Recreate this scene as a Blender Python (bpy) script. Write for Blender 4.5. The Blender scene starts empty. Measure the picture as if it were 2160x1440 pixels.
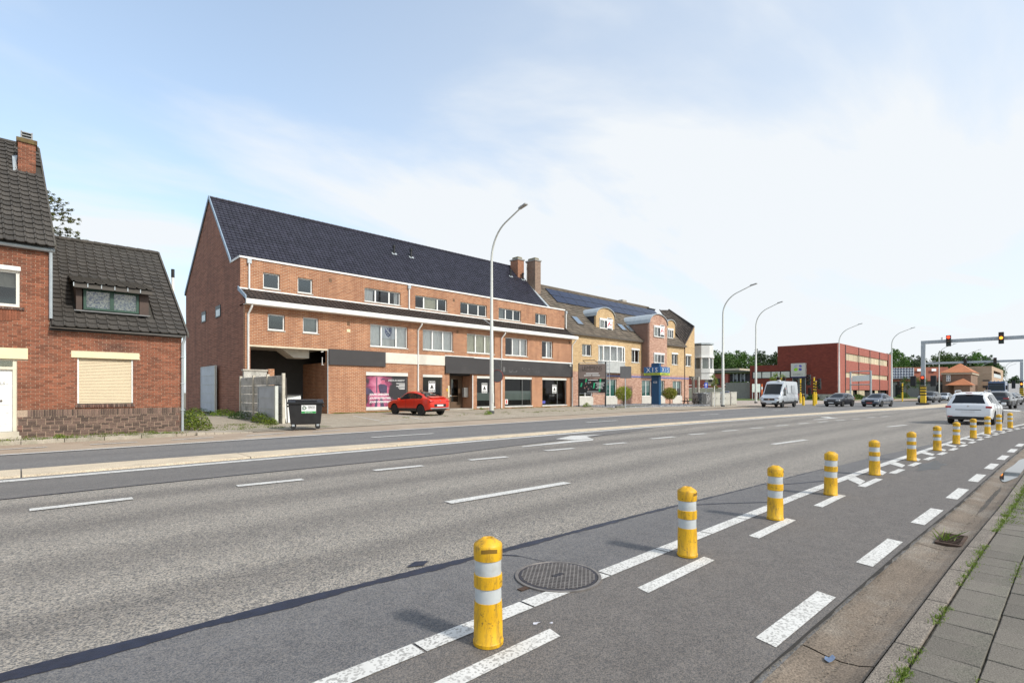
import bpy, bmesh, math, random
from mathutils import Vector, Matrix
R = math.radians
random.seed(7)
scene = bpy.context.scene
col = scene.collection

# ------------------------------------------------------------------ camera
# world axes: X runs along the street, Y across it (towards the shops), Z up; metres
FPX, CAMH, HZY, CXP = 1091.0, 1.6, 826.0, 1080.0
TH = R(46.5); CT, ST = math.cos(TH), math.sin(TH)
cam_d = bpy.data.cameras.new("camera"); cam = bpy.data.objects.new("camera", cam_d); col.objects.link(cam)
cam.location = (0, 0, CAMH); cam.rotation_euler = (R(90), 0, TH - R(90))
cam_d.sensor_width = 36; cam_d.lens = FPX / 2160 * 36; cam_d.shift_y = (HZY - 720) / 2160
cam_d.clip_start = .05; cam_d.clip_end = 3000
scene.camera = cam
scene.view_settings.view_transform = 'Standard'; scene.view_settings.look = 'None'
scene.view_settings.exposure = 0.36; scene.view_settings.gamma = 1

# ------------------------------------------------------------------ sky and sun
SUN_EL = R(40); SUN_AZ = Vector((0.2, -1.0))     # horizontal direction TOWARDS the sun
SUN_AZ.normalize()
world = bpy.data.worlds.new("World"); scene.world = world; world.use_nodes = True
wn = world.node_tree.nodes; wl = world.node_tree.links; wn.clear()
def WN(t, **k):
    n = wn.new(t)
    for a, b in k.items(): setattr(n, a, b)
    return n
def wmath(op, a, b=None):
    n = WN('ShaderNodeMath', operation=op)
    for i, v in enumerate((a, b)):
        if v is None: continue
        if isinstance(v, (int, float)): n.inputs[i].default_value = v
        else: wl.new(v, n.inputs[i])
    return n.outputs[0]
out = WN('ShaderNodeOutputWorld'); bg = WN('ShaderNodeBackground')
sky = WN('ShaderNodeTexSky', sky_type='NISHITA'); sky.sun_disc = False
sky.sun_elevation = SUN_EL; sky.sun_rotation = math.atan2(SUN_AZ.x, SUN_AZ.y)
sky.air_density = 1.0; sky.dust_density = 1.4; sky.ozone_density = 1.5
tc = WN('ShaderNodeTexCoord')
sep = WN('ShaderNodeSeparateXYZ'); wl.new(tc.outputs['Generated'], sep.inputs[0])
zc = wmath('MAXIMUM', sep.outputs[2], 0.0)
den = wmath('ADD', zc, 0.16)
px_ = wmath('DIVIDE', sep.outputs[0], den); py_ = wmath('DIVIDE', sep.outputs[1], den)
cmb = WN('ShaderNodeCombineXYZ'); wl.new(px_, cmb.inputs[0]); wl.new(py_, cmb.inputs[1])
mp = WN('ShaderNodeMapping'); mp.inputs['Location'].default_value = (1.3, .4, 0); mp.inputs['Rotation'].default_value = (0, 0, R(24)); mp.inputs['Scale'].default_value = (.6, 1.05, 1)
wl.new(cmb.outputs[0], mp.inputs[0])
nz = WN('ShaderNodeTexNoise'); nz.inputs['Scale'].default_value = 1.0; nz.inputs['Detail'].default_value = 9; nz.inputs['Roughness'].default_value = .52; nz.inputs['Distortion'].default_value = .5
wl.new(mp.outputs[0], nz.inputs['Vector'])
rmp = WN('ShaderNodeMapRange'); rmp.interpolation_type = 'SMOOTHSTEP'; rmp.inputs[1].default_value = .4; rmp.inputs[2].default_value = .64
wl.new(nz.outputs[0], rmp.inputs[0])
# thin veil: grows towards the horizon and along the street direction (+X)
veil = WN('ShaderNodeMapRange'); veil.interpolation_type = 'SMOOTHSTEP'; veil.inputs[1].default_value = .75; veil.inputs[2].default_value = -.02; veil.inputs[3].default_value = .46; veil.inputs[4].default_value = .8
wl.new(zc, veil.inputs[0])
vx = WN('ShaderNodeMapRange'); vx.interpolation_type = 'SMOOTHSTEP'; vx.inputs[1].default_value = .15; vx.inputs[2].default_value = .95; vx.inputs[3].default_value = 0.6; vx.inputs[4].default_value = 1.1
wl.new(sep.outputs[0], vx.inputs[0])
veil2 = wmath('MULTIPLY', veil.outputs[0], vx.outputs[0])
cl = wmath('ADD', wmath('MULTIPLY', rmp.outputs[0], .72), veil2)
# a thin old vapour trail: a narrow band round a great circle, limited along its length
def _dir(x, y):
    a = (x - CXP) / FPX; return Vector((CT + a * ST, ST - a * CT, (HZY - y) / FPX)).normalized()
d1, d2 = _dir(1745, 528), _dir(2085, 598); tn_ = d1.cross(d2).normalized(); tm_ = (d1 + d2).normalized()
def wdot(v):
    n = WN('ShaderNodeVectorMath', operation='DOT_PRODUCT'); wl.new(tc.outputs['Generated'], n.inputs[0]); n.inputs[1].default_value = v; return n.outputs['Value']
nf = WN('ShaderNodeTexNoise'); nf.inputs['Scale'].default_value = 28; nf.inputs['Detail'].default_value = 5; wl.new(tc.outputs['Generated'], nf.inputs['Vector'])
band = WN('ShaderNodeMapRange'); band.interpolation_type = 'SMOOTHSTEP'; band.inputs[1].default_value = .0085; band.inputs[2].default_value = .0
wl.new(wmath('ABSOLUTE', wmath('ADD', wdot(tn_), wmath('MULTIPLY', wmath('SUBTRACT', nf.outputs[0], .5), .012))), band.inputs[0])
along = WN('ShaderNodeMapRange'); along.interpolation_type = 'SMOOTHSTEP'; along.inputs[1].default_value = d1.dot(tm_) - .004; along.inputs[2].default_value = d1.dot(tm_) + .006
wl.new(wdot(tm_), along.inputs[0])
cl = wmath('ADD', cl, wmath('MULTIPLY', wmath('MULTIPLY', band.outputs[0], along.outputs[0]), .5))
cl = wmath('MINIMUM', cl, .98)
skm = WN('ShaderNodeMixRGB', blend_type='MULTIPLY'); skm.inputs[0].default_value = 1; skm.inputs[2].default_value = (1.27, 1.47, 1.46, 1)
wl.new(sky.outputs[0], skm.inputs[1])
mix = WN('ShaderNodeMixRGB'); mix.inputs[2].default_value = (4.7, 4.9, 5.08, 1)
wl.new(cl, mix.inputs[0]); wl.new(skm.outputs[0], mix.inputs[1])
wl.new(mix.outputs[0], bg.inputs[0]); bg.inputs[1].default_value = 0.15
wl.new(bg.outputs[0], out.inputs[0])

sun_d = bpy.data.lights.new("sun", 'SUN'); sun_d.energy = 2.9; sun_d.angle = R(5.5); sun_d.color = (1, .94, .85)
sun = bpy.data.objects.new("sun", sun_d); col.objects.link(sun)
sd = Vector((SUN_AZ.x * math.cos(SUN_EL), SUN_AZ.y * math.cos(SUN_EL), math.sin(SUN_EL)))
sun.rotation_euler = sd.to_track_quat('Z', 'Y').to_euler(); sun.location = (0, -20, 40)

# ------------------------------------------------------------------ surveying helpers: photo measurement -> place in the world
def _ray(x, y):
    a = (x - CXP) / FPX
    return (CT + a * ST, ST - a * CT, (HZY - y) / FPX)
def G(x, y, z=0.0):                       # point on level ground z
    d = _ray(x, y); k = (z - CAMH) / d[2]; return Vector((d[0] * k, d[1] * k, z))
def FV(x, y, V):                          # point on a facade parallel to the street
    d = _ray(x, y); k = V / d[1]; return Vector((d[0] * k, V, CAMH + d[2] * k))
def FU(x, y, U):                          # point on a wall across the street
    d = _ray(x, y); k = U / d[0]; return Vector((U, d[1] * k, CAMH + d[2] * k))
def AT(x, y, D):                          # point at depth D
    d = _ray(x, y); return Vector((d[0] * D, d[1] * D, CAMH + d[2] * D))
def bend(u):                              # the road swings gently to the right
    if u < 8: return 0.0
    if u < 50: return -.0015 * (u - 8) ** 2
    return -.0015 * 42 ** 2 - .126 * (u - 50)

# ------------------------------------------------------------------ materials
MATS = {}
def _mk(name):
    m = bpy.data.materials.new(name); m.use_nodes = True
    nt = m.node_tree; b = nt.nodes['Principled BSDF']
    return m, nt, b
class NT:
    def __init__(s, nt): s.nt = nt
    def n(s, t, ins=None, **k):
        o = s.nt.nodes.new(t)
        for a, b in k.items(): setattr(o, a, b)
        if ins:
            for a, b in ins.items():
                if hasattr(b, 'is_linked') or hasattr(b, 'links'): s.nt.links.new(b, o.inputs[a])
                else: o.inputs[a].default_value = b
        return o
    def math(s, op, a, b=0.0): return s.n('ShaderNodeMath', {0: a, 1: b}, operation=op).outputs[0]
    def mix(s, f, a, b, mode='MIX'): return s.n('ShaderNodeMixRGB', {0: f, 1: a, 2: b}, blend_type=mode).outputs[0]
    def rng(s, v, a, b, c=0.0, d=1.0): return s.n('ShaderNodeMapRange', {0: v, 1: a, 2: b, 3: c, 4: d}).outputs[0]
    def noise(s, vec, sc, det=4, ro=.55, dist=0.0): return s.n('ShaderNodeTexNoise', {'Vector': vec, 'Scale': sc, 'Detail': det, 'Roughness': ro, 'Distortion': dist}).outputs[0]
    def obj(s): return s.n('ShaderNodeTexCoord').outputs['Object']
    def link(s, a, b): s.nt.links.new(a, b)
def c4(c, k=1.0): return (max(0, c[0] * k), max(0, c[1] * k), max(0, c[2] * k), 1)
def srgb(r, g, b):
    f = lambda v: (v / 255 / 12.92) if v / 255 < .04045 else ((v / 255 + .055) / 1.055) ** 2.4
    return (f(r), f(g), f(b))
def mat(name, c, rough=.7, metal=0.0, var=.12, scale=3.0, fine=0.0, fscale=60, bump=0.0, bscale=60, c2=None, c2amt=.5, spec=.5, coat=0.0, emit=0.0, island=0.0):
    if name in MATS: return MATS[name]
    m, nt, b = _mk(name); N = NT(nt); o = N.obj()
    n1 = N.noise(o, scale, 6)
    f = N.rng(n1, .3, .7)
    colr = N.mix(f, c4(c, 1 - var), c4(c, 1 + var))
    if c2:
        n2 = N.noise(o, scale * .6, 7, .65)
        colr = N.mix(N.rng(n2, 1 - c2amt - .1, 1 - c2amt + .15), colr, c4(c2))
    if fine:
        n3 = N.noise(o, fscale, 3)
        colr = N.mix(fine, colr, N.mix(N.rng(n3, .3, .7), c4((.0, .0, .0)), c4((1, 1, 1))), 'OVERLAY')
    if island:
        g = N.n('ShaderNodeNewGeometry').outputs['Random Per Island']
        oi = N.n('ShaderNodeObjectInfo').outputs['Random']
        r = N.math('FRACT', N.math('ADD', g, oi))
        k = N.rng(r, 0, 1, 1 - island, 1 + island)
        hs = N.n('ShaderNodeHueSaturation', {'Value': k, 'Color': colr})
        colr = hs.outputs[0]
    N.link(colr, b.inputs['Base Color'])
    b.inputs['Roughness'].default_value = rough; b.inputs['Metallic'].default_value = metal
    b.inputs['Specular IOR Level'].default_value = spec; b.inputs['Coat Weight'].default_value = coat
    if coat: b.inputs['Coat Roughness'].default_value = .04
    if bump:
        bn = N.n('ShaderNodeBump', {'Height': N.noise(o, bscale, 4), 'Strength': bump, 'Distance': .01})
        N.link(bn.outputs[0], b.inputs['Normal'])
    if emit:
        b.inputs['Emission Color'].default_value = c4(c); b.inputs['Emission Strength'].default_value = emit
    MATS[name] = m; return m
def brick(name, c1, c2, mort, bw=.2, bh=.062, ms=.007, stain=None, stain_amt=.3, bump=.5, rough=.85, squash=1.0):
    if name in MATS: return MATS[name]
    m, nt, b = _mk(name); N = NT(nt); o = N.obj()
    s = N.n('ShaderNodeSeparateXYZ', {0: o}); g = N.n('ShaderNodeNewGeometry')
    nn = N.n('ShaderNodeSeparateXYZ', {0: g.outputs['True Normal']})
    ax = N.math('GREATER_THAN', N.math('ABSOLUTE', nn.outputs[0]), .5)
    h = N.math('ADD', N.math('MULTIPLY', s.outputs[0], N.math('SUBTRACT', 1.0, ax)), N.math('MULTIPLY', s.outputs[1], ax))
    v = N.n('ShaderNodeCombineXYZ', {0: h, 1: s.outputs[2]}).outputs[0]
    bt = N.n('ShaderNodeTexBrick', {'Vector': v, 'Color1': c4(c1), 'Color2': c4(c2), 'Mortar': c4(mort), 'Scale': 1.0, 'Mortar Size': ms, 'Mortar Smooth': .3, 'Bias': 0.0, 'Brick Width': bw, 'Row Height': bh})
    n1 = N.noise(o, .55, 7, .6)
    colr = N.mix(N.rng(n1, .35, .7, 0, .55), bt.outputs[0], N.mix(1.0, bt.outputs[0], c4((.78, .74, .72)), 'MULTIPLY'))
    if stain:
        mp_ = N.n('ShaderNodeMapping', {'Vector': o, 'Scale': (1.6, 1.6, .25)}).outputs[0]
        n2 = N.noise(mp_, 1.0, 7, .62)
        colr = N.mix(N.rng(n2, .42, .72, 0, stain_amt), colr, c4(stain))
    n3 = N.noise(o, 26, 3)
    colr = N.mix(.35, colr, N.mix(n3, c4((.2, .2, .2)), c4((.8, .8, .8))), 'OVERLAY')
    N.link(colr, b.inputs['Base Color']); b.inputs['Roughness'].default_value = rough
    bn = N.n('ShaderNodeBump', {'Height': bt.outputs[1], 'Strength': bump, 'Distance': .006}); bn.invert = True
    N.link(bn.outputs[0], b.inputs['Normal'])
    MATS[name] = m; return m
def asphalt(name, dark, light, stone=95, contrast=1.0, wheel=0.25, patch=None):
    m, nt, b = _mk(name); N = NT(nt); o = N.obj()
    vo = N.n('ShaderNodeTexVoronoi', {'Vector': o, 'Scale': stone, 'Randomness': 1.0})
    vs = N.n('ShaderNodeSeparateXYZ', {0: vo.outputs['Color']}).outputs[0]
    f = N.rng(vs, .5 - .5 / contrast, .5 + .5 / contrast)
    fn = N.noise(o, stone * .55, 3, .6)
    f = N.math('ADD', N.math('MULTIPLY', f, .7), N.math('MULTIPLY', N.rng(fn, .3, .7), .3))
    tn = N.noise(o, 5, 4)
    mid = N.noise(o, 26, 3, .7); f = N.math('ADD', f, N.math('MULTIPLY', N.math('SUBTRACT', mid, .5), .9 * contrast - .6))
    warm = N.mix(vs, c4((.92, .97, 1.05)), c4((1.08, 1.0, .9)))
    colr = N.mix(f, c4(dark), c4(light))
    colr = N.mix(.8, colr, warm, 'MULTIPLY')
    colr = N.mix(.5, colr, N.mix(N.rng(tn, .3, .7), c4((.8, .8, .8)), c4((1.12, 1.12, 1.12))), 'MULTIPLY')
    mp_ = N.n('ShaderNodeMapping', {'Vector': o, 'Scale': (.02, .8, 1)}).outputs[0]
    wn_ = N.noise(mp_, 1.0, 5, .55)
    colr = N.mix(N.rng(wn_, .38, .66, 0, wheel), colr, N.mix(1.0, colr, c4((.62, .62, .64)), 'MULTIPLY'))
    sy = N.n('ShaderNodeSeparateXYZ', {0: o})
    tr = N.math('SINE', N.math('MULTIPLY', N.math('ADD', sy.outputs[1], N.math('MULTIPLY', N.noise(o, .12, 3), 1.6)), 3.7))
    colr = N.mix(N.math('MULTIPLY', N.rng(tr, -.4, 1.0), wheel), colr, N.mix(1.0, colr, c4((.58, .58, .6)), 'MULTIPLY'))
    oil = N.noise(N.n('ShaderNodeMapping', {'Vector': o, 'Scale': (.4, 1.5, 1)}).outputs[0], 1.3, 8, .7)
    colr = N.mix(N.rng(oil, .6, .74, 0, .45), colr, N.mix(1.0, colr, c4((.5, .5, .52)), 'MULTIPLY'))
    big = N.noise(o, .35, 6, .6)
    colr = N.mix(N.rng(big, .4, .75, 0, .3), colr, N.mix(1.0, colr, c4((.85, .85, .86)), 'MULTIPLY'))
    if patch:
        pn = N.noise(N.n('ShaderNodeMapping', {'Vector': o, 'Location': (3.1, 2.2, 0), 'Scale': (.5, 1.1, 1)}).outputs[0], .8, 6, .6)
        colr = N.mix(N.rng(pn, .6, .75, 0, .3), colr, c4(patch))
    N.link(colr, b.inputs['Base Color']); b.inputs['Roughness'].default_value = .82; b.inputs['Specular IOR Level'].default_value = .35
    bn = N.n('ShaderNodeBump', {'Height': f, 'Strength': .55, 'Distance': .004}); N.link(bn.outputs[0], b.inputs['Normal'])
    MATS[name] = m; return m
def pavers(name, c1, c2, mort, bw, bh, ms=.006, moss=None, moss_amt=.4, rot=0.0):
    m, nt, b = _mk(name); N = NT(nt); o = N.obj()
    v = N.n('ShaderNodeMapping', {'Vector': o, 'Rotation': (0, 0, rot)}).outputs[0]
    bt = N.n('ShaderNodeTexBrick', {'Vector': v, 'Color1': c4(c1), 'Color2': c4(c2), 'Mortar': c4(mort), 'Scale': 1.0, 'Mortar Size': ms, 'Mortar Smooth': .2, 'Bias': 0.0, 'Brick Width': bw, 'Row Height': bh})
    n1 = N.noise(o, .5, 7, .65)
    colr = N.mix(N.rng(n1, .35, .7, 0, .7), bt.outputs[0], N.mix(1.0, bt.outputs[0], c4((.72, .7, .68)), 'MULTIPLY'))
    n3 = N.noise(o, 30, 4)
    colr = N.mix(.6, colr, N.mix(n3, c4((.15, .15, .15)), c4((.85, .85, .85))), 'OVERLAY')
    if moss:
        n2 = N.noise(o, .8, 8, .7)
        colr = N.mix(N.rng(n2, 1 - moss_amt, 1 - moss_amt + .12, 0, .8), colr, c4(moss))
    N.link(colr, b.inputs['Base Color']); b.inputs['Roughness'].default_value = .9
    bn = N.n('ShaderNodeBump', {'Height': bt.outputs[1], 'Strength': .4, 'Distance': .006}); bn.invert = True; N.link(bn.outputs[0], b.inputs['Normal'])
    MATS[name] = m; return m
def glassy(name, tint=(.02, .022, .025), amt=.12, refl=1.0):        # thin window glass: mirror-like coat over clear pane
    m = bpy.data.materials.new(name); m.use_nodes = True; nt = m.node_tree; nt.nodes.clear(); N = NT(nt)
    o = N.n('ShaderNodeOutputMaterial')
    gl = N.n('ShaderNodeBsdfGlossy', {'Color': (1, 1, 1, 1), 'Roughness': .03})
    tr = N.n('ShaderNodeBsdfTransparent', {'Color': c4(tint)})
    fr = N.n('ShaderNodeFresnel', {'IOR': 1.6}).outputs[0]
    f = N.math('MINIMUM', N.math('MULTIPLY', N.math('ADD', fr, amt), refl), .95)
    mx = N.n('ShaderNodeMixShader', {0: f}); N.link(tr.outputs[0], mx.inputs[1]); N.link(gl.outputs[0], mx.inputs[2])
    N.link(mx.outputs[0], o.inputs[0]); MATS[name] = m; return m
def leafmat(name, c, c2, trans=.25):
    m, nt, b = _mk(name); N = NT(nt)
    g = N.n('ShaderNodeNewGeometry').outputs['Random Per Island']
    oi = N.n('ShaderNodeObjectInfo').outputs['Random']
    colr = N.mix(g, c4(c), c4(c2))
    colr = N.n('ShaderNodeHueSaturation', {'Value': N.rng(oi, 0, 1, .8, 1.2), 'Hue': N.rng(oi, 0, 1, .485, .51), 'Color': colr}).outputs[0]
    N.link(colr, b.inputs['Base Color']); b.inputs['Roughness'].default_value = .6
    t = N.n('ShaderNodeBsdfTranslucent', {'Color': colr}); mx = N.n('ShaderNodeMixShader', {0: trans})
    N.link(b.outputs[0], mx.inputs[1]); N.link(t.outputs[0], mx.inputs[2])
    N.link(mx.outputs[0], nt.nodes['Material Output'].inputs[0]); MATS[name] = m; return m

# ------------------------------------------------------------------ mesh helpers
class MB:
    def __init__(s): s.v = []; s.f = []; s.mi = []
    def face(s, pts, mi=0):
        i = len(s.v); s.v += [tuple(p) for p in pts]; s.f.append(tuple(range(i, i + len(pts)))); s.mi.append(mi); return s
    def box(s, x0, x1, y0, y1, z0, z1, mi=0):
        i = len(s.v)
        s.v += [(x0, y0, z0), (x1, y0, z0), (x1, y1, z0), (x0, y1, z0), (x0, y0, z1), (x1, y0, z1), (x1, y1, z1), (x0, y1, z1)]
        for q in ((3, 2, 1, 0), (4, 5, 6, 7), (0, 1, 5, 4), (1, 2, 6, 5), (2, 3, 7, 6), (3, 0, 4, 7)):
            s.f.append(tuple(i + k for k in q)); s.mi.append(mi)
        return s
    def prism(s, poly, ext, mi=0):          # polygon extruded along a vector
        ext = Vector(ext); n = len(poly); i = len(s.v)
        s.v += [tuple(p) for p in poly] + [tuple(Vector(p) + ext) for p in poly]
        s.f.append(tuple(i + k for k in reversed(range(n)))); s.mi.append(mi)
        s.f.append(tuple(i + n + k for k in range(n))); s.mi.append(mi)
        for k in range(n):
            j = (k + 1) % n
            s.f.append((i + k, i + j, i + n + j, i + n + k)); s.mi.append(mi)
        return s
    def hexa(s, c, mi=0):                   # eight corners, bottom four then top four
        i = len(s.v); s.v += [tuple(p) for p in c]
        for q in ((3, 2, 1, 0), (4, 5, 6, 7), (0, 1, 5, 4), (1, 2, 6, 5), (2, 3, 7, 6), (3, 0, 4, 7)):
            s.f.append(tuple(i + k for k in q)); s.mi.append(mi)
        return s
    def tube(s, pts, rad, n=10, cap=True, mi=0):
        pts = [Vector(p) for p in pts]; rads = rad if isinstance(rad, (list, tuple)) else [rad] * len(pts)
        base = len(s.v); up = None
        for k, p in enumerate(pts):
            if k == 0: d = pts[1] - p
            elif k == len(pts) - 1: d = p - pts[k - 1]
            else: d = pts[k + 1] - pts[k - 1]
            d.normalize()
            if up is None: up = Vector((1, 0, 0)) if abs(d.x) < .8 else Vector((0, 1, 0))
            a = d.cross(up); 
            if a.length < 1e-4: a = d.orthogonal()
            a.normalize(); bb = a.cross(d); up = bb
            for j in range(n):
                t = 2 * math.pi * j / n
                s.v.append(tuple(p + (a * math.cos(t) + bb * math.sin(t)) * rads[k]))
        for k in range(len(pts) - 1):
            for j in range(n):
                a0 = base + k * n + j; a1 = base + k * n + (j + 1) % n
                s.f.append((a0, a1, a1 + n, a0 + n)); s.mi.append(mi)
        if cap:
            s.f.append(tuple(base + j for j in reversed(range(n)))); s.mi.append(mi)
            e = base + (len(pts) - 1) * n; s.f.append(tuple(e + j for j in range(n))); s.mi.append(mi)
        return s
    def lathe(s, prof, cx=0, cy=0, n=24, axis='z', mi=0, cap=True):   # profile list of (radius, height)
        base = len(s.v)
        for r, h in prof:
            for j in range(n):
                t = 2 * math.pi * j / n
                if axis == 'z': s.v.append((cx + r * math.cos(t), cy + r * math.sin(t), h))
                else: s.v.append((cx + r * math.cos(t), h, cy + r * math.sin(t)))
        for k in range(len(prof) - 1):
            for j in range(n):
                a0 = base + k * n + j; a1 = base + k * n + (j + 1) % n
                s.f.append((a0, a1, a1 + n, a0 + n) if axis == 'z' else (a0, a0 + n, a1 + n, a1)); s.mi.append(mi)
        if cap:
            s.f.append(tuple(base + j for j in reversed(range(n)))); s.mi.append(mi)
            e = base + (len(prof) - 1) * n; s.f.append(tuple(e + j for j in range(n))); s.mi.append(mi)
        return s
    def build(s, name, m, parent=None, smooth=False, bevel=0.0, kind=None, world=True):
        me = bpy.data.meshes.new(name); me.from_pydata(s.v, [], s.f)
        ms = m if isinstance(m, (list, tuple)) else [m]
        for q in ms: me.materials.append(q)
        if len(ms) > 1: me.polygons.foreach_set('material_index', s.mi)
        if smooth: me.polygons.foreach_set('use_smooth', [True] * len(me.polygons))
        me.update()
        if smooth and hasattr(me, 'set_sharp_from_angle'): me.set_sharp_from_angle(angle=R(40))
        return link(name, me, parent, bevel, kind, world)
def link(name, me, parent=None, bevel=0.0, kind=None, world=True):
    o = bpy.data.objects.new(name, me); col.objects.link(o)
    if bevel:
        b = o.modifiers.new('bevel', 'BEVEL'); b.width = bevel; b.segments = 2; b.limit_method = 'ANGLE'
    if parent is not None: attach(o, parent, world)
    if kind: o['kind'] = kind
    return o
def wmat(p):
    m = p.matrix_basis.copy()
    return wmat(p.parent) @ p.matrix_parent_inverse @ m if p.parent is not None else m
def attach(o, parent, world=True):
    o.parent = parent
    if world: o.matrix_parent_inverse = wmat(parent).inverted()
def tag(o, label=None, cat=None, group=None, kind=None):
    if label: o['label'] = label
    if cat: o['category'] = cat
    if group: o['group'] = group
    if kind: o['kind'] = kind
    return o
def thing(name, label, cat, loc=(0, 0, 0), rz=0.0, group=None):
    o = bpy.data.objects.new(name, None); col.objects.link(o); o.location = loc; o.rotation_euler = (0, 0, rz); o.empty_display_size = .2
    return tag(o, label, cat, group)
def dup(root, loc, rz=0.0, label=None, scale=None):
    def rec(o, par):
        c = o.copy(); col.objects.link(c); c.parent = par
        if par is not None: c.matrix_parent_inverse = o.matrix_parent_inverse.copy()
        for ch in o.children: rec(ch, c)
        return c
    c = rec(root, None); c.location = loc; c.rotation_euler = (0, 0, rz)
    if label: c['label'] = label
    if scale: c.scale = scale
    return c
def sheet(name, pts, z, m, parent=None, kind='structure'):
    b = MB(); b.face([(p[0], p[1], z) for p in pts]); o = b.build(name, m, parent)
    if parent is None: o['kind'] = kind
    return o
def strip(name, us, lo, hi, z, m, parent=None, zhi=None):       # band between two lines v=lo(u), v=hi(u)
    v = []; f = []
    for u in us: v += [(u, lo(u), z), (u, hi(u), z if zhi is None else zhi)]
    for i in range(len(us) - 1): f.append((2 * i, 2 * i + 2, 2 * i + 3, 2 * i + 1))
    me = bpy.data.meshes.new(name); me.from_pydata(v, [], f); me.materials.append(m)
    o = link(name, me, parent)
    if parent is None: o['kind'] = 'structure'
    return o
def lerp_pts(pts):
    def fn(u):
        if u <= pts[0][0]: return pts[0][1]
        for (a, b), (c, d) in zip(pts, pts[1:]):
            if u <= c: return b + (d - b) * (u - a) / (c - a)
        (a, b), (c, d) = pts[-2:]
        return d + (d - b) / (c - a) * (u - c)
    return fn
_tx = {}
def text(s, w, h, center, m, parent, name='lettering', rot=(R(90), 0, 0), shear=0.0, ext=.004, bold=0.0):
    cu = bpy.data.curves.new('t', 'FONT'); cu.body = s; cu.extrude = 0; cu.shear = shear; cu.offset = bold; cu.resolution_u = 2
    ob = bpy.data.objects.new('t', cu); col.objects.link(ob); bpy.context.view_layer.update()
    me = bpy.data.meshes.new_from_object(ob.evaluated_get(bpy.context.evaluated_depsgraph_get()))
    bpy.data.objects.remove(ob); bpy.data.curves.remove(cu)
    xs = [v.co.x for v in me.vertices]; ys = [v.co.y for v in me.vertices]
    cx, cy = (min(xs) + max(xs)) / 2, (min(ys) + max(ys)) / 2
    sx = w / (max(xs) - min(xs)); sy = (h / (max(ys) - min(ys))) if h else sx
    rm = Matrix.Rotation(rot[2], 4, 'Z') @ Matrix.Rotation(rot[0], 4, 'X')
    c = Vector(center)
    for v in me.vertices: v.co = c + rm @ Vector(((v.co.x - cx) * sx, (v.co.y - cy) * sy, 0))
    me.materials.clear(); me.materials.append(m); me.name = name
    return link(name, me, parent)
def wall(b, u0, u1, z0, z1, V, holes=(), th=.3, axis='x', mi=0, rev=True):
    """vertical wall with rectangular openings; outer face at V, thickness th inwards (+)"""
    us = sorted({u0, u1, *[h[0] for h in holes], *[h[1] for h in holes]}); us = [u for u in us if u0 <= u <= u1]
    zs = sorted({z0, z1, *[h[2] for h in holes], *[h[3] for h in holes]}); zs = [z for z in zs if z0 <= z <= z1]
    P = (lambda u, d, z: (u, V + d, z)) if axis == 'x' else (lambda u, d, z: (V + d, u, z))
    inh = lambda u, z: any(h[0] < u < h[1] and h[2] < z < h[3] for h in holes)
    for a, c in zip(us, us[1:]):
        for e, g in zip(zs, zs[1:]):
            if inh((a + c) / 2, (e + g) / 2): continue
            q = [P(a, 0, e), P(c, 0, e), P(c, 0, g), P(a, 0, g)]
            if axis != 'x': q.reverse()
            b.face(q, mi); b.face([P(a, th, e), P(a, th, g), P(c, th, g), P(c, th, e)], mi)
    if rev:
        for h in list(holes) + [(u0, u1, z0, z1)]:
            a, c, e, g = h
            for q in ([P(a, 0, e), P(a, th, e), P(a, th, g), P(a, 0, g)], [P(c, 0, e), P(c, 0, g), P(c, th, g), P(c, th, e)],
                      [P(a, 0, g), P(a, th, g), P(c, th, g), P(c, 0, g)], [P(a, 0, e), P(c, 0, e), P(c, th, e), P(a, th, e)]): b.face(q, mi)
    return b

# ------------------------------------------------------------------ common materials
M_white = mat('white_paint', (.78, .77, .74), .55, var=.05)
M_upvc = mat('white_window_frame', (.8, .8, .78), .35, var=.03)
M_cream = mat('cream_paint', (.78, .66, .42), .7, var=.05)
M_zinc = mat('zinc', (.42, .46, .48), .45, .3, var=.12)
M_steel = mat('galvanised_steel', (.42, .45, .47), .5, .4, var=.15, scale=6)
M_black = mat('black_plastic', (.012, .012, .013), .45, var=.2)
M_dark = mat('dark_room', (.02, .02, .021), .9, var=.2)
M_yellow = mat('yellow_paint', (.78, .5, .02), .5, var=.08)
M_lamp = mat('lamp_grey_paint', (.58, .59, .55), .5, .1, var=.06)
M_conc = mat('concrete', (.42, .39, .34), .9, var=.15, scale=2.5, fine=.4, fscale=70, c2=(.25, .23, .2), c2amt=.42)
M_rubber = mat('rubber', (.015, .015, .015), .8, var=.15)
M_glass = glassy('window_glass', (.93, .95, .95), .03)
M_shopglass = glassy('shop_glass', (.6, .63, .62), .0, .7)
M_curtain = mat('net_curtain', (.8, .8, .78), .9, var=.1, scale=2)
M_leaf = leafmat('green_leaf', (.035, .085, .012), (.085, .16, .03))
M_leaf_y = leafmat('yellow_green_leaf', (.11, .2, .02), (.24, .3, .03))
M_leaf_d = leafmat('dark_leaf', (.02, .05, .012), (.05, .09, .022))
M_bark = mat('bark', (.1, .075, .05), .95, var=.3, scale=8)
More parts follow.
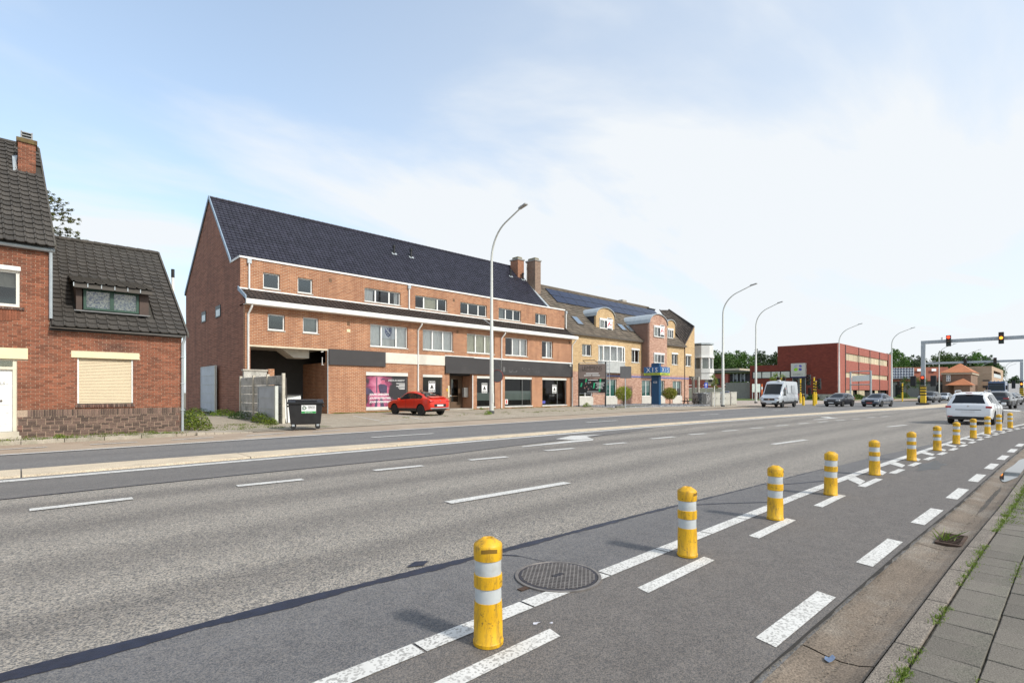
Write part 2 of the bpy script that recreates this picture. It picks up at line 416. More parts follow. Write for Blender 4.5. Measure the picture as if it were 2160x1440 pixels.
def paint_mat():
    m, nt, b = _mk('road_paint'); N = NT(nt); o = N.obj()
    c = N.mix(N.rng(N.noise(o, 3.0, 6), .3, .7), c4((.56, .55, .52)), c4((.66, .65, .62)))
    vo = N.n('ShaderNodeTexVoronoi', {'Vector': o, 'Scale': 75.0}); sp = N.n('ShaderNodeSeparateXYZ', {0: vo.outputs['Color']}).outputs[0]
    big = N.noise(o, 1.7, 7, .7)
    c = N.mix(N.math('MULTIPLY', N.math('GREATER_THAN', sp, .72), N.rng(big, .3, .7, .25, .95)), c, c4((.24, .23, .215)))
    c = N.mix(N.rng(N.noise(o, 9, 6, .75), .58, .7, 0, .75), c, c4((.27, .26, .245)))
    N.link(c, b.inputs['Base Color']); b.inputs['Roughness'].default_value = .8
    MATS['road_paint'] = m; return m
M_paint = paint_mat()
M_red_l = mat('red_signal', (1, .06, .02), .4, var=0, emit=2.0)
M_amb_l = mat('amber_signal', (1, .32, .03), .4, var=0, emit=2.2)
# ================================================================== GROUND, ROAD, PAVEMENTS
A_coarse = asphalt('asphalt_coarse', (.085, .081, .076), (.45, .418, .37), 100, 1.6, .5)
A_smooth = asphalt('asphalt_smooth', (.1, .098, .096), (.24, .23, .22), 150, 1.3, .15)
A_blue = asphalt('asphalt_bluish', (.075, .075, .08), (.235, .23, .228), 150, 1.3, .2)
A_bike = asphalt('asphalt_bike_lane', (.075, .07, .066), (.225, .208, .195), 160, 1.3, .12, patch=(.075, .07, .066))
A_far = asphalt('asphalt_far', (.11, .11, .11), (.26, .255, .25), 90, 1.2, .25)
M_tar = mat('tar_seam', (.014, .018, .036), .5, var=.35, scale=9, bump=.4, bscale=120)
M_path = pavers('tan_bike_path', (.36, .28, .21), (.42, .34, .26), (.3, .25, .2), .9, .9, .003)
M_fore = pavers('forecourt_pavers', (.36, .31, .24), (.46, .4, .32), (.22, .19, .14), .24, .12, .012, moss=(.12, .13, .05), moss_amt=.36)
M_pave = pavers('far_pavement_slabs', (.36, .31, .25), (.43, .38, .31), (.16, .14, .1), .3, .3, .01, moss=(.16, .16, .06), moss_amt=.36)
M_median = mat('median_concrete', (.55, .46, .34), .9, var=.1, scale=2, fine=.4, fscale=50, c2=(.4, .33, .25), c2amt=.4)
M_gutter = mat('gutter_concrete', (.165, .13, .098), .9, var=.2, scale=2.2, fine=.55, fscale=90, c2=(.25, .225, .19), c2amt=.42, bump=.4, bscale=160)
M_kerb = mat('kerb_aggregate', (.2, .172, .142), .9, var=.15, scale=4, fine=.8, fscale=110, bump=.4, bscale=140, island=.1)
M_slab = mat('pavement_slab', (.15, .134, .112), .92, var=.16, scale=3, fine=.55, fscale=130, c2=(.1, .1, .075), c2amt=.42, bump=.35, bscale=180, island=.22)
M_grass = mat('grass_ground', (.1, .15, .03), .95, var=.3, scale=.8, fine=.6, fscale=14, c2=(.17, .19, .06), c2amt=.42)
M_dirt = mat('earth', (.17, .14, .1), .95, var=.25, scale=1.5, fine=.5, fscale=20, c2=(.1, .1, .05), c2amt=.42)
M_gravel = mat('gravel', (.28, .28, .29), .9, var=.2, scale=5, fine=.9, fscale=22, bump=.8, bscale=20)

def US(a, b, s): 
    n = int(round((b - a) / s)); return [a + (b - a) * i / n for i in range(n + 1)]
NE = lerp_pts([(-40, 1.2), (3, 1.15), (6.5, 1.07), (10, .95), (15, .83), (22, .62), (31, -.15), (45, -1.6), (60, -3.4)])      # near edge of the asphalt
SL = lerp_pts([(-40, 2.72), (9, 2.72), (12, 2.66), (15, 2.56), (18, 2.44), (21, 2.31), (24, 2.16), (26.5, 1.98), (29, 1.78), (31.5, 1.52), (45, .1), (60, -1.75)])   # bike-lane edge stripe
FE = lerp_pts([(-60, 17.6), (0, 18.46), (9, 18.95), (20, 19.4), (31, 20), (49, 20.5), (70, 19.6), (120, 14.5), (400, -20)])     # far edge of the asphalt
ML = lambda u: 12.9 + bend(u)                                              # white line beside the median
MF = lerp_pts([(-60, 14.5), (0, 14.45), (3.3, 14.45), (7, 14.3), (9.4, 13.95), (16, 13.85), (34, 13.0), (52, 11.9), (62, 11.0), (80, 10.4)])     # far edge of the median strip
g = sheet('ground', [(-300, -300), (900, -300), (900, 900), (-300, 900)], -.08, M_dirt)
uu = US(-40, 400, 2)
road = strip('road', uu, lambda u: NE(u) - .02, lambda u: FE(u), 0, A_far)
strip('lane_surface', US(-40, 60, 2), lambda u: SL(u) - .1, lambda u: 12.95 + bend(u), .004, A_coarse, road)
strip('turning_lane_surface', US(-40, 20, 1), lambda u: 10.75 + .2 * math.sin(u * .7) * .2 + max(0, u - 8) * .1, lambda u: 13.02 + bend(u), .008, A_smooth, road)
random.seed(3)
edge4 = lambda u: 4.06 - .06 * u + .012 * math.sin(u * 1.3) + bend(u)
strip('near_patch_surface', US(-20, 26, .5), lambda u: SL(u) - .05, lambda u: edge4(u), .008, A_blue, road)
strip('bike_lane_surface', US(-20, 60, 1), lambda u: NE(u), lambda u: SL(u), .0115, A_bike, road)
# blue-black tar seam along the patch edge
b = MB(); us = US(-3, 12, .05)
for i in range(len(us) - 1):
    q = []
    for u in (us[i], us[i + 1]):
        r1 = random.Random(int(u * 100)); w = max(.01, .085 - .0085 * max(0, u)) * (1 + .25 * math.sin(u * 5.3)) + .022 * (r1.random() - .3)
        c = edge4(u); q.append((c - w, c + w * .6))
    b.face([(us[i], q[0][0], .0125), (us[i + 1], q[1][0], .0125), (us[i + 1], q[1][1], .0125), (us[i], q[0][1], .0125)])
b.build('tar_seam', M_tar, road)
b = MB(); us = US(-20, 19, .5)
for a, c in zip(us, us[1:]):
    f0 = lambda u: 10.75 + .04 * math.sin(u * .7) + max(0, u - 8) * .1
    b.face([(a, f0(a) - .03, .0122), (c, f0(c) - .03, .0122), (c, f0(c) + .02, .0122), (a, f0(a) + .02, .0122)])
b.build('tar_seam', M_tar, road)
# thin crack sealing that curls across the patch
for pts in ([(3.3, 3.85), (3.5, 3.6), (3.56, 3.3), (3.6, 2.95)], [(6.9, 3.5), (7.3, 3.25), (7.7, 2.95), (7.9, 2.8)], [(9.2, 3.4), (9.8, 3.1), (10.6, 2.8)]):
    b = MB()
    for (a, c), (d, e) in zip(pts, pts[1:]): 
        b.face([(a, c - .02, .0127), (d, e - .02, .0127), (d, e + .02, .0127), (a, c + .02, .0127)])
    b.build('crack_sealing', M_tar, road)
p0 = G(877, 1190); b = MB(); b.face([(p0.x - .12, p0.y - .03, .0127), (p0.x + .02, p0.y - .1, .0127), (p0.x + .13, p0.y - .02, .0127), (p0.x + .02, p0.y + .05, .0127)]); b.build('tar_spot', M_tar, road)
# dark damp patch on the bike lane and puddle in the gutter
M_damp = mat('damp_asphalt', (.045, .043, .04), .45, var=.2)
c = G(1965, 983); b = MB(); b.face([(c.x + 1.0 * math.cos(t) * (1 + .25 * math.sin(3 * t)), c.y + .2 * math.sin(t) * (1 + .3 * math.sin(5 * t)), .0135) for t in [i * math.pi / 12 for i in range(24)]]); b.build('damp_patch', M_damp, road)

# median strip of pale concrete, lengths with joints
b = MB(); us = US(-20, 92, 2)
md = thing('median_strip', 'long flat pale concrete strip dividing the two carriageways', 'median', (0, 13.7, 0)); 
del md['category']; del md['label']; md['kind'] = 'structure'
jx = US(-20, 92, 4)
for a, c in zip(jx, jx[1:]):
    m0, m1 = a + .012, c - .012; mm = (m0 + m1) / 2; b = MB()
    lo = [ML(u) + .42 for u in (m0, mm, m1)]; hi = [max(MF(u), ML(u) + .95) for u in (m0, mm, m1)]
    for (x0, x1, l0, l1, h0, h1) in ((m0, mm, lo[0], lo[1], hi[0], hi[1]), (mm, m1, lo[1], lo[2], hi[1], hi[2])):
        b.hexa([(x0, l0, -.02), (x1, l1, -.02), (x1, h1, -.02), (x0, h0, -.02), (x0, l0 + .01, .04), (x1, l1 + .01, .04), (x1, h1 - .01, .04), (x0, h0 - .01, .04)])
    b.build('concrete_length', M_median, md)
# ---- painted lines, all children of the road
def dash(x1, y1, x2, y2, w=.12, z=.016, name='lane_dash'):
    p, q = G(x1, y1), G(x2, y2); d = (q - p).normalized(); n = Vector((-d.y, d.x, 0)) * w / 2
    sk = d * .0
    return MB().face([(p - n - sk).to_tuple()[:2] + (z,), (q - n - sk).to_tuple()[:2] + (z,), (q + n + sk).to_tuple()[:2] + (z,), (p + n + sk).to_tuple()[:2] + (z,)]).build(name, M_paint, road)
for d in [(62, 1077, 280, 1052), (500, 1026, 639, 1012), (789, 993, 892, 983), (990, 971, 1070, 964), (1150, 951, 1210, 946), (1275, 938, 1320, 934), (1373, 926, 1422, 921.5), (1454, 917, 1488, 914.5), (1524, 909.5, 1555, 907.5), (1583, 903.5, 1611, 902), (1636, 898.5, 1662, 897), (1683, 894, 1705, 892.5), (1726, 890.3, 1746, 889), (1763, 887, 1782, 886), (1798, 884, 1816, 883), (1829, 881, 1846, 880), (1859, 879, 1874, 878)]: dash(*d, w=.2)
for d in [(945, 1061.5, 1197, 1019), (1630, 937.5, 1700, 928), (1872, 900.5, 1911, 896.5)]: dash(*d, w=.19)
for d in [(784, 923, 914, 914.5), (1237, 891, 1302, 887), (1478, 875.3, 1516, 873.5), (1631, 866, 1654, 865)]: dash(*d, w=.22)
for d in [(0, 948.5, 100, 943), (190, 938, 290, 932.5), (362, 928, 450, 922.5), (520, 919.5, 600, 913.5), (660, 911, 720, 907)]: dash(*d, w=.16)
def wpoly(pts, z=.016, name='arrow'): MB().face([G(x, y).to_tuple()[:2] + (z,) for x, y in pts]).build(name, M_paint, road)
wpoly([(1101, 943.5), (1101, 942), (1205, 930), (1252, 926), (1250, 929.5)]); wpoly([(1172, 926.5), (1205, 919.5), (1272, 917), (1237, 921), (1249, 925.6), (1212, 928.6)])
wpoly([(1716, 885.5), (1716, 884.8), (1745, 882.5), (1750, 883.5)]); wpoly([(1729, 880.2), (1746, 879), (1756, 880.7), (1769, 881.5), (1751, 883), (1746, 882)])
wpoly([(2095, 863.5), (2108, 862.5), (2155, 866), (2150, 868), (2118, 866.5)])
strip('edge_line', US(-20, 66, 1), lambda u: ML(u) - .17, lambda u: ML(u) + .11, .016, M_paint, road)
strip('edge_line', US(-20, 62, 1), lambda u: FE(u) - .27, lambda u: FE(u) - .02, .016, M_paint, road)
for i in range(48):                                        # blocks of the bike-lane stripe
    a = -2.0 + i * .95; e = a + .93
    MB().face([(a, SL(a) - .07, .017), (e, SL(e) - .07, .017), (e, SL(e) + .075, .017), (a, SL(a) + .075, .017)]).build('stripe_block', M_paint, road)
for i in range(20):
    a = 1.42 + i * 2.2 if i < 5 else 12.3 + (i - 5) * 1.5; e = a + (1.15 if i < 5 else .8)
    for w0, w1, L in ((-.5, -.38, 1),):
        MB().face([(a - .03, SL(a) + w0, .016), (e - .03, SL(e) + w0, .016), (e, SL(e) + w1, .016), (a, SL(a) + w1, .016)]).build('bike_lane_dash', M_paint, road)
for i in range(20):
    a = 10.85 + 1.5 * i
    if a > 33: break
    MB().face([(a - .45, SL(a) - .36, .0165), (a + .02, SL(a) - .34, .0165), (a + .48, SL(a + .48) - .075, .0165), (a, SL(a) - .075, .0165)]).build('hatch_bar', M_paint, road)
for i in range(16):
    a = 1.2 + i * 2.2; e = a + 1.16
    MB().face([(a, NE(a) + .06, .016), (e, NE(e) + .06, .016), (e + .04, NE(e) + .2, .016), (a + .04, NE(a) + .2, .016)]).build('bike_lane_dash', M_paint, road)

# ---- near gutter, kerb and pavement slabs
gut = bpy.data.objects.new('gutter', None); col.objects.link(gut); gut.location = (4, .9, 0); gut['kind'] = 'structure'
rnd = random.Random(5)
for i in range(14):
    a = -3 + i * 3.3; e = a + 3.285; b = MB(); prof = [(0, .0), (-.06, -.004), (-.15, -.022), (-.24, -.03), (-.33, -.02), (-.405, .004)]
    seg = US(a, e, .5) if a < 20 else [a, e]
    for s0, s1 in zip(seg, seg[1:]):
        for (o0, z0), (o1, z1) in zip(prof, prof[1:]):
            b.face([(s0, NE(s0) + o1, z1), (s1, NE(s1) + o1, z1), (s1, NE(s1) + o0, z0), (s0, NE(s0) + o0, z0)])
    b.build('gutter_length', M_gutter, gut, smooth=True)
b = MB(); us = US(-2, 22, .14)
for a, c in zip(us, us[1:]):
    r1, r2 = random.Random(int(a * 70 + 900)).random() ** 2 * .03 - .008, random.Random(int(c * 70 + 900)).random() ** 2 * .03 - .008
    b.face([(a, NE(a) - .012 - r1, .0135), (c, NE(c) - .012 - r2, .0135), (c, NE(c) + .006, .0135), (a, NE(a) + .006, .0135)])
b.build('ragged_asphalt_edge', mat('crumbled_edge', (.03, .026, .022), .95, var=.4, scale=20), gut)
for ux_, w_ in ((9.2, .06), (15.0, .3)):
    b = MB(); us = US(ux_, ux_ + (3.0 if w_ < .1 else 1.2), .15)
    for a, c in zip(us, us[1:]): 
        ra, rc = (.07 * math.sin(math.pi * (q - us[0]) / (us[-1] - us[0])) * random.Random(int(q * 50)).uniform(.6, 1) for q in (a, c))
        b.face([(a, NE(a) - .24 - ra, -.0265), (c, NE(c) - .24 - rc, -.0265), (c, NE(c) - .24 + rc * .5, -.0275), (a, NE(a) - .24 + ra * .5, -.0275)])
    b.build('wet_stain', mat('wet_silt', (.06, .05, .04), .75, var=.3, scale=3), gut)
pv = bpy.data.objects.new('pavement', None); col.objects.link(pv); pv.location = (4, .3, 0); pv['kind'] = 'structure'
km = {}
for i in range(42):
    a = -2 + i * 1.0; L = .985; c = a + L / 2
    b = MB().hexa([(a, NE(a) - .545, -.1), (a + L, NE(a + L) - .545, -.1), (a + L, NE(a + L) - .415, -.1), (a, NE(a) - .415, -.1),
                   (a, NE(a) - .545, .032), (a + L, NE(a + L) - .545, .032), (a + L, NE(a + L) - .42, .028), (a, NE(a) - .42, .028)])
    b.build('kerb_stone', M_kerb, pv, bevel=.008)
bs = MB().box(-.1465, .1465, -.134, .134, -.04, 0).v
slab_me = []
for k in range(5):
    b = MB(); r = random.Random(k); b.box(-.1465, .1465, -.134, .134, -.04, 0)
    b.v = [(x, y, z + (r.uniform(-.003, .003) if z == 0 else 0)) for x, y, z in b.v]
    me = bpy.data.meshes.new('slab'); me.from_pydata(b.v, [], b.f); me.materials.append(M_slab)
    bm = bmesh.new(); bm.from_mesh(me); bmesh.ops.bevel(bm, geom=bm.edges[:], offset=.004, segments=1, affect='EDGES'); bm.to_mesh(me); bm.free()
    slab_me.append(me)
for i in range(48):
    u = 1.4 + i * .3
    for j in range(3):
        us_ = u + (.15 if j % 2 else 0); y = NE(us_) - .56 - .138 - j * .277
        if y < .03 * us_ - .35: continue
        o = link('slab', slab_me[rnd.randrange(5)], pv)
        o.location = (us_, y, .036 + rnd.uniform(-.004, .004)); o.rotation_euler = (rnd.uniform(-.008, .008), rnd.uniform(-.006, .006), math.atan2(NE(us_ + 1) - NE(us_), 1) + rnd.uniform(-.012, .012))
strip('pavement_bed', US(-6, 60, 1), lambda u: NE(u) - 4.5, lambda u: NE(u) - .55, .012, M_dirt, pv)
strip('pavement_beyond', US(15.9, 60, 1), lambda u: NE(u) - 4.4, lambda u: NE(u) - .56, .034, pavers('near_slab_sheet', (.22, .205, .18), (.26, .24, .21), (.07, .08, .04), .3, .277, .014), pv)

# drain inlet in the gutter
dr = thing('gutter_drain', 'rusty square drain grate with grass growing in it, sunk in the gutter', 'drain', (7.36, .82, -.02))
M_rust = mat('rusty_iron', (.08, .05, .035), .8, .4, var=.4, scale=18, bump=.4)
dx0, dx1, dy0, dy1 = 7.08, 7.63, NE(7.3) - .36, NE(7.3) - .14
b = MB(); b.box(dx0, dx1, dy0, dy0 + .025, -.04, .0); b.box(dx0, dx1, dy1 - .025, dy1, -.04, .0); b.box(dx0, dx0 + .03, dy0 + .025, dy1 - .025, -.04, .0); b.box(dx1 - .03, dx1, dy0 + .025, dy1 - .025, -.04, .0)
b.build('frame', M_rust, dr)
MB().box(dx0 + .03, dx1 - .03, dy0 + .025, dy1 - .025, -.04, -.019).build('pit', M_dark, dr)
for k in range(7):
    x = dx0 + .06 + k * .068; MB().box(x, x + .022, dy0 + .022, dy1 - .022, -.018, -.004).build('bar', M_rust, dr)

# grit, silt and dry leaves collected in the gutter and along the asphalt edge
b = MB(); rg = random.Random(77)
for k in range(2600):
    u = rg.uniform(2.5, 13); q = rg.choice((0, 0, 1, 2)); v_ = NE(u) + (rg.gauss(-.24, .05) if q == 0 else rg.gauss(-.02, .015) if q == 1 else rg.gauss(-.4, .015)); s = rg.uniform(.001, .0038); a = rg.uniform(0, 3)
    z = -.029 if q == 0 else (.0 if q == 1 else -.004); dx, dy = math.cos(a) * s, math.sin(a) * s
    b.prism([(u - dx, v_ - dy, z), (u + dy, v_ - dx, z), (u + dx, v_ + dy, z), (u - dy, v_ + dx, z)], (0, 0, s + .003))
gg = b.build('gutter_grit', mat('grit', (.26, .225, .18), .95, var=.2, island=.5)); tag(gg, 'loose grit and silt lying along the near gutter', 'grit', kind='stuff')
# puddle
M_water = mat('puddle_water', (.03, .03, .03), .02, var=0, spec=1.0)
c = G(2135, 990); b = MB(); b.face([(c.x + .4 + 2.4 * math.cos(t), NE(c.x + .4 + 2.4 * math.cos(t)) - .23 + .13 * math.sin(t) * (1 + .3 * math.sin(3 * t + 1)), -.014) for t in [i * math.pi / 14 for i in range(28)]])
pd = b.build('puddle', M_water); pd['kind'] = 'structure'
# blue-grey litter in the gutter, flakes on the bike lane
M_litter = mat('blue_grey_plastic', (.12, .17, .27), .4, var=.3, scale=30)
c = G(1750, 1388, -.01)
def flake(name, c, s, label, m, seed):
    r = random.Random(seed); n = 9; b = MB(); ring = []
    for k in range(n):
        t = 2 * math.pi * k / n; q = s * r.uniform(.5, 1.1); ring.append((c.x + q * math.cos(t) * 1.5, c.y + q * math.sin(t) * .8, c.z + r.uniform(.0, .35 * s)))
    b.prism(ring, (0, 0, .002)); o = b.build(name, m); tag(o, label, 'litter'); return o
flake('litter', Vector((c.x, c.y, -.018)), .035, 'crumpled blue grey plastic scrap lying in the near gutter', M_litter, 2)
M_flake = mat('pale_paper_scrap', (.5, .5, .55), .7, var=.1)
c = G(1132, 1318); flake('litter', Vector((c.x, c.y, .012)), .022, 'larger pale scrap on the asphalt beside the first yellow bollard', M_flake, 4)
c = G(1163, 1317); flake('litter', Vector((c.x, c.y, .012)), .013, 'smaller pale scrap on the asphalt beside the first yellow bollard', M_flake, 9)

# ---- grass and weeds: blades as real little triangles
def blades(b, pts, h, n, spread, seed, wd=.004, lean=.6):
    r = random.Random(seed)
    for p in pts:
        for k in range(n):
            x = p[0] + r.gauss(0, spread); y = p[1] + r.gauss(0, spread * (p[3] if len(p) > 3 else 1)); hh = h * r.uniform(.4, 1.2); a = r.uniform(0, 6.28); dx, dy = math.cos(a) * wd, math.sin(a) * wd
            lx, ly = r.gauss(0, lean) * hh, r.gauss(0, lean) * hh
            b.face([(x - dx, y - dy, p[2]), (x + dx, y + dy, p[2]), (x + dx * .6 + lx * .5, y + dy * .6 + ly * .5, p[2] + hh * .6), (x + lx, y + ly, p[2] + hh)])
M_blade = leafmat('grass_blade', (.09, .15, .015), (.2, .26, .04), .3)
b = MB(); r = random.Random(11)
pts = []
for i in range(420):
    u = r.uniform(2.6, 14) ** 1.0; dens = .5 + .5 * math.sin(u * 2.1 + 1) + .5 * math.sin(u * 5.7)
    if u < 5.0: dens += .2
    if u > 8: dens += .8
    if dens > .45: pts.append((u, NE(u) - .553 + r.gauss(0, .006), .03))
blades(b, pts, .028, 9, .02, 1, .0035)
pts = []
for i in range(150):
    u = r.uniform(2.6, 12); 
    if math.sin(u * 4.2) + math.sin(u * 1.9 + 2) > .1: pts.append((u, NE(u) - .56 - .28 + r.gauss(0, .006), .03))
blades(b, pts, .024, 7, .016, 2, .003)
pts = [(8.6 + .35 * k, NE(8.6 + .35 * k) - .6, .03) for k in range(22)]
blades(b, pts, .055, 40, .06, 3, .004)
blades(b, [(7.28, NE(7.3) - .2, -.02)], .13, 26, .03, 4, .006, .9)
gr = b.build('joint_grass', M_blade); tag(gr, 'green grass growing in the joints of the near pavement', 'grass', kind='stuff')

# ---- manhole cover
mc = G(1177, 1218); mc.z = .012
M_iron = mat('cast_iron', (.05, .047, .055), .55, .5, var=.3, scale=9, bump=.3, bscale=90)
M_stud = mat('worn_iron', (.2, .18, .165), .5, .4, var=.3, scale=12)
mh = thing('manhole_cover', 'round cast iron manhole cover with square grid pattern touching the white stripe', 'manhole', mc)
MB().lathe([(.37, .0), (.37, .014), (.345, .016), (.34, .009)], mc.x, mc.y, 48).build('frame', M_stud, mh, smooth=True).location.z = .008
MB().lathe([(.338, .006), (.338, .0165), (.0, .0166)], mc.x, mc.y, 40, cap=False).build('cover', M_iron, mh).location.z = .006
b = MB(); bw = MB(); ca, sa = math.cos(R(38)), math.sin(R(38))
for i in range(-10, 11):
    for s_ in (-1, 1):
        pass
def gridbar(b, i, horiz):
    o = i * .034; L = math.sqrt(max(0, .315 ** 2 - o * o))
    if L < .03: return
    w = .0055
    P = lambda a, c: (mc.x + a * ca - c * sa, mc.y + a * sa + c * ca)
    q = [P(-L, o - w), P(L, o - w), P(L, o + w), P(-L, o + w)] if horiz else [P(o - w, -L), P(o + w, -L), P(o + w, L), P(o - w, L)]
    zt = .0265 if horiz else .027
    b.prism([(x, y, .0215) for x, y in q], (0, 0, zt - .0215))
for i in range(-9, 10): gridbar(b, i, True); gridbar(b, i, False)
b.build('raised_grid', M_stud, mh)
MB().box(mc.x - .06, mc.x + .06, mc.y - .02, mc.y + .02, .0225, .0285).build('maker_plate', M_iron, mh)
MB().box(mc.x - .46, mc.x - .36, mc.y - .02, mc.y + .03, .012, .018).build('hinge_lug', M_rust, mh)

# ---- yellow bollards
M_bol = None
m, nt, bs_ = _mk('bollard_yellow'); N = NT(nt); o = N.obj()
oi = N.n('ShaderNodeObjectInfo').outputs['Random']
ov = N.n('ShaderNodeVectorMath', {0: o}, operation='ADD'); cx = N.n('ShaderNodeCombineXYZ', {0: N.math('MULTIPLY', oi, 17.0), 1: N.math('MULTIPLY', oi, 9.0), 2: 0.0}); N.link(cx.outputs[0], ov.inputs[1])
st = N.noise(N.n('ShaderNodeMapping', {'Vector': ov.outputs[0], 'Scale': (14, 14, 3)}).outputs[0], 1.6, 8, .72)
sc = N.noise(ov.outputs[0], 28, 6, .7)
colr = N.mix(N.rng(N.noise(ov.outputs[0], 7, 5), .3, .7), c4((.62, .33, .004)), c4((.74, .42, .01)))
colr = N.mix(N.rng(st, .48, .68, 0, .85), colr, c4((.22, .13, .025)))
colr = N.mix(N.rng(sc, .58, .68, 0, .85), colr, c4((.045, .035, .022)))
N.link(colr, bs_.inputs['Base Color']); bs_.inputs['Roughness'].default_value = .5; MATS['bollard_yellow'] = m; M_bol = m
M_refl = mat('reflective_band', (.5, .525, .53), .35, .0, var=.08, scale=8, c2=(.36, .35, .32), c2amt=.4)
def make_bollard():
    t = thing('bollard', 'yellow plastic bollard with two white reflective bands on the bike lane stripe', 'bollard', group='bollards along the bike lane')
    MB().lathe([(.096, 0), (.097, .022), (.092, .028), (.0905, .2), (.087, .285)], n=28).build('body', M_bol, t, True, world=False)
    MB().lathe([(.0835, .28), (.084, .287), (.084, .377), (.0835, .385)], n=28).build('reflective_band', M_refl, t, True, world=False)
    MB().lathe([(.082, .376), (.09, .38), (.0905, .42), (.0895, .46), (.082, .464)], n=28).build('ring', M_bol, t, True, world=False)
    MB().lathe([(.0835, .46), (.084, .467), (.084, .562), (.0835, .57)], n=28).build('reflective_band', M_refl, t, True, world=False)
    c = MB().lathe([(.082, .556), (.09, .56), (.0915, .6), (.0908, .65), (.086, .661), (.05, .686), (.04, .694), (.03, .696), (.026, .686), (.0, .684)], n=28, cap=False).build('cap', M_bol, t, True, world=False)
    b = MB(); n = 8
    ptsu = []; ptsl = []
    for k in range(n + 1):
        a = -math.pi / 2 + (k / n - .5) * 1.15; zz = .645 - .006 * abs(k / n - .5) * 2; rr = .0925
        ptsu.append((rr * math.cos(a), rr * math.sin(a), zz)); ptsl.append((rr * 1.0 * math.cos(a), rr * math.sin(a), zz - .026))
    for k in range(n): b.face([ptsl[k], ptsl[k + 1], ptsu[k + 1], ptsu[k]])
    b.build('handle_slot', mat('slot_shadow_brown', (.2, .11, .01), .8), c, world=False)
    return t
bol = make_bollard()
BX = [(1030, 1374), (1450, 1180), (1635, 1100), (1752, 1047), (1845, 1004), (1923, 973), (1977, 951.5), (2017, 937), (2053, 924.5), (2083, 916), (2107, 908.5), (2131, 903)]
for i, (x, y) in enumerate(BX):
    p = G(x, y); d = Vector((p.x, p.y, 0)); d.normalize(); p = p + d * .09; p.z = .016
    rz = rnd.uniform(-.4, .4) - .5
    if i == 0: o = bol; o.location = p; o.rotation_euler = (0, 0, -.62)
    else: o = dup(bol, p, rz + i * .7)
    if i == len(BX) - 1: o['label'] = 'last yellow bollard at the far end of the bike lane row'
    o.scale = (1, 1, .955)
    o.rotation_euler[0] = rnd.uniform(-.012, .012); o.rotation_euler[1] = rnd.uniform(-.015, .02)

bol['label'] = 'yellow bollard with white bands standing beside the round manhole cover'

# ================================================================== FAR SIDE GROUND
strip('bike_path', US(-30, 62, 1), lambda u: FE(u) - .02, lambda u: FE(u) + 3.6, .003, M_path)
# kerb and pavement in front of the old house
fp = bpy.data.objects.new('house_pavement', None); col.objects.link(fp); fp.location = (0, 22.3, 0); fp['kind'] = 'structure'
for i in range(16):
    a = -12 + i * 1.0
    if a > 4.6: break
    MB().box(a, a + .985, 21.62, 21.76, -.1, .125).build('kerb_stone', mat('old_kerb', (.36, .32, .26), .9, var=.2, scale=3, c2=(.2, .2, .12), c2amt=.42, fine=.3, island=.12), fp, bevel=.012)
MB().box(-12, 4.68, 21.755, 24.0, -.1, .11).build('paving', M_pave, fp)
ap = MB(); ap.hexa([(4.68, 21.63, -.1), (6.6, 21.75, -.1), (6.6, 24, -.1), (4.68, 24, -.1), (4.68, 21.65, .115), (6.6, 21.78, .02), (6.6, 24, .03), (4.68, 24, .1)])
ap.build('ramp', M_pave, fp)
FZ = lambda v: .03 + (v - 22) * .0068                      # forecourt rises slightly to the shops
us = US(4.6, 41.4, 1)
v = []; f = []
for u in us:
    lo = FE(u) + 3.0; v += [(u, lo, .022), (u, 35.0, .115)]
for i in range(len(us) - 1): f.append((2 * i, 2 * i + 2, 2 * i + 3, 2 * i + 1))
me = bpy.data.meshes.new('forecourt'); me.from_pydata(v, [], f); me.materials.append(M_fore); fc = link('forecourt', me, kind='structure')
sheet('alley', [(4.4, 22.0), (10.2, 22.6), (10.2, 52), (4.4, 52)], .034, mat('alley_gravel', (.27, .235, .18), .95, var=.2, scale=1.2, fine=.7, fscale=26, c2=(.13, .15, .05), c2amt=.42))
sheet('plaza', [(41.0, 22.5), (62, 22.5), (62, 70), (41.0, 70)], .04, M_fore)
# gravel bed before the office building
gb = MB(); gb.hexa([(41.3, 29.3, 0), (57.8, 25.8, 0), (57.8, 35.4, 0), (41.3, 35.4, 0), (41.3, 29.3, .1), (57.8, 25.8, .085), (57.8, 35.4, .13), (41.3, 35.4, .13)])
o = gb.build('gravel_bed', M_gravel); o['kind'] = 'structure'
b = MB(); r = random.Random(21)
for i in range(4200):
    u = r.uniform(41.5, 57.6); vv = r.uniform(26, 35.2); s = r.uniform(.03, .07); a = r.uniform(0, 3)
    if vv < 29.4 - (u - 41.3) * .212: continue
    dx, dy = math.cos(a) * s, math.sin(a) * s; z = .088 + (vv - 27) * .005
    b.hexa([(u - dx, vv - dy, z), (u + dy, vv - dx, z), (u + dx, vv + dy, z), (u - dy, vv + dx, z), (u - dx * .6, vv - dy * .6, z + s), (u + dy * .6, vv - dx * .6, z + s), (u + dx * .6, vv + dy * .6, z + s), (u - dy * .6, vv + dx * .6, z + s)])
st_ = b.build('gravel_stones', mat('gravel_stone', (.3, .3, .31), .9, var=.2, island=.45)); tag(st_, 'loose grey gravel stones spread in the bed before the office', 'gravel', kind='stuff')
kr = MB().box(41.3, 47.6, 29.0, 29.16, 0, .22); o = kr.build('bed_edging', mat('dark_edging', (.12, .12, .09), .9, var=.3)); tag(o, 'low dark concrete edging of the gravel bed under the billboard', 'edging')
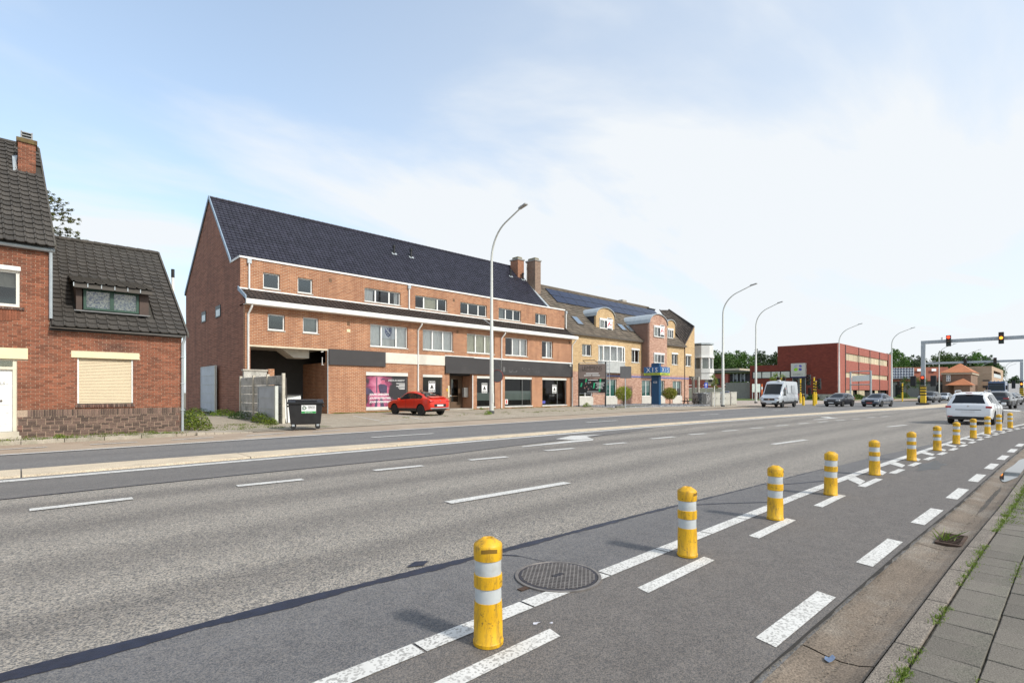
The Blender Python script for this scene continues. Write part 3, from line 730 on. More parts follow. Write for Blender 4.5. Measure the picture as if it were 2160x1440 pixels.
# parking bay lines on the forecourt
pb = MB()
def fline(x1, y1, x2, y2, w):
    p, q = G(x1, y1, .07), G(x2, y2, .07); d = (q - p).normalized(); n = Vector((-d.y, d.x, 0)) * w / 2; B = MB()
    z = lambda P: .022 + (P.y - FE(P.x) - 3.0) / (35 - FE(P.x) - 3.0) * .093 + .006
    B.face([(P.x, P.y, z(P)) for P in (p - n, q - n, q + n, p + n)]); return B.build('bay_line', M_paint, fc)
for l in [(745, 877, 800, 886, .09), (800, 889, 860, 883, .09), (830, 873, 890, 883, .09), (870, 882, 985, 872, .08)]: fline(*l)
# crossing street, verge and lawns farther on
SSV = lambda u: FE(u) + 3.6
sheet('side_street', [(60, 17), (62, 90), (110, 90), (106, 26), (104, 12)], -.004, A_far)
sheet('lawn', [(112, 26.5), (260, 14), (260, 80), (112, 80)], .03, M_grass)
sheet('verge', [(104.5, 19.5), (112, 18.5), (260, 3), (260, 14), (112, 26.5), (105.5, 26.5)], .02, M_path)
sheet('corner_lawn', [(84, 44), (108, 33), (110, 60), (84, 60)], .03, M_grass)
sheet('corner_pavement', [(62, 22.6), (84, 20.6), (103, 19.3), (105, 27), (107.5, 33), (84, 43.8), (62, 46)], .012, mat('corner_paving', (.37, .31, .26), .9, var=.15, scale=1, fine=.3, fscale=9))
# ================================================================== BUILDING HELPERS
PROF_WAVE = [(0, .0), (.05, .04), (.16, .046), (.26, .012), (.5, .0), (.8, .002), (1, .008)]
PROF_FLAT = [(0, .012), (.1, .018), (.18, .0), (.92, .0), (1, .008)]
def tile_field(b, org, ax, up, n, nc, nr, tw, th, prof=PROF_WAVE, skip=None, lip=.035, amp=1.0, seed=0, nopar=False):
    org, ax, up, n = Vector(org), Vector(ax).normalized(), Vector(up).normalized(), Vector(n).normalized(); r = random.Random(seed)
    for i in range(nr):
        for j in range(nc):
            if skip and skip((j + .5) * tw, (i + .5) * th): continue
            o = org + ax * (j * tw) + up * (i * th); lj = lip + r.uniform(-.006, .006); base = len(b.v); k = len(prof)
            for x, h in prof: b.v.append(tuple(o + ax * (x * tw) + n * (h * amp + lj - .035)))
            for x, h in prof: b.v.append(tuple(o + ax * (x * tw) + n * (h * amp + lj)))
            for x, h in prof: b.v.append(tuple(o + ax * (x * tw) + up * (th * 1.03) + n * (h * amp)))
            for q in range(k - 1):
                b.f.append((base + q, base + q + 1, base + k + q + 1, base + k + q)); b.mi.append(0)
                b.f.append((base + k + q, base + k + q + 1, base + 2 * k + q + 1, base + 2 * k + q)); b.mi.append(0)
    return b
def tile_mesh(name, tw, th, prof, m, amp=1.0, lip=.04):
    b = MB(); tile_field(b, (0, 0, 0), (1, 0, 0), (0, 1, 0), (0, 0, 1), 1, 1, tw, th, prof, lip=lip, amp=amp)
    me = bpy.data.meshes.new(name); me.from_pydata(b.v, [], b.f); me.materials.append(m); return me
def W(x0, y0, x1, y1, V):
    p, q = FV(x0, y0, V), FV(x1, y1, V); return (p.x, q.x, q.z, p.z)
def curtain_mesh(b, u0, u1, z0, z1, V, amp=.02, wl=.42):
    n = max(4, int((u1 - u0) / wl * 4)); pr = None
    for i in range(n + 1):
        u = u0 + (u1 - u0) * i / n; d = V + amp * math.sin(i * math.pi / 2 + .6 * math.sin(i * .37)); cur = ((u, d, z0), (u, d, z1))
        if pr: b.face([pr[0], cur[0], cur[1], pr[1]])
        pr = cur
M_sill = mat('stone_sill', (.5, .48, .44), .85, var=.1, fine=.3)
def window(par, h, V, fr=(1,), inset=.13, ft=.07, fm=None, glass=None, curtain=None, cm=None, sill=True, sm=None, ww=.05, name='window', box=None, cov=1.0, sout=.05):
    u0, u1, z0, z1 = h; fm = fm or M_upvc; y0, y1 = V + inset, V + inset + .07; b = MB()
    b.box(u0, u1, y0, y1, z0, z0 + ft); b.box(u0, u1, y0, y1, z1 - ft, z1); b.box(u0, u0 + ft, y0, y1, z0 + ft, z1 - ft); b.box(u1 - ft, u1, y0, y1, z0 + ft, z1 - ft)
    tot = sum(fr); x = u0 + ft; span = u1 - u0 - 2 * ft; edges = [x]
    for q in fr[:-1]:
        x += span * q / tot; b.box(x - ft * .75, x + ft * .75, y0 - .01, y1 - .003, z0 + ft, z1 - ft); edges.append(x)
    edges.append(u1 - ft)
    w = b.build(name, fm, par)
    for a, c in zip(edges, edges[1:]):
        MB().face([(a - .01, y0 + .03, z0 + ft - .01), (c + .01, y0 + .03, z0 + ft - .01), (c + .01, y0 + .03, z1 - ft + .01), (a - .01, y0 + .03, z1 - ft + .01)]).build('pane', glass or M_glass, w)
    if sill: MB().box(u0 - .04, u1 + .04, V - sout, V + inset + .02, z0 - .07, z0 + .002).build('sill', sm or M_sill, w, bevel=.01)
    if curtain:
        cb = MB()
        for a, c in curtain: curtain_mesh(cb, u0 + (u1 - u0) * a + .03, u0 + (u1 - u0) * c - .03, z0 + .05 + (z1 - z0) * (1 - cov), z1 - .05, y1 + .1)
        cb.build('curtain', cm or M_curtain, w, smooth=True)
    if box: MB().box(u0 - .02, u1 + .02, V - .04, V + inset - .01, z1 - .02, z1 + box).build('shutter_box', M_upvc, w, bevel=.015)
    return w
def pipe(par, pts, r=.05, m=None, name='downpipe', n=8): return MB().tube(pts, r, n).build(name, m or M_white, par, smooth=True)
def gpoly(b, pts, mi=0): b.face(pts, mi)

# ================================================================== OLD BRICK HOUSE (left edge)
HV = 22.95
M_mort = mat('old_mortar', (.4, .3, .222), .95, var=.12, scale=4, fine=.4)
M_b_old = mat('old_red_brick', (.25, .088, .047), .9, var=.2, scale=1.1, fine=.35, fscale=60, island=.3, c2=(.12, .055, .04), c2amt=.40, bump=.3, bscale=120)
M_b_pl = mat('dark_plinth_brick', (.13, .085, .066), .7, var=.2, scale=3, fine=.3, island=.55, c2=(.2, .08, .055), c2amt=.45)
M_tile_old = mat('old_roof_tile', (.062, .055, .048), .85, var=.22, scale=2.5, fine=.5, fscale=30, island=.25, c2=(.1, .092, .072), c2amt=.42, bump=.4, bscale=60)
house = thing('old_brick_house', 'old red brick house with dark brick plinth and closed cream shutter', 'house', (0, 24, .05))
uT = .69; uR = 4.43; zE = 3.74; zT = 6.3
sh = W(163, 754, 281, 851, HV)                     # shutter opening
dw = (-1.15, FV(36, 760, HV).x + .0, .33, FV(36, 757, HV).z)           # door opening incl. fanlight
uw = (-1.2, FV(42, 570, HV).x, FV(42, 648, HV).z, FV(42, 571, HV).z)   # upstairs window
lin1 = (FV(150, 745, HV).x, FV(294, 750, HV).x, sh[3], FV(222, 743, HV).z)
lin2 = (-1.4, FV(59, 740, HV).x, dw[3], FV(30, 734, HV).z)
holes = [sh, dw, uw]
b = MB()
wall(b, -8, uT, .05, zT, HV + .012, [h for h in holes[1:]], .3); wall(b, uT, uR, .05, zE, HV + .012, [sh], .3)
b.face([(uR, HV + .012, .05), (uR, 32, .05), (uR, 32, zE), (uR, 28.4, 7.9), (uR, HV + .012, zE)])
b.face([(uT, HV + .3, zE - .2), (uT, 31.5, zE - .2), (uT, 31.5, zT), (uT, HV + .3, zT)]); b.face([(uT, HV + .3, zT), (uT, 31.5, zT), (.4, 27.5, 10.85)])
b.face([(-8, 32, .05), (uR, 32, .05), (uR, 32, zE), (-8, 32, zE)])
b.build('wall', M_mort, house)
# bricks: real pieces; plinth bricks single, the rest of the masonry joined
bwid, bhei, gap = .203, .056, .013
plz = .98                                            # top of plinth bricks
soldier = [W(0, 0, 1, 1, HV)]
def blocked(a, c, z0, z1, ex=()):
    for h in holes + [lin1, lin2] + list(ex):
        if c > h[0] + .005 and a < h[1] - .005 and z1 > h[2] + .005 and z0 < h[3] - .005: return h
    return None
rb = random.Random(4)
def brick_mesh(w, h, m, nm):
    b = MB().box(0, w, 0, .03, 0, h); me = bpy.data.meshes.new(nm); me.from_pydata(b.v, [], b.f); me.materials.append(m); return me
bh_p = .051; bm_s = brick_mesh(bwid, bh_p, M_b_pl, 'brick'); bm_sold = brick_mesh(.052, .2, M_b_pl, 'brick')
cnt = 0; rest = MB(); xr = dw[1] + .0
zrow = .11; row = 0
while zrow < .75:                                    # dark plinth, stacked bond in threes
    off = (.11 if (row // 3) % 2 else 0); u = xr + .03 - off
    while u < uR - .02:
        a, c = max(u, xr + .01), min(u + bwid, uR)
        if c - a > .05 and not blocked(a, c, zrow, zrow + bh_p):
            if c - a > bwid - .01 and cnt < 230:
                o = link('brick', bm_s, house); o.location = (a, HV - rb.uniform(.004, .012), zrow); cnt += 1
            else: rest.box(a, c, HV - .008, HV + .02, zrow, zrow + bh_p, 1)
        u += bwid + gap + .005
    zrow += bh_p + .0185; row += 1
u = xr + .25
while u < uR - .06:                                  # soldier course on top of the plinth
    if not blocked(u, u + .052, zrow, zrow + .2) and cnt < 300:
        o = link('brick', bm_sold, house); o.location = (u, HV - rb.uniform(.004, .01), zrow); cnt += 1
    u += .064
ztop0 = zrow + .2 + gap
def red_row(z, ua, ub):
    u = ua - (rb.random() * .0 + (.108 if int(round(z / (bhei + gap))) % 2 else 0))
    while u < ub:
        a, c = max(u, ua), min(u + bwid, ub)
        h = blocked(a, c, z, z + bhei)
        if h:
            for (p, q) in ((a, min(c, h[0])), (max(a, h[1]), c)):
                if q - p > .03: rest.box(p, q, HV + rb.uniform(-.003, .003), HV + .02, z, z + bhei, 0)
        elif c - a > .03: rest.box(a, c, HV + rb.uniform(-.003, .003), HV + .02, z, z + bhei, 0)
        u += bwid + gap
rowh = bhei + gap; z = ztop0; 
while z < zE - .06: red_row(z, xr + .005, uR); z += rowh
z = .11 + rowh * 3
while z < zT - .05:
    if z > zE - .06: red_row(z, -3.0, uT)
    elif z > dw[3] - .02: red_row(z, -3.0, xr + .004)
    else: red_row(z, -3.0, dw[0])
    z += rowh
z0_ = uw[2] - .1
for k in range(28):                                  # soldier band and header sill under the upstairs window
    u = -1.3 + k * .066
    if u > uw[1] + .05: break
    rest.box(u, u + .055, HV - .05, HV + .05, z0_ + .01, z0_ + .085, 1)
zz = ztop0 - .2
for k in range(60):
    u = sh[0] - .05 + k * .064
    if u > sh[1] + .05: break
    rest.box(u, u + .052, HV - .055, HV + .1, sh[2] - .11, sh[2] - .005, 1)
for k in range(14):
    u = -.75 + k * .066
    if u > uw[1] + .0: break
    rest.box(u, u + .055, HV - .012, HV - .002, z0_ - .42 + .012 * k, z0_ - .03, 0)
br = rest.build('brickwork', [M_b_old, M_b_pl], house); br['kind'] = 'stuff'
for h, nm in ((lin1, 'lintel'), (lin2, 'lintel')): MB().box(h[0], h[1], HV - .035, HV + .05, h[2], h[3]).build(nm, M_cream, house, bevel=.008)
# roller shutter of single slats
shp = MB().box(sh[0], sh[0] + .045, HV + .05, HV + .12, sh[2], sh[3]).box(sh[1] - .045, sh[1], HV + .05, HV + .12, sh[2], sh[3]).box(sh[0], sh[1], HV + .16, HV + .2, sh[2], sh[3]).build('roller_shutter', M_upvc, house)
M_slat = mat('cream_slat', (.62, .5, .325), .5, var=.05)
ns = 30; hs = (sh[3] - sh[2] - .03) / ns
sl_me = None
for k in range(ns):
    z0 = sh[2] + .03 + k * hs
    b = MB().hexa([(sh[0] + .04, HV + .082, z0), (sh[1] - .04, HV + .082, z0), (sh[1] - .04, HV + .1, z0), (sh[0] + .04, HV + .1, z0), (sh[0] + .04, HV + .09, z0 + hs - .012), (sh[1] - .04, HV + .09, z0 + hs - .012), (sh[1] - .04, HV + .1, z0 + hs - .012), (sh[0] + .04, HV + .1, z0 + hs - .012)])
    b.build('slat', M_slat, shp)
MB().box(sh[0], sh[1], HV + .04, HV + .12, sh[2], sh[2] + .03).build('bottom_rail', M_black, shp)
# front door
dr_ = MB().box(dw[0], dw[1] - .0, HV + .1, HV + .16, dw[2], dw[3])
door = thing('x', None, None); bpy.data.objects.remove(door)
zf = FV(20, 783, HV).z; zh = FV(20, 776, HV).z
b = MB().box(dw[0], dw[1] - .1, HV + .14, HV + .18, dw[2] + .0, zh - .04)
door = b.build('door', mat('white_door', (.78, .77, .74), .45, var=.06, c2=(.62, .56, .46), c2amt=.3), house)
MB().box(dw[1] - .1, dw[1], HV + .06, HV + .18, dw[2], dw[3]).box(dw[0], dw[1] - .1, HV + .06, HV + .18, zh - .04, zh + .04).box(dw[0], dw[1] - .1, HV + .06, HV + .18, dw[3] - .06, dw[3]).build('door_frame', mat('cream_frame', (.7, .64, .5), .6, var=.08), door)
MB().box(dw[0], dw[1] - .1, HV + .12, HV + .126, zh + .04, dw[3] - .06).build('fanlight', M_glass, door)
uc = dw[1] - .3
for (a, c) in ((dw[2] + .2, dw[2] + .62), (dw[2] + .85, dw[2] + 1.55)):
    pb_ = MB()
    for q in range(2):
        e = .05 * q; pb_.box(uc - 1.0, uc + .12 - e, HV + .125 - .0, HV + .14, c - e - .018, c - e); pb_.box(uc - 1.0, uc + .12 - e, HV + .125, HV + .14, a + e, a + e + .018); pb_.box(uc + .1 - e, uc + .12 - e, HV + .126, HV + .14, a + e, c - e)
    pb_.build('door_panel', M_upvc, door)
MB().lathe([(.028, 0), (.03, .03), (.02, .045), (0, .05)], 0, 0, 12, axis='y').build('door_knob', mat('brass_dark', (.15, .12, .08), .4, .8), door).location = (FV(4, 845, HV).x - .02, HV + .095, FV(4, 845, HV).z)
p = FV(3, 808, HV); text('24', .16, .085, (p.x - .0, HV + .13, p.z), M_black, door, 'house_number')
MB().box(dw[0], dw[1] + .05, HV - .12, HV + .2, .1, .33).box(dw[0], dw[1] + .1, HV - .2, HV - .12, .1, .2).build('door_step', mat('pale_stone', (.5, .45, .36), .9, var=.12), house, bevel=.012)
MB().box(dw[0], dw[1], HV + .25, HV + .3, dw[2], dw[3]).box(uw[0], uw[1], HV + .7, HV + .75, uw[2] - .2, uw[3]).build('interior', M_dark, house)
window(house, uw, HV, (1,), .06, .09, fm=mat('cream_upvc', (.76, .72, .64), .4, var=.04), sill=False, curtain=[(0, 1)], cm=mat('beige_blind', (.35, .33, .28), .9), cov=.5, box=.12)
# lean pipes and gutters
MB().tube([(-8, HV - .12, zT + .02), (uT + .12, HV - .12, zT - .04)], .075, 10).build('gutter', M_zinc, house, smooth=True)
MB().box(-8, uT + .05, HV - .06, HV + .2, zT - .1, zT + .06).box(uT, uR + .02, HV - .05, HV + .2, zE - .1, zE + .05).build('soffit', mat('dark_soffit', (.03, .03, .03), .8), house)
MB().tube([(uT + .0, HV - .14, zE + .03), (uR + .1, HV - .14, zE - .02)], .065, 10).build('gutter', M_zinc, house, smooth=True)
pipe(house, [(uT + .02, HV - .1, zT - .1), (uT + .02, HV - .07, zT - .35), (uT + .02, HV - .07, zE + .28)], .048, M_zinc)
pipe(house, [(uR + .06, HV - .14, zE - .04), (uR + .07, HV - .12, zE - .16), (uR + .02, HV - .06, zE - .35), (uR + .02, HV - .06, .1)], .045, M_zinc)
for k in range(3): MB().box(uR - .04, uR + .09, HV - .12, HV, .9 + k * 1.0, .93 + k * 1.0).build('pipe_bracket', M_zinc, house)
# roofs: single tiles
def roof(par, org, ax, up, nc, nr, tw, th, me, skip=None, cap=300):
    ax, up = Vector(ax).normalized(), Vector(up).normalized(); n = ax.cross(up).normalized(); up2 = n.cross(ax); k = 0
    for i in range(nr):
        for j in range(nc):
            pos = Vector(org) + ax * (j * tw) + up * (i * th)
            if skip and skip(pos + ax * tw * .5 + up * th * .5): continue
            o = link('tile', me, par); k += 1
            m4 = Matrix((ax, up, n)).transposed().to_4x4(); m4.translation = pos + n * rb.uniform(.0, .008); o.matrix_basis = m4
    return k
low = MB(); sl = Vector((0, 5.9, 4.2)).normalized()
low.face([(uT, HV - .32, zE - .02), (uR + .1, HV - .32, zE - .02), (uR + .1, 28.4, 7.9), (uT - .1, 28.4, 7.9)])
low.face([(uR + .1, 28.4, 7.9), (uR + .1, 33.2, 4.2), (uT, 33.2, 4.2), (uT, 28.4, 7.9)])
lowr = low.build('roof', mat('roof_underlay', (.05, .046, .04), .9), house)
tme = tile_mesh('tile', .292, .325, PROF_WAVE, M_tile_old, .9)
u0d, u1d = 1.38, 3.46; vd = 23.4
inD = lambda p: u0d - .1 < p.x < u1d + .12 and (vd - .05 < p.y < 25.35)
roof(lowr, (uT + .03, HV - .34, zE + .0), (1, 0, 0), sl, 13, 22, .292, .325, tme, inD)
b = MB()
for k in range(10): b.tube([(uT + .05 + k * .38, 28.42, 7.95), (uT + .05 + k * .38 + .4, 28.42, 7.95)], [.1, .085], 10)
b.build('ridge_tiles', M_tile_old, lowr, smooth=True)
MB().prism([(uR + .12, HV - .34, zE - .1), (uR + .12, HV - .34, zE + .06), (uR + .12, 28.42, 8.02), (uR + .12, 28.42, 7.84)], (.06, 0, 0)).build('verge', M_tile_old, lowr)
tall = MB(); tall.face([(-8, HV - .3, zT + .02), (uT + .12, HV - .3, zT + .02), (.48, 27.5, 11.05), (-8, 27.5, 11.05)]); tall.face([(.48, 27.5, 11.05), (uT + .1, 32, 6.6), (-8, 32, 6.6), (-8, 27.5, 11.05)])
tallr = tall.build('roof', MATS['roof_underlay'], house)
s2 = Vector((-.30, 4.85, 4.72)).normalized(); tme2 = tile_mesh('tile', .245, .3, PROF_WAVE, M_tile_old, .9)
inC = lambda p: (p.x > -.1 and 25.98 < p.y < 26.5) or p.x < -1.6
roof(tallr, (uT + .12 - .245 * 9, HV - .33, zT + .03), (1, 0, 0), s2, 9, 23, .245, .3, tme2, inC)
MB().prism([(uT + .1, HV - .32, zT - .02), (uT + .1, HV - .32, zT + .12), (.48, 27.5, 11.15), (.48, 27.5, 11.0)], (.05, 0, 0)).build('verge', M_tile_old, tallr)
MB().tube([(-8, 27.5, 11.1), (.5, 27.5, 11.1)], .1, 8).build('ridge_tiles', M_tile_old, tallr, smooth=True)
# chimney
M_chb = mat('chimney_brick', (.22, .08, .045), .9, var=.25, scale=3, island=.35, fine=.3)
cu0, cu1, cv0, cv1 = FV(38, 330, 26).x, FV(75, 330, 26).x, 26.0, 26.5; cz0, cz1 = 9.3, FV(56, 293, 26).z
ch = MB().box(cu0, cu1, cv0, cv1, cz0, cz1).build('chimney', mat('chimney_mortar', (.36, .26, .19), .95), tallr)
b = MB(); z = cz0; k = 0
while z < cz1 - .05:
    u = cu0 - (.1 if k % 2 else 0)
    while u < cu1:
        a, c = max(u, cu0 - .006), min(u + .19, cu1 + .006)
        if c - a > .02: b.box(a, c, cv0 - .008, cv0 + .02, z, z + .058)
        u += .2
    for vv in (0, 1, 2): b.box(cu0 - .008, cu0 + .02, cv0 + vv * .2 - (.1 if k % 2 else 0) + .1, min(cv1, cv0 + vv * .2 + .19), z, z + .058); b.box(cu1 - .02, cu1 + .008, cv0 + vv * .2 + .01, min(cv1, cv0 + vv * .2 + .19), z, z + .058)
    z += .07; k += 1
bk = b.build('chimney_bricks', M_chb, ch); bk['kind'] = 'stuff'
b = MB().box(cu0 - .05, cu1 + .05, cv0 - .05, cv1 + .05, cz1 - .17, cz1); b.build('chimney_crown', mat('mossy_brick', (.13, .085, .045), .95, var=.3, scale=9, c2=(.17, .14, .045)), ch, bevel=.02)
b = MB(); um = (cu0 + cu1) / 2
for k in range(3): b.box(um - .17, um + .15, cv0 + .05, cv1 - .05, cz1 + .03 + k * .1, cz1 + .06 + k * .1)
for s_ in (-.17, .12): b.box(um + s_, um + s_ + .04, cv0 + .06, cv1 - .06, cz1, cz1 + .29)
b.build('cowl', mat('grey_cowl', (.3, .31, .31), .7), ch)
MB().hexa([(cu0 - .1, 25.8, 9.32), (cu1 + .08, 25.8, 9.32), (cu1 + .08, 26.05, 9.55), (cu0 - .1, 26.05, 9.55), (cu0 - .1, 25.8, 9.4), (cu1 + .08, 25.8, 9.4), (cu1 + .08, 26.0, 9.62), (cu0 - .1, 26.0, 9.62)]).build('flashing', M_zinc, ch)
MB().prism([(cu0 - .12, 25.82, 9.4), (cu0 - .02, 25.9, 9.42), (cu0 - .02, 26.5, 10.3), (cu0 - .16, 26.5, 10.25)], (0, 0, .04)).build('flashing', M_zinc, ch)
# shed dormer with green window
dz0, dz1 = 4.42, 5.24
dm = MB(); dm.box(u0d, u1d, vd + .02, vd + .05, dz1 - .03, dz1 + .02); dorm = dm.build('dormer', mat('brown_board', (.07, .045, .035), .7, var=.15), lowr)
MB().box(u0d, u0d + .16, vd, vd + .06, dz0, dz1).build('cheek_board', MATS['brown_board'], dorm); MB().box(u1d - .28, u1d, vd, vd + .06, dz0, dz1).build('cheek_board', MATS['brown_board'], dorm)
for uu_ in (u0d, u1d - .03): MB().prism([(uu_, vd + .06, dz0), (uu_, vd + .06, dz1), (uu_, 25.5, 5.93)], (.03, 0, 0)).build('dormer_cheek', MATS['brown_board'], dorm)
M_green = mat('green_frame', (.02, .06, .04), .45, var=.1)
w = window(dorm, (u0d + .2, u1d - .3, dz0 + .06, dz1 - .02), vd - .02, (1, 1), .02, .075, fm=M_green, sill=False)
m, nt, b_ = _mk('lace_curtain'); N = NT(nt); o = N.obj(); vo = N.noise(o, 14, 6, .7, .8)
N.link(N.mix(N.rng(vo, .45, .56), c4((.17, .19, .28)), c4((.75, .72, .62))), b_.inputs['Base Color']); b_.inputs['Roughness'].default_value = .9
cb = MB(); curtain_mesh(cb, u0d + .2, u1d - .3, dz0 + .08, dz1 - .06, vd + .1, .012, .3); cb.build('curtain', m, dorm, smooth=True)
MB().box(u0d + .1, u1d - .1, vd + .35, vd + .4, dz0 + .3, dz1).build('interior', M_dark, dorm)
for k in range(6):
    u = u0d - .08 + k * (u1d - u0d + .16) / 6; MB().box(u + .012, u + (u1d - u0d + .16) / 6 - .012, vd - .3, vd - .26, dz1 - .06, dz1 + .09).build('fascia_board', mat('grey_brown_fascia', (.075, .065, .055), .7), dorm)
    MB().box(u - .012, u + .012, vd - .315, vd - .255, dz1 - .03, dz1 + .1).build('gutter_bracket', M_zinc, dorm)
MB().box(u0d - .05, u1d + .05, vd - .26, vd + .02, dz1 - .04, dz1 + .02).build('dormer_soffit', MATS['dark_soffit'], dorm)
dsl = Vector((0, 2.55, .62)).normalized()
MB().face([(u0d - .1, vd - .32, dz1 + .07), (u1d + .1, vd - .32, dz1 + .07), (u1d + .1, 25.7, 6.02), (u0d - .1, 25.7, 6.02)]).build('dormer_deck', MATS['roof_underlay'], dorm)
roof(lowr, (u0d - .12, vd - .34, dz1 + .1), (1, 0, 0), dsl, 8, 8, .292, .325, tme)
MB().box(u0d - .06, u1d + .04, vd - .09, vd + .0, dz0 - .02, dz0 + .02).build('lead_apron', mat('dull_lead', (.2, .2, .2), .7), dorm)

# white flue behind the house, larch behind the roof
fl = MB().tube([(5.35, 29.6, .04), (5.35, 29.6, 7.2)], .06, 10).build('flue_pipe', M_white, None, True); tag(fl, 'thin white flue pipe with dark tip rising behind the old house roof', 'pipe')
MB().tube([(5.35, 29.6, 7.15), (5.35, 29.6, 7.55)], .075, 10).build('flue_tip', M_black, fl, True)

# ================================================================== LONG SHOP AND APARTMENT BLOCK
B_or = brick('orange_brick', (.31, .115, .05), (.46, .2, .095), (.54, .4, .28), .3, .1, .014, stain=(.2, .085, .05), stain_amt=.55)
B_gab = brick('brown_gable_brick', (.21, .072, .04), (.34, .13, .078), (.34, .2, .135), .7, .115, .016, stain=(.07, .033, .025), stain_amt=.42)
M_tile_bl = mat('black_glazed_tile', (.026, .025, .038), .42, var=.18, scale=1.2, island=.25, spec=.45)
M_tile_br = mat('brown_black_tile', (.045, .035, .03), .6, var=.2, scale=1.5, island=.3)
M_signdk = mat('dark_grey_sign', (.04, .037, .038), .55, var=.12, scale=.8, c2=(.06, .055, .055), c2amt=.4)
MU0, MU1, MV, M3 = 9.95, 40.9, 34.2, 35.2
block = thing('apartment_block', 'long orange brick shop and apartment block with steep black tiled roof', 'building', ((MU0 + MU1) / 2, MV + 4, .05))
f1 = [W(565, 661, 601, 698, MV), W(639, 668, 672, 703.5, MV), W(781, 681.5, 860, 735, MV), W(892, 694, 956, 741, MV), W(985, 703, 1043, 748.5, MV), W(1066, 710.5, 1113, 751.5, MV), W(1143, 718, 1166, 754.5, MV)]
f2 = [W(555, 573.5, 590.5, 612, M3), W(628, 585, 659.5, 619.5, M3), W(769, 606.5, 845, 645, M3), W(876, 623, 943, 658, M3), W(971, 636.5, 1027, 668.5, M3), W(1052, 648.5, 1099, 678.5, M3), W(1129, 659.5, 1153, 684.5, M3)]
zs1 = sum(h[2] for h in f1[2:]) / 5; zt1 = sum(h[3] for h in f1[2:]) / 5
f1 = [(h[0], h[1], h[2] if i < 2 else zs1, h[3] if i < 2 else zt1) for i, h in enumerate(f1)]
zs2 = sum(h[2] for h in f2) / 7; zt2 = sum(h[3] for h in f2) / 7; f2 = [(h[0], h[1], zs2, zt2) for h in f2]
g0 = .3
passage = (FV(527, 760, MV).x, FV(690.5, 760, MV).x, -.1, FV(600, 731, MV).z)
post = W(772, 784, 860.5, 866, MV); post = (post[0], post[1], .28, post[3])
gs = lambda x0, y0, x1: (FV(x0, 800, MV).x, FV(x1, 800, MV).x, g0, FV(x0, y0, MV).z)
sw = [gs(892, 788, 933), gs(1006, 792.5, 1044), gs(1065, 795, 1122), gs(1144, 797, 1195)]
zw = sum(h[3] for h in sw) / 4; sw = [(h[0], h[1], h[2], zw) for h in sw]
door_r = (FV(948, 800, MV).x, FV(996, 800, MV).x, .2, FV(948, 788, MV).z + .1)
gz = 7.0
b = MB(); wall(b, MU0, MU1, -.05, gz, MV, f1 + [passage, post, door_r] + sw, .3); wall(b, MU0, MU1, gz, 10.05, M3, f2, .3)
b.build('front_wall', B_or, block)
print('pass', passage, 'f1', f1[2], 'f2', f2[2], 'sw', sw[0])
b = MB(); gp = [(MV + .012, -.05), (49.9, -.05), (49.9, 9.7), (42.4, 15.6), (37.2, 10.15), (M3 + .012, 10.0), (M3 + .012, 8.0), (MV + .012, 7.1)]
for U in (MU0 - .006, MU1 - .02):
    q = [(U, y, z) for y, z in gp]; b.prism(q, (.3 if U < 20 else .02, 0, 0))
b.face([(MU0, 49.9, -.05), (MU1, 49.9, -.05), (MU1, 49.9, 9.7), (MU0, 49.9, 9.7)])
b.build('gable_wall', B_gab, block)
# brick return pier of the front corner in the lighter brick
MB().box(MU0 - .012, MU0 + .2, MV - .006, MV + .35, 0, 6.9).build('corner_pier', B_or, block)
# floors and interior backdrop
b = MB().box(MU0 + .3, MU1 - .1, MV + .31, 49.8, passage[3] + .12, passage[3] + .3).box(MU0 + .3, MU1 - .1, MV + .31, 49.8, 6.9, 7.05)
b.box(MU0 + .3, MU1 - .1, MV + 4.2, MV + 4.3, 0, 9.9).box(passage[1] + 4, passage[1] + 4.1, MV + .31, MV + 4.2, 3.7, 6.9).box(28, 28.1, MV + .31, MV + 4.2, 0, 6.9).box(28, 28.1, M3 + .31, MV + 4.2, 7.05, 9.9)
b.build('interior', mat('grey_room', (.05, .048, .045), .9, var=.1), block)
# passage through the block
b = MB()
b.box(MU0 + .3, passage[0] - .002, MV + .3, 46, -.05, 3.5).box(passage[1] + .002, passage[1] + .3, MV + .3, 46, -.05, 3.6).box(passage[0], passage[1], 45.8, 46, -.05, 3.6)
b.build('passage_wall', B_or, block)
MB().box(MU0 + .31, passage[1] + .3, MV + .302, 46, passage[3] + .004, passage[3] + .1).build('passage_ceiling', mat('white_ceiling', (.6, .57, .5), .9, var=.1), block)
pl = passage[0] + (passage[1] - passage[0]) * .5; pr_ = passage[0] + (passage[1] - passage[0]) * .82; zc_ = passage[3]
MB().hexa([(pl + .55, MV + .9, zc_ - .62), (pr_, MV + .9, zc_ - .62), (pr_, MV + 2.2, zc_ - .62), (pl + .55, MV + 2.2, zc_ - .62), (pl - .35, MV + .9, zc_ + .002), (pr_, MV + .9, zc_ + .002), (pr_, MV + 2.2, zc_ + .002), (pl - .35, MV + 2.2, zc_ + .002)]).build('passage_beam', MATS['white_ceiling'], block)
MB().box(passage[0] - .05, passage[1] + .05, MV - .02, MV + .31, zc_ - .1, zc_ + .003).build('lintel', mat('cream_lintel', (.62, .55, .42), .85, var=.1), block)
MB().box(passage[1] + .0, passage[1] + .05, MV - .03, MV + .02, 0, zc_).build('corner_guard', M_zinc, block)
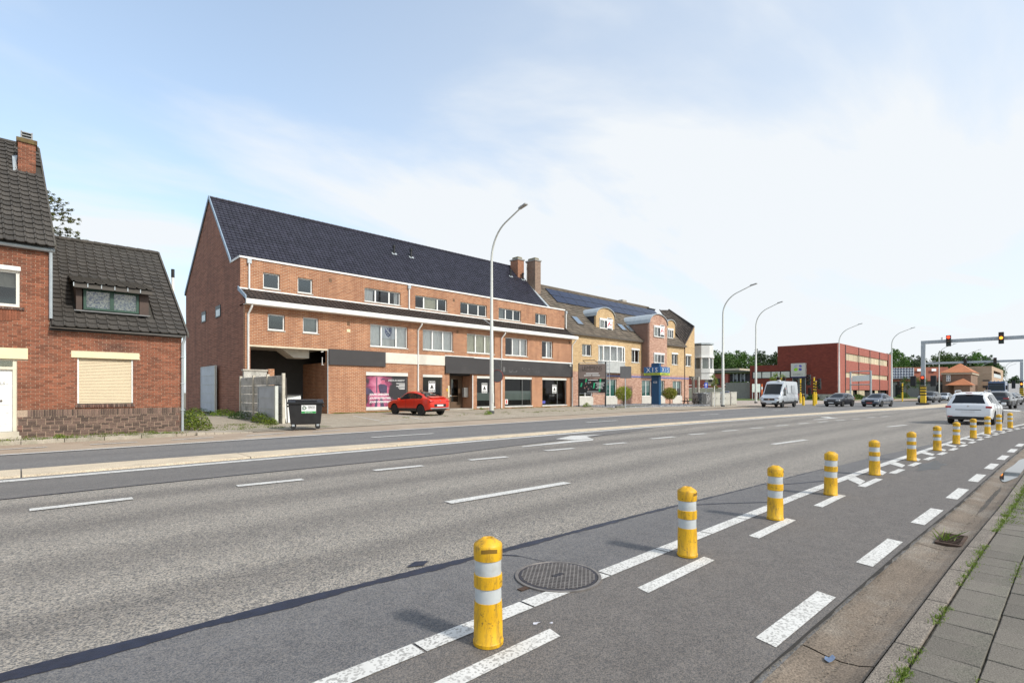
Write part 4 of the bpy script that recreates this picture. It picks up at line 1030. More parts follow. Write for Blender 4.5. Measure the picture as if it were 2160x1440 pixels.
# windows
CUR = mat('bright_curtain', (.85, .84, .82), .9, var=.08)
CREAM = mat('cream_curtain', (.78, .74, .58), .9, var=.1)
window(block, f1[0], MV, (1,), ft=.08, curtain=None); window(block, f1[1], MV, (1,), ft=.08, curtain=[(0, 1)], cm=mat('grey_blind', (.34, .35, .33), .9))
w = window(block, f1[2], MV, (.3, .42, .3), curtain=[(0, .3), (.32, .7), (.72, 1)], cm=CUR)
window(block, f1[3], MV, (.32, .36, .32), curtain=[(0, 1)], cm=CUR)
window(block, f1[4], MV, (.32, .36, .32), curtain=[(0, 1)], cm=CREAM)
window(block, f1[5], MV, (.34, .36, .3), curtain=[(.34, 1)], cm=CUR); window(block, f1[6], MV, (.5, .5), curtain=[(.5, 1)], cm=CUR)
window(block, f2[0], M3, (1,), ft=.08); window(block, f2[1], M3, (1,), ft=.08)
window(block, f2[2], M3, (.3, .4, .3), curtain=[(.02, .28), (.85, .98)], cm=CUR); window(block, f2[3], M3, (.27, .45, .28), curtain=[(.3, .7)], cm=CREAM)
window(block, f2[4], M3, (.3, .4, .3)); window(block, f2[5], M3, (.32, .36, .32), curtain=[(0, .3)], cm=MATS['grey_blind']); window(block, f2[6], M3, (.4, .6), curtain=[(.5, 1)], cm=MATS['grey_blind'])
# flag with blue shield in one window
h = f1[2]; fu0 = h[0] + (h[1] - h[0]) * .33; fu1 = h[0] + (h[1] - h[0]) * .68; fz = h[3] - .1
fw = MB().box(fu0, fu1, MV + .212, MV + .218, fz - (h[3] - h[2]) * .55, fz).build('flag', mat('flag_white', (.75, .76, .8), .9), w); fw['label'] = 'white flag with a blue shield hung behind the pane'
um = (fu0 + fu1) / 2; fh = (h[3] - h[2]) * .5
SH = [(-.5, .5), (.5, .5), (.5, .0), (.3, -.3), (0, -.5), (-.3, -.3), (-.5, 0)]
MB().prism([(um + x * .55, MV + .209, fz - fh * .52 + y * fh * .85) for x, y in SH], (0, .002, 0)).build('shield', mat('flag_blue', (.09, .1, .26), .9), w)
MB().prism([(um - .27, MV + .206, fz - fh * .12), (um - .17, MV + .206, fz - fh * .1), (um + .22, MV + .206, fz - fh * .6), (um + .14, MV + .206, fz - fh * .68)], (0, .002, 0)).build('shield_band', MATS['flag_white'], w)
for (dx, dz) in ((-.12, .55), (-.02, .72), (.02, .2), (.16, .22), (.18, .42)): MB().box(um + dx - .035, um + dx + .035, MV + .205, MV + .208, fz - fh * dz - .04, fz - fh * dz + .03).build('shield_lily', MATS['flag_white'], w)
# gutters, skirt roof, parapet
sk = Vector((0, M3 - 33.72, .82)).normalized()
b = MB().face([(MU0 - .1, 33.74, 7.18), (MU1 + .25, 33.74, 7.18), (MU1 + .25, M3 + .05, 8.03), (MU0 - .1, M3 + .05, 8.03)]); b.face([(MU0 - .1, 33.74, 7.0), (MU0 - .1, M3 + .05, 7.0), (MU1 + .25, M3 + .05, 7.0), (MU1 + .25, 33.74, 7.0)])
skirt = b.build('skirt_roof', MATS['roof_underlay'], block)
b = MB(); tile_field(b, (MU0 - .1, 33.72, 7.2), (1, 0, 0), sk, Vector((0, -.82, M3 - 33.72)), 104, 5, .3, .335, skip=None, amp=1.1)
o = b.build('skirt_tiles', M_tile_br, skirt); o['kind'] = 'stuff'
MB().box(MU0 - .12, MU1 + .35, 33.6, 33.76, 6.93, 7.24).box(MU0 - .12, MU1 + .35, 33.76, 34.25, 6.93, 6.97).build('box_gutter', M_white, block, bevel=.02)
MB().prism([(MU0 - .16, 33.62, 7.2), (MU0 - .16, M3, 7.95), (MU0 - .16, M3, 8.2), (MU0 - .16, 33.62, 7.42)], (.06, 0, 0)).build('skirt_verge', mat('blue_grey_trim', (.25, .33, .42), .5), block)
MB().prism([(MU0 - .1, M3 - .06, 8.06), (MU0 - .1, M3 - .06, 8.1), (MU0 - .1, M3 + .01, 8.16), (MU0 - .1, M3 + .01, 8.06)], (MU1 - MU0, 0, 0)).build('flashing', M_white, block)
b = MB().box(MU0 - .05, MU1 + .05, M3 - .07, M3 + .02, 10.0, 10.12); b.box(MU0 - .05, MU0 + .03, M3 + .02, 37.25, 10.0, 10.14)
b.build('parapet_trim', M_white, block)
MB().box(MU0 + .05, MU1, M3 + .02, 38.0, 9.95, 10.06).build('flat_roof', mat('bitumen', (.04, .04, .045), .9), block)
msl = Vector((0, 42.4 - 37.1, 15.68 - 10.1)); mlen = msl.length; msl.normalize(); mn = Vector((0, -msl.z, msl.y))
b = MB().face([(MU0 - .04, 37.1, 10.1), (MU1, 37.1, 10.1), (MU1, 42.4, 15.68), (MU0 - .04, 42.4, 15.68)]); b.face([(MU0 - .04, 42.4, 15.68), (MU1, 42.4, 15.68), (MU1, 50.1, 9.6), (MU0 - .04, 50.1, 9.6)])
mr = b.build('main_roof', MATS['roof_underlay'], block)
nr = int(mlen / .33) + 1; b = MB(); tile_field(b, Vector((MU0 - .03, 37.1, 10.12)), (1, 0, 0), msl, mn, 103, nr, .3, mlen / nr, amp=.95, seed=2, lip=.028)
o = b.build('roof_tiles', M_tile_bl, mr); o['kind'] = 'stuff'
b = MB()
for k in range(78): b.tube([(MU0 + k * .397, 42.4, 15.72), (MU0 + k * .397 + .41, 42.4, 15.72)], [.12, .1], 8)
b.build('ridge_tiles', M_tile_bl, mr, smooth=True)
MB().prism([(MU0 - .1, 37.05, 10.0), (MU0 - .1, 42.4, 15.6), (MU0 - .1, 42.4, 15.86), (MU0 - .1, 37.05, 10.28)], (.06, 0, 0)).build('verge_trim', MATS['blue_grey_trim'], mr)
MB().prism([(MU0 - .1, 42.41, 15.6), (MU0 - .1, 50, 9.6), (MU0 - .1, 50, 9.85), (MU0 - .1, 42.41, 15.86)], (.06, 0, 0)).build('verge_trim', MATS['blue_grey_trim'], mr)
def on_roof(x, y):
    d = _ray(x, y); k = (CAMH - 10.1 + 37.1 * msl.z / msl.y) / (d[1] * msl.z / msl.y - d[2]); return Vector((d[0] * k, d[1] * k, CAMH + d[2] * k))
for (x, y) in ((831, 536.5), (867, 544), (1077, 584), (1103, 591)):
    p = on_roof(x, y); q = MB().tube([p + Vector((0, 0, -.15)), p + Vector((0, 0, .62)), p + Vector((0, 0, .63))], .1, 10).build('roof_vent', M_black, mr, True)
    MB().tube([p + Vector((0, 0, .63)), p + Vector((0, 0, .8))], .14, 10).build('vent_cap', M_black, q, True)
    MB().prism([p + Vector((-.22, -.12, -.06)), p + Vector((.25, -.12, -.06)), p + Vector((.25, .05, .13)), p + Vector((-.22, .05, .13))], (0, -.02, .03)).build('vent_flashing', M_zinc, q)
# pipes
pu = lambda x, V=MV: FV(x, 700, V).x
for x in (523, 881, 1057, 1206):
    u = pu(x); pipe(block, [(u + .12, 33.72, 6.95), (u + .08, 33.75, 6.75), (u, MV - .07, 6.35), (u, MV - .07, .05)], .06)
for x in (525, 862, 1193):
    u = FV(x, 600, M3).x; pipe(block, [(u, M3 - .08, 9.9), (u, M3 - .08, 8.1)], .055); MB().box(u - .12, u + .12, M3 - .16, M3 - .01, 9.7, 9.98).build('pipe_hopper', M_zinc, block)
MB().prism([(MU0 + 19.8, 33.74, 7.22), (MU0 + 19.9, 33.74, 7.22), (MU0 + 19.9, M3, 8.06), (MU0 + 19.8, M3, 8.06)], (0, -.03, .05)).build('flashing', M_zinc, block)
# sign bands
sg = lambda x0, y0, x1, y1: W(x0, y0, x1, y1, MV - .1)
def panel(h, m, nm, d=.1, lab=None):
    o = MB().box(h[0], h[1], MV - d, MV - .003, h[2], h[3]).build(nm, m, block, bevel=.01)
    if lab: o['label'] = lab
    return o
zb0, zb1 = FV(692, 769, MV).z, FV(692, 735.5, MV).z
panel((FV(693, 750, MV).x, FV(812, 750, MV).x, zb0, zb1), M_signdk, 'sign_board', .12, 'blank dark grey sign board beside the passage')
zb2, zb3 = FV(812, 769, MV).z, FV(812, 742.5, MV).z
panel((FV(812, 750, MV).x + .0, FV(1000, 750, MV).x, zb2 + .12, zb3 - .02), mat('white_band', (.66, .62, .54), .7, var=.06), 'white_band', .06)
zd0, zd1 = FV(938, 787, MV).z, FV(938, 752, MV).z
p1, p2, p3 = FV(938, 770, MV).x, FV(1055, 770, MV).x, FV(1206, 770, MV).x
panel((p1, p2, zd0, zd1), M_signdk, 'sign_board', .16, 'dark sign board with scuffs over the shop entrance')
s3 = panel((p2 + .08, p3, zd0 - .0, zd1 - .02), M_signdk, 'sign_board', .15, 'dark sign board with ghost letters over the right shop windows')
panel((p1, p3, zd1 + .0, zd1 + .12), M_white, 'sign_trim', .06)
b = MB(); r = random.Random(8)
for k in range(46):
    x = r.choice([r.uniform(.15, 1.9), r.uniform(2.6, 5.0)]); z = r.choice([.62, .42, .3]) + r.uniform(-.04, .04)
    b.box(p2 + x, p2 + x + r.uniform(.02, .1), MV - .155, MV - .15, zd0 + z, zd0 + z + r.uniform(.01, .03))
b.build('glue_marks', mat('glue_grey', (.3, .3, .3), .8), block)
text('B', .22, .42, (p2 + .35, MV - .156, zd0 + .5), mat('ghost_letter', (.2, .2, .2), .8), block)
MB().box(p3 - .6, p3 - .42, MV - .3, MV - .16, zd1 - .3, zd1 - .1).build('flood_light', mat('pale_plastic', (.5, .5, .46), .6), block)
# shop windows
M_blindw = mat('shutter_housing', (.62, .62, .58), .5, var=.05)
M_alu = mat('aluminium_frame', (.3, .3, .29), .4, .6)
def shop(h, nm='shop_window', frost=0.0, split=None):
    u0, u1, z0, z1 = h; b = MB(); b.box(u0, u1, MV + .1, MV + .16, z0, z0 + .06).box(u0, u0 + .06, MV + .1, MV + .16, z0, z1).box(u1 - .06, u1, MV + .1, MV + .16, z0, z1)
    if split: b.box(u0 + (u1 - u0) * split - .02, u0 + (u1 - u0) * split + .02, MV + .1, MV + .15, z0, z1)
    w = b.build(nm, M_alu, block)
    MB().face([(u0 + .02, MV + .12, z0 + .03), (u1 - .02, MV + .12, z0 + .03), (u1 - .02, MV + .12, z1 - .02), (u0 + .02, MV + .12, z1 - .02)]).build('pane', M_shopglass, w)
    MB().box(u0, u1, MV + .0, MV + .2, z1 - .2, z1 - .002).build('shutter_box', M_blindw, w, bevel=.01)
    MB().box(u0 - .05, u1 + .05, MV - .06, MV + .12, z0 - .1, z0 + .0).build('sill', mat('white_sill', (.62, .6, .56), .7), w, bevel=.01)
    if frost: MB().box(u0 + .06, u1 - .06, MV + .131, MV + .135, z0 + .55, z0 + (z1 - z0) * frost).build('frosted_film', mat('frosted_film', (.33, .38, .36), .6, var=.2, scale=.8), w)
    return w
w1 = shop(sw[0]); w2 = shop(sw[1], frost=.46); w3 = shop(sw[2], frost=.52, split=.66); w4 = shop(sw[3], split=.64)
M_paper = mat('white_paper', (.78, .78, .77), .6, var=.03)
def sale(w, px, py, wd=.62, ht=.86):
    p = FV(px, py, MV + .11); y = MV + .108
    MB().box(p.x - wd / 2, p.x + wd / 2, y, y + .006, p.z - ht / 2, p.z + ht / 2).build('sale_poster', M_paper, w)
    MB().box(p.x - wd * .45, p.x + wd * .45, y - .004, y - .001, p.z + ht * .3, p.z + ht * .47).build('poster_header', M_black, w)
    text('TE KOOP', wd * .7, ht * .1, (p.x, y - .006, p.z + ht * .385), M_paper, w, bold=.02)
    MB().prism([(p.x - wd * .3, y - .003, p.z - ht * .2), (p.x + wd * .3, y - .003, p.z - ht * .2), (p.x, y - .003, p.z + ht * .22)], (0, .002, 0)).build('triangle_logo', M_black, w)
    text('LUMARO', wd * .36, ht * .05, (p.x, y - .006, p.z - ht * .12), M_paper, w)
    MB().box(p.x - wd * .45, p.x + wd * .45, y - .003, y - .001, p.z - ht * .46, p.z - ht * .31).build('poster_footer', M_black, w)
    for k in range(3): MB().box(p.x - wd * .4 + k * wd * .28, p.x - wd * .2 + k * wd * .28, y - .006, y - .004, p.z - ht * .42, p.z - ht * .36).build('footer_print', M_paper, w)
sale(w1, 911, 815); sale(w2, 1022, 818); sale(w4, 1169.5, 820)
p = FV(1068.5, 847, MV + .1); MB().box(p.x - .17, p.x + .17, MV + .108, MV + .112, p.z - .22, p.z + .22).build('red_white_sticker', mat('sticker_white', (.75, .72, .7), .6), w3); MB().box(p.x - .08, p.x + .08, MV + .104, MV + .107, p.z - .16, p.z + .16).build('sticker_print', mat('sticker_red', (.5, .08, .06), .6), w3)
p = FV(1147, 848, MV + .1); MB().box(p.x - .2, p.x + .22, MV + .108, MV + .112, p.z - .12, p.z + .14).build('blue_sticker', mat('sticker_blue', (.08, .09, .4), .6), w4)
b = MB()
for (a, c, d, e) in ((sw[2][0] + .2, sw[2][1] - .3, .3, 1.1), (sw[3][0] + .3, sw[3][0] + 1.6, .3, 1.0), (sw[3][0] + 2.2, sw[3][1], .3, 1.9)): b.box(a, c, MV + 2.4, MV + 3, d, e)
b.build('shop_counter', mat('shop_brown', (.06, .045, .035), .8, var=.3), block)
# entrance recess
u0, u1 = door_r[0], door_r[1]
for q_ in (u0 - .02, u1): MB().box(q_, q_ + .02, MV + .3, MV + 1.5, .1, 3.3).build('entrance_wall', B_or, block)
MB().box(u0, u1, MV + .302, MV + 1.5, 2.95, 3.3).build('entrance_ceiling', M_dark, block)
MB().box(u0, u1, MV - .05, MV + 1.5, .04, .2).build('entrance_step', M_conc, block)
M_brown = mat('brown_door_frame', (.12, .075, .045), .5, var=.1)
dwd = (u1 - u0) * .8
dob = MB(); y = MV + 1.3
for k in range(2):
    a = u0 + .1 + k * dwd / 2; c = a + dwd / 2 - .02
    dob.box(a, a + .09, y, y + .06, .2, 2.75).box(c - .09, c, y, y + .06, .2, 2.75).box(a, c, y + .005, y + .055, .2, .75).box(a, c, y + .004, y + .056, 2.65, 2.75).box(a, c, y + .003, y + .05, 1.2, 1.27)
dob.box(u0, u0 + .1, y, y + .08, .2, 2.95).box(u0 + .1 + dwd, u1, y, y + .08, .2, 2.95).box(u0, u1, y + .002, y + .07, 2.75, 2.95)
dd = dob.build('entrance_door', M_brown, block); MB().box(u0 + .15, u0 + dwd, y + .03, y + .036, .75, 2.65).build('pane', M_shopglass, dd)
MB().box(u0 + .1 + dwd / 2 - .1, u0 + .1 + dwd / 2 + .08, y - .06, y, 1.2, 1.32).build('door_handle', M_zinc, dd)
lb = MB().box(u1 - .5, u1 - .02, MV + .5, MV + .75, 1.15, 1.95).build('letter_boxes', mat('letter_box_grey', (.3, .28, .26), .5, .3, var=.3, scale=9), block)
for k in range(4):
    for q in range(2): MB().box(u1 - .49 + q * .235, u1 - .28 + q * .235, MV + .488, MV + .5, 1.17 + k * .195, 1.345 + k * .195).build('letter_flap', M_alu, lb)
MB().box(u0 - .16, u0 - .02, MV - .04, MV, 1.15, 2.1).build('bell_panel', mat('cream_panel', (.6, .56, .42), .5), block); MB().box(u0 - .3, u0 - .2, MV - .03, MV, 1.65, 1.85).build('yellow_notice', M_yellow, block)
MB().box(u1 + .0, u1 + .07, MV - .05, MV - .0, .1, 3.0).build('corner_guard', M_white, block)
# small gable windows, wall vents
for (x0, y0, x1, y1) in ((427, 661, 434.5, 676), (456.5, 649, 465.5, 665)):
    p, q = FU(x0, y0, MU0), FU(x1, y1, MU0)
    wv = MB().box(MU0 - .05, MU0 + .0, q.y - .08, p.y + .08, q.z - .08, p.z + .08).build('gable_window', M_black, block); MB().box(MU0 - .056, MU0 - .05, q.y, p.y - .1, q.z, q.z + (p.z - q.z) * .7).build('pane', mat('pale_pane', (.45, .47, .48), .2), wv)
for (x, y, V) in ((697, 591, M3), (735, 682.5, MV), (957, 633, M3), (965, 700, MV), (1188, 667, M3), (1201, 722, MV)):
    p = FV(x, y, V); MB().box(p.x - .1, p.x + .1, V - .02, V, p.z - .12, p.z + .12).build('wall_vent', mat('vent_brown', (.16, .09, .05), .8), block)
p = FV(735, 697.5, MV); MB().box(p.x - .12, p.x + .12, MV - .03, MV, p.z - .1, p.z + .1).build('junction_box', M_cream, block)
p = FV(684, 757, MV); b = MB().tube([(p.x - .1, MV - .05, p.z + .5), (p.x - .35, MV - .35, p.z + .45)], .03, 6).tube([(p.x - .05, MV - .05, p.z - .4), (p.x - .3, MV - .3, p.z - .4)], .02, 6).tube([(p.x - .25, MV - .25, p.z - .4), (p.x - .25, MV - .25, p.z + .1)], .02, 6); b.build('wall_light', M_white, block)
# gym poster in the left shop front
pw = MB().box(post[0], post[1], MV + .1, MV + .16, post[2], post[3]).build('poster_window', M_alu, block)
MB().box(post[0], post[1], MV - .01, MV + .15, post[3] - .26, post[3] - .002).build('shutter_box', M_blindw, pw, bevel=.01)
MB().box(post[0] - .02, post[1] + .02, MV - .06, MV + .12, post[2] - .02, post[2] + .22).build('sill', MATS['white_sill'], pw, bevel=.01)
m, nt, b_ = _mk('gym_poster_print'); N = NT(nt); o = N.obj(); s = N.n('ShaderNodeSeparateXYZ', {0: o})
fx = N.rng(s.outputs[0], post[0], post[1]); n1 = N.noise(o, 1.6, 5, .6, .4)
k = N.math('SUBTRACT', N.math('ADD', n1, .32), N.math('MULTIPLY', N.math('ABSOLUTE', N.math('SUBTRACT', fx, .3)), 1.25))
colr = N.mix(N.rng(k, .42, .62), c4((.03, .028, .032)), c4((.33, .06, .14))); colr = N.mix(N.rng(k, .62, .9), colr, c4((.6, .22, .32)))
N.link(colr, b_.inputs['Base Color']); b_.inputs['Roughness'].default_value = .35; M_gym = m
z0p, z1p = post[2] + .22, post[3] - .26; up0, up1 = post[0] + .05, post[1] - .05; y = MV + .095
prn = MB().box(up0, up1, y, y + .005, z0p, z1p).build('gym_poster', M_gym, pw); prn['label'] = 'magenta and black gym poster with slanted white slogans'
PW, PH = up1 - up0, z1p - z0p; PX = lambda x: up0 + x * PW; PZ = lambda z: z0p + z * PH
M_figure = mat('poster_figure', (.06, .045, .09), .5, var=.2); M_skin = mat('poster_skin', (.5, .12, .2), .5, var=.2)
def pp(pts, mm, d=.003, nm='poster_shape'): MB().prism([(PX(x), y - d, PZ(z)) for x, z in pts], (0, .0015, 0)).build(nm, mm, pw)
pp([(.29, .7), (.34, .74), (.42, .74), (.5, .68), (.52, .56), (.49, .44), (.33, .44), (.3, .56)], M_figure, .003)
pp([(.27, .7), (.3, .68), (.31, .55), (.35, .46), (.3, .44), (.25, .55)], M_skin, .003); pp([(.51, .66), (.54, .6), (.54, .44), (.5, .42), (.5, .56)], M_skin, .0032)
pp([(.36, .74), (.36, .86), (.38, .89), (.43, .89), (.45, .85), (.44, .77), (.41, .73)], M_skin, .0035); pp([(.355, .84), (.36, .89), (.4, .92), (.44, .9), (.45, .86), (.43, .87), (.38, .87)], M_figure, .0045)
pp([(.2, 0), (.23, .25), (.28, .25), (.26, 0)], M_figure); pp([(.34, .0), (.33, .3), (.38, .3), (.44, .0)], M_figure); pp([(.0, .62), (.1, .58), (.2, .42), (0, .4)], M_figure)
pp([(.24, .45), (.24, .95), (.265, .95), (.265, .45)], M_figure, .0031)
for i, s_ in enumerate(('JOUW GRENZEN', 'JOUW POTENTIEEL', 'JOUW OVERWINNING')):
    wd = (.46, .52, .58)[i]; text(s_, wd * PW, .085 * PH, (PX(.08 + wd / 2), y - .007, PZ(.39 - i * .12)), M_paper, pw, bold=.03)
text('DEZA ACADEMY', .42 * PW, .06 * PH, (PX(.74), y - .007, PZ(.86)), M_paper, pw, shear=.3)
for i, wd in enumerate((.22, .15, .22, .17, .14)): MB().box(PX(.95 - wd), PX(.95), y - .007, y - .005, PZ(.75 - i * .045), PZ(.768 - i * .045)).build('poster_line', M_paper, pw)
# chimney on the ridge of the block
def chimney(par, u0, u1, v0, v1, z0, z1, m, crown=True, name='chimney'):
    c = MB().box(u0, u1, v0, v1, z0, z1).build(name, m, par)
    MB().box(u0 - .07, u1 + .07, v0 - .07, v1 + .07, z1, z1 + .14).build('chimney_crown', mat('crown_grey', (.3, .29, .27), .9), c)
    MB().box(u0 + .12, u1 - .12, v0 + .14, v1 - .14, z1 + .14, z1 + .42).build('chimney_pot', mat('mossy_pot', (.24, .22, .16), .9, var=.2), c, bevel=.06); return c
B_ch = brick('chimney_brown_brick', (.2, .125, .09), (.3, .2, .145), (.3, .24, .19), .23, .085, .011)
chimney(mr, 39.8, 40.75, 41.0, 42.2, 13.9, 16.2, brick('chimney_orange_brick', (.27, .1, .05), (.36, .15, .08), (.34, .24, .17), .23, .085, .011))

# ================================================================== TAN OFFICE BUILDING (next door)
XV, XU0 = 35.0, 41.0
XU1 = FV(1465, 780, XV).x
B_tan = brick('tan_brick', (.43, .27, .12), (.62, .43, .21), (.58, .46, .31), .3, .1, .014, stain=(.36, .24, .12), stain_amt=.4)
B_pink = brick('pinkish_brick', (.33, .145, .095), (.58, .35, .26), (.52, .4, .31), .3, .1, .014, stain=(.3, .15, .11), stain_amt=.4)
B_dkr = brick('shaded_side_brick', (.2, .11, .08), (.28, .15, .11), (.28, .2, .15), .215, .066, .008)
M_tile_tan = mat('weathered_brown_tile', (.13, .105, .08), .85, var=.2, scale=1.2, island=.25, c2=(.09, .08, .06), c2amt=.4)
off = thing('office_building', 'tan and pinkish brick office building with brown roof and arched dormers', 'building', ((XU0 + XU1) / 2, XV + 4, .05))
zmid = FV(1330, 788, XV).z; zeave = FV(1290, 713, XV).z
o1 = [W(1228, 725, 1248, 751, XV), W(1264, 730, 1313, 765, XV), W(1332, 737, 1349, 765, XV), W(1417, 746, 1430, 769.5, XV), W(1446, 749, 1458, 772.5, XV)]
og = [W(1222, 800, 1250, 839, XV), W(1276, 799, 1301, 838, XV), W(1354, 803, 1374, 836, XV), W(1392, 804, 1402, 836.5, XV), W(1419, 804, 1438, 836.5, XV)]
zg0, zg1 = 1.05, og[1][3]; og = [(h[0], h[1], zg0, zg1) for h in og]
b = MB(); wall(b, XU0, XU1, zmid, zeave, XV, o1, .3); b.build('upper_wall', B_tan, off)
b = MB(); wall(b, XU0, FV(1453, 800, XV).x, 0, zmid, XV, og, .3); b.build('lower_wall', B_pink, off)
MB().box(XU0, XU1, XV + 3, XV + 3.1, 0, zeave).box(XU0 + .3, XU1 - .2, XV + .31, XV + 3, zmid - .1, zmid).build('interior', MATS['grey_room'], off)
b = MB(); b.box(XU1 - .3, XU1 - .02, XV + .3, 47, zmid, zeave); b.box(FV(1453, 800, XV).x - .3, FV(1453, 800, XV).x - .02, XV + .3, 47, 0, zmid); b.box(XU0 + .1, XU1 - .3, 46.7, 47, 0, zeave); b.build('side_wall', B_tan, off)
MB().box(FV(1453, 800, XV).x - .01, XU1, XV + .31, 46, zmid - .15, zmid + .02).build('overhang_soffit', M_conc, off)
BL = mat('grey_slats', (.62, .61, .56), .8, var=.1)
window(off, o1[0], XV, (1, 1), curtain=[(0, .5)], cm=BL); window(off, o1[2], XV, (1, 1), box=.18, curtain=[(0, .45)], cm=BL); window(off, o1[3], XV, (1, 1), box=.18, curtain=[(0, .4)], cm=BL); window(off, o1[4], XV, (1, 1), box=.18)
TEAL = glassy('teal_glass', (.1, .3, .27), .06)
M_tealc = mat('teal_film', (.14, .42, .36), .5, var=.2); M_tealp = mat('pale_teal_film', (.45, .62, .55), .6)
for i, h in enumerate(og):
    w = window(off, h, XV, (1, 1) if i in (0, 1, 2, 4) else (1,), curtain=None)
    if i in (1, 2): MB().box(h[0] + .1, h[1] - .1, XV + .28, XV + .29, h[2] + .1, h[3] - .1).build('window_film', M_tealc, w); MB().box(h[0] + .1, h[1] - .1, XV + .26, XV + .27, h[3] - .7, h[3] - .1).build('window_film', M_tealp, w)
    if i in (3, 4): MB().box(h[0] + .1, h[1] - .1, XV + .28, XV + .29, h[2] + .1 + (.9 if i == 4 else 0), h[3] - .1).build('window_film', M_tealp, w)
    MB().box(h[0] - .06, h[1] + .06, XV - .05, XV - .003, .05, h[2] - .07).build('spandrel_panel', mat('pale_panel', (.55, .53, .48), .8, var=.08), off)
MB().box(FV(1276, 792, XV).x, FV(1453, 799, XV).x, XV - .04, XV - .002, FV(1309, 793, XV).z - .08, FV(1309, 793, XV).z + .06).build('blue_trim', mat('blue_trim', (.12, .15, .4), .5), off)
# bow window with grey apron
h = o1[1]; bw_ = MB(); um = (h[0] + h[1]) / 2; rr = (h[1] - h[0]) / 2 + .1; ring = []
for k in range(7):
    t = math.pi * (k / 6); ring.append((um - rr * math.cos(t) * 1.0, XV - .75 * math.sin(t)))
def bow(z0, z1, sc, nm, m, par=off):
    b = MB(); pts = [(um + (x - um) * sc, XV + (yy - XV) * sc, z0) for x, yy in ring]; b.prism(pts, (0, 0, z1 - z0)); return b.build(nm, m, par)
zap = FV(1295, 786, XV - .7).z
bwp = bow(zap, h[2], 1.06, 'bow_apron', mat('grey_apron', (.42, .43, .42), .6, var=.1))
bow(h[3], h[3] + .12, 1.06, 'bow_head', M_upvc, bwp); bow(h[2], h[2] + .1, 1.1, 'bow_sill', M_upvc, bwp)
for k in range(6):
    a, c = Vector((*ring[k], 0)), Vector((*ring[k + 1], 0)); b = MB()
    MB().face([(a.x, a.y, h[2] + .1), (c.x, c.y, h[2] + .1), (c.x, c.y, h[3]), (a.x, a.y, h[3])]).build('pane', M_glass, bwp)
for x, yy in ring: MB().box(x - .07, x + .07, yy - .07, yy + .07, h[2] + .1, h[3]).build('mullion', M_upvc, bwp)
cb = MB(); curtain_mesh(cb, h[0] + .2, h[1] - .2, h[2] + .1, h[3], XV + .1, .03, .5); cb.build('curtain', CUR, bwp, smooth=True)
# roof
RV, RZ = 41.2, 13.9; ev = 34.75; ez = zeave + .05
xs = Vector((0, RV - ev, RZ - ez)); xl = xs.length; xs.normalize(); xn = Vector((0, -xs.z, xs.y)); u_e = FV(1444, 729, XV).x
def orf(x, y):
    d = _ray(x, y); q = xs.z / xs.y; k = (CAMH - ez + ev * q) / (d[1] * q - d[2]); return Vector((d[0] * k, d[1] * k, CAMH + d[2] * k))
b = MB().face([(XU0, ev, ez), (u_e + .3, ev, ez), (u_e + .3, RV, RZ), (XU0, RV, RZ)]); b.face([(XU0, RV, RZ), (u_e + 3, RV, RZ), (u_e + 3, 47.6, ez), (XU0, 47.6, ez)])
b.prism([(XU0, ev, ez), (XU0, RV, RZ), (XU0, 47.5, ez)], (.05, 0, 0)); xr_ = b.build('roof', MATS['roof_underlay'], off)
tw0 = orf(1364, 660).x
b = MB(); nc = int((u_e + .2 - XU0) / .42); nr = int(xl / .38); tile_field(b, (XU0 + .02, ev, ez + .02), (1, 0, 0), xs, xn, nc, nr, .42, xl / nr, PROF_FLAT, lip=.045, seed=5); o = b.build('roof_tiles', M_tile_tan, xr_); o['kind'] = 'stuff'
MB().box(XU0 - .05, u_e, ev - .06, ev + .0, ez - .16, ez + .02).build('gutter', mat('brown_gutter', (.1, .085, .07), .6), off)
MB().tube([(XU0, RV, RZ + .03), (u_e + 1, RV, RZ + .03)], .12, 8).build('ridge_tiles', M_tile_tan, xr_, smooth=True)
MB().prism([(XU0 - .1, 37.0, 10.1), (XU0 + .25, 36.9, 10.0), (XU0 + .25, RV, RZ + .1), (XU0 - .1, RV, RZ + .15)], (0, -.05, .08)).build('party_flashing', M_zinc, xr_)
# solar panels: two rows
A1, A2 = orf(1148, 609), orf(1172, 638); v_hi, v_lo = A1.y, A2.y; uS = A1.x; uE = orf(1385, 662).x
M_pv = mat('solar_cell', (.01, .016, .045), .2, var=.12, scale=.6, spec=.25); npan = 12; pw_ = (uE - uS) / npan
M_pvf = mat('black_panel_frame', (.02, .02, .022), .4, .4)
pk = lambda u, v, hh=.1: Vector((u, v, ez + (v - ev) * xs.z / xs.y)) + xn * hh
for r_ in range(2):
    va = v_lo + (v_hi - v_lo) * r_ / 2 + .02; vb = v_lo + (v_hi - v_lo) * (r_ + 1) / 2 - .02
    for k in range(npan):
        a, c = uS + k * pw_ + .015, uS + (k + 1) * pw_ - .015
        q = MB().hexa([pk(a, va, .08), pk(c, va, .08), pk(c, vb, .08), pk(a, vb, .08), pk(a, va, .125), pk(c, va, .125), pk(c, vb, .125), pk(a, vb, .125)]).build('solar_panel', M_pvf, xr_)
        e = .025; MB().face([pk(a + e, va + e, .1275), pk(c - e, va + e, .1275), pk(c - e, vb - e, .1275), pk(a + e, vb - e, .1275)]).build('cells', M_pv, q)
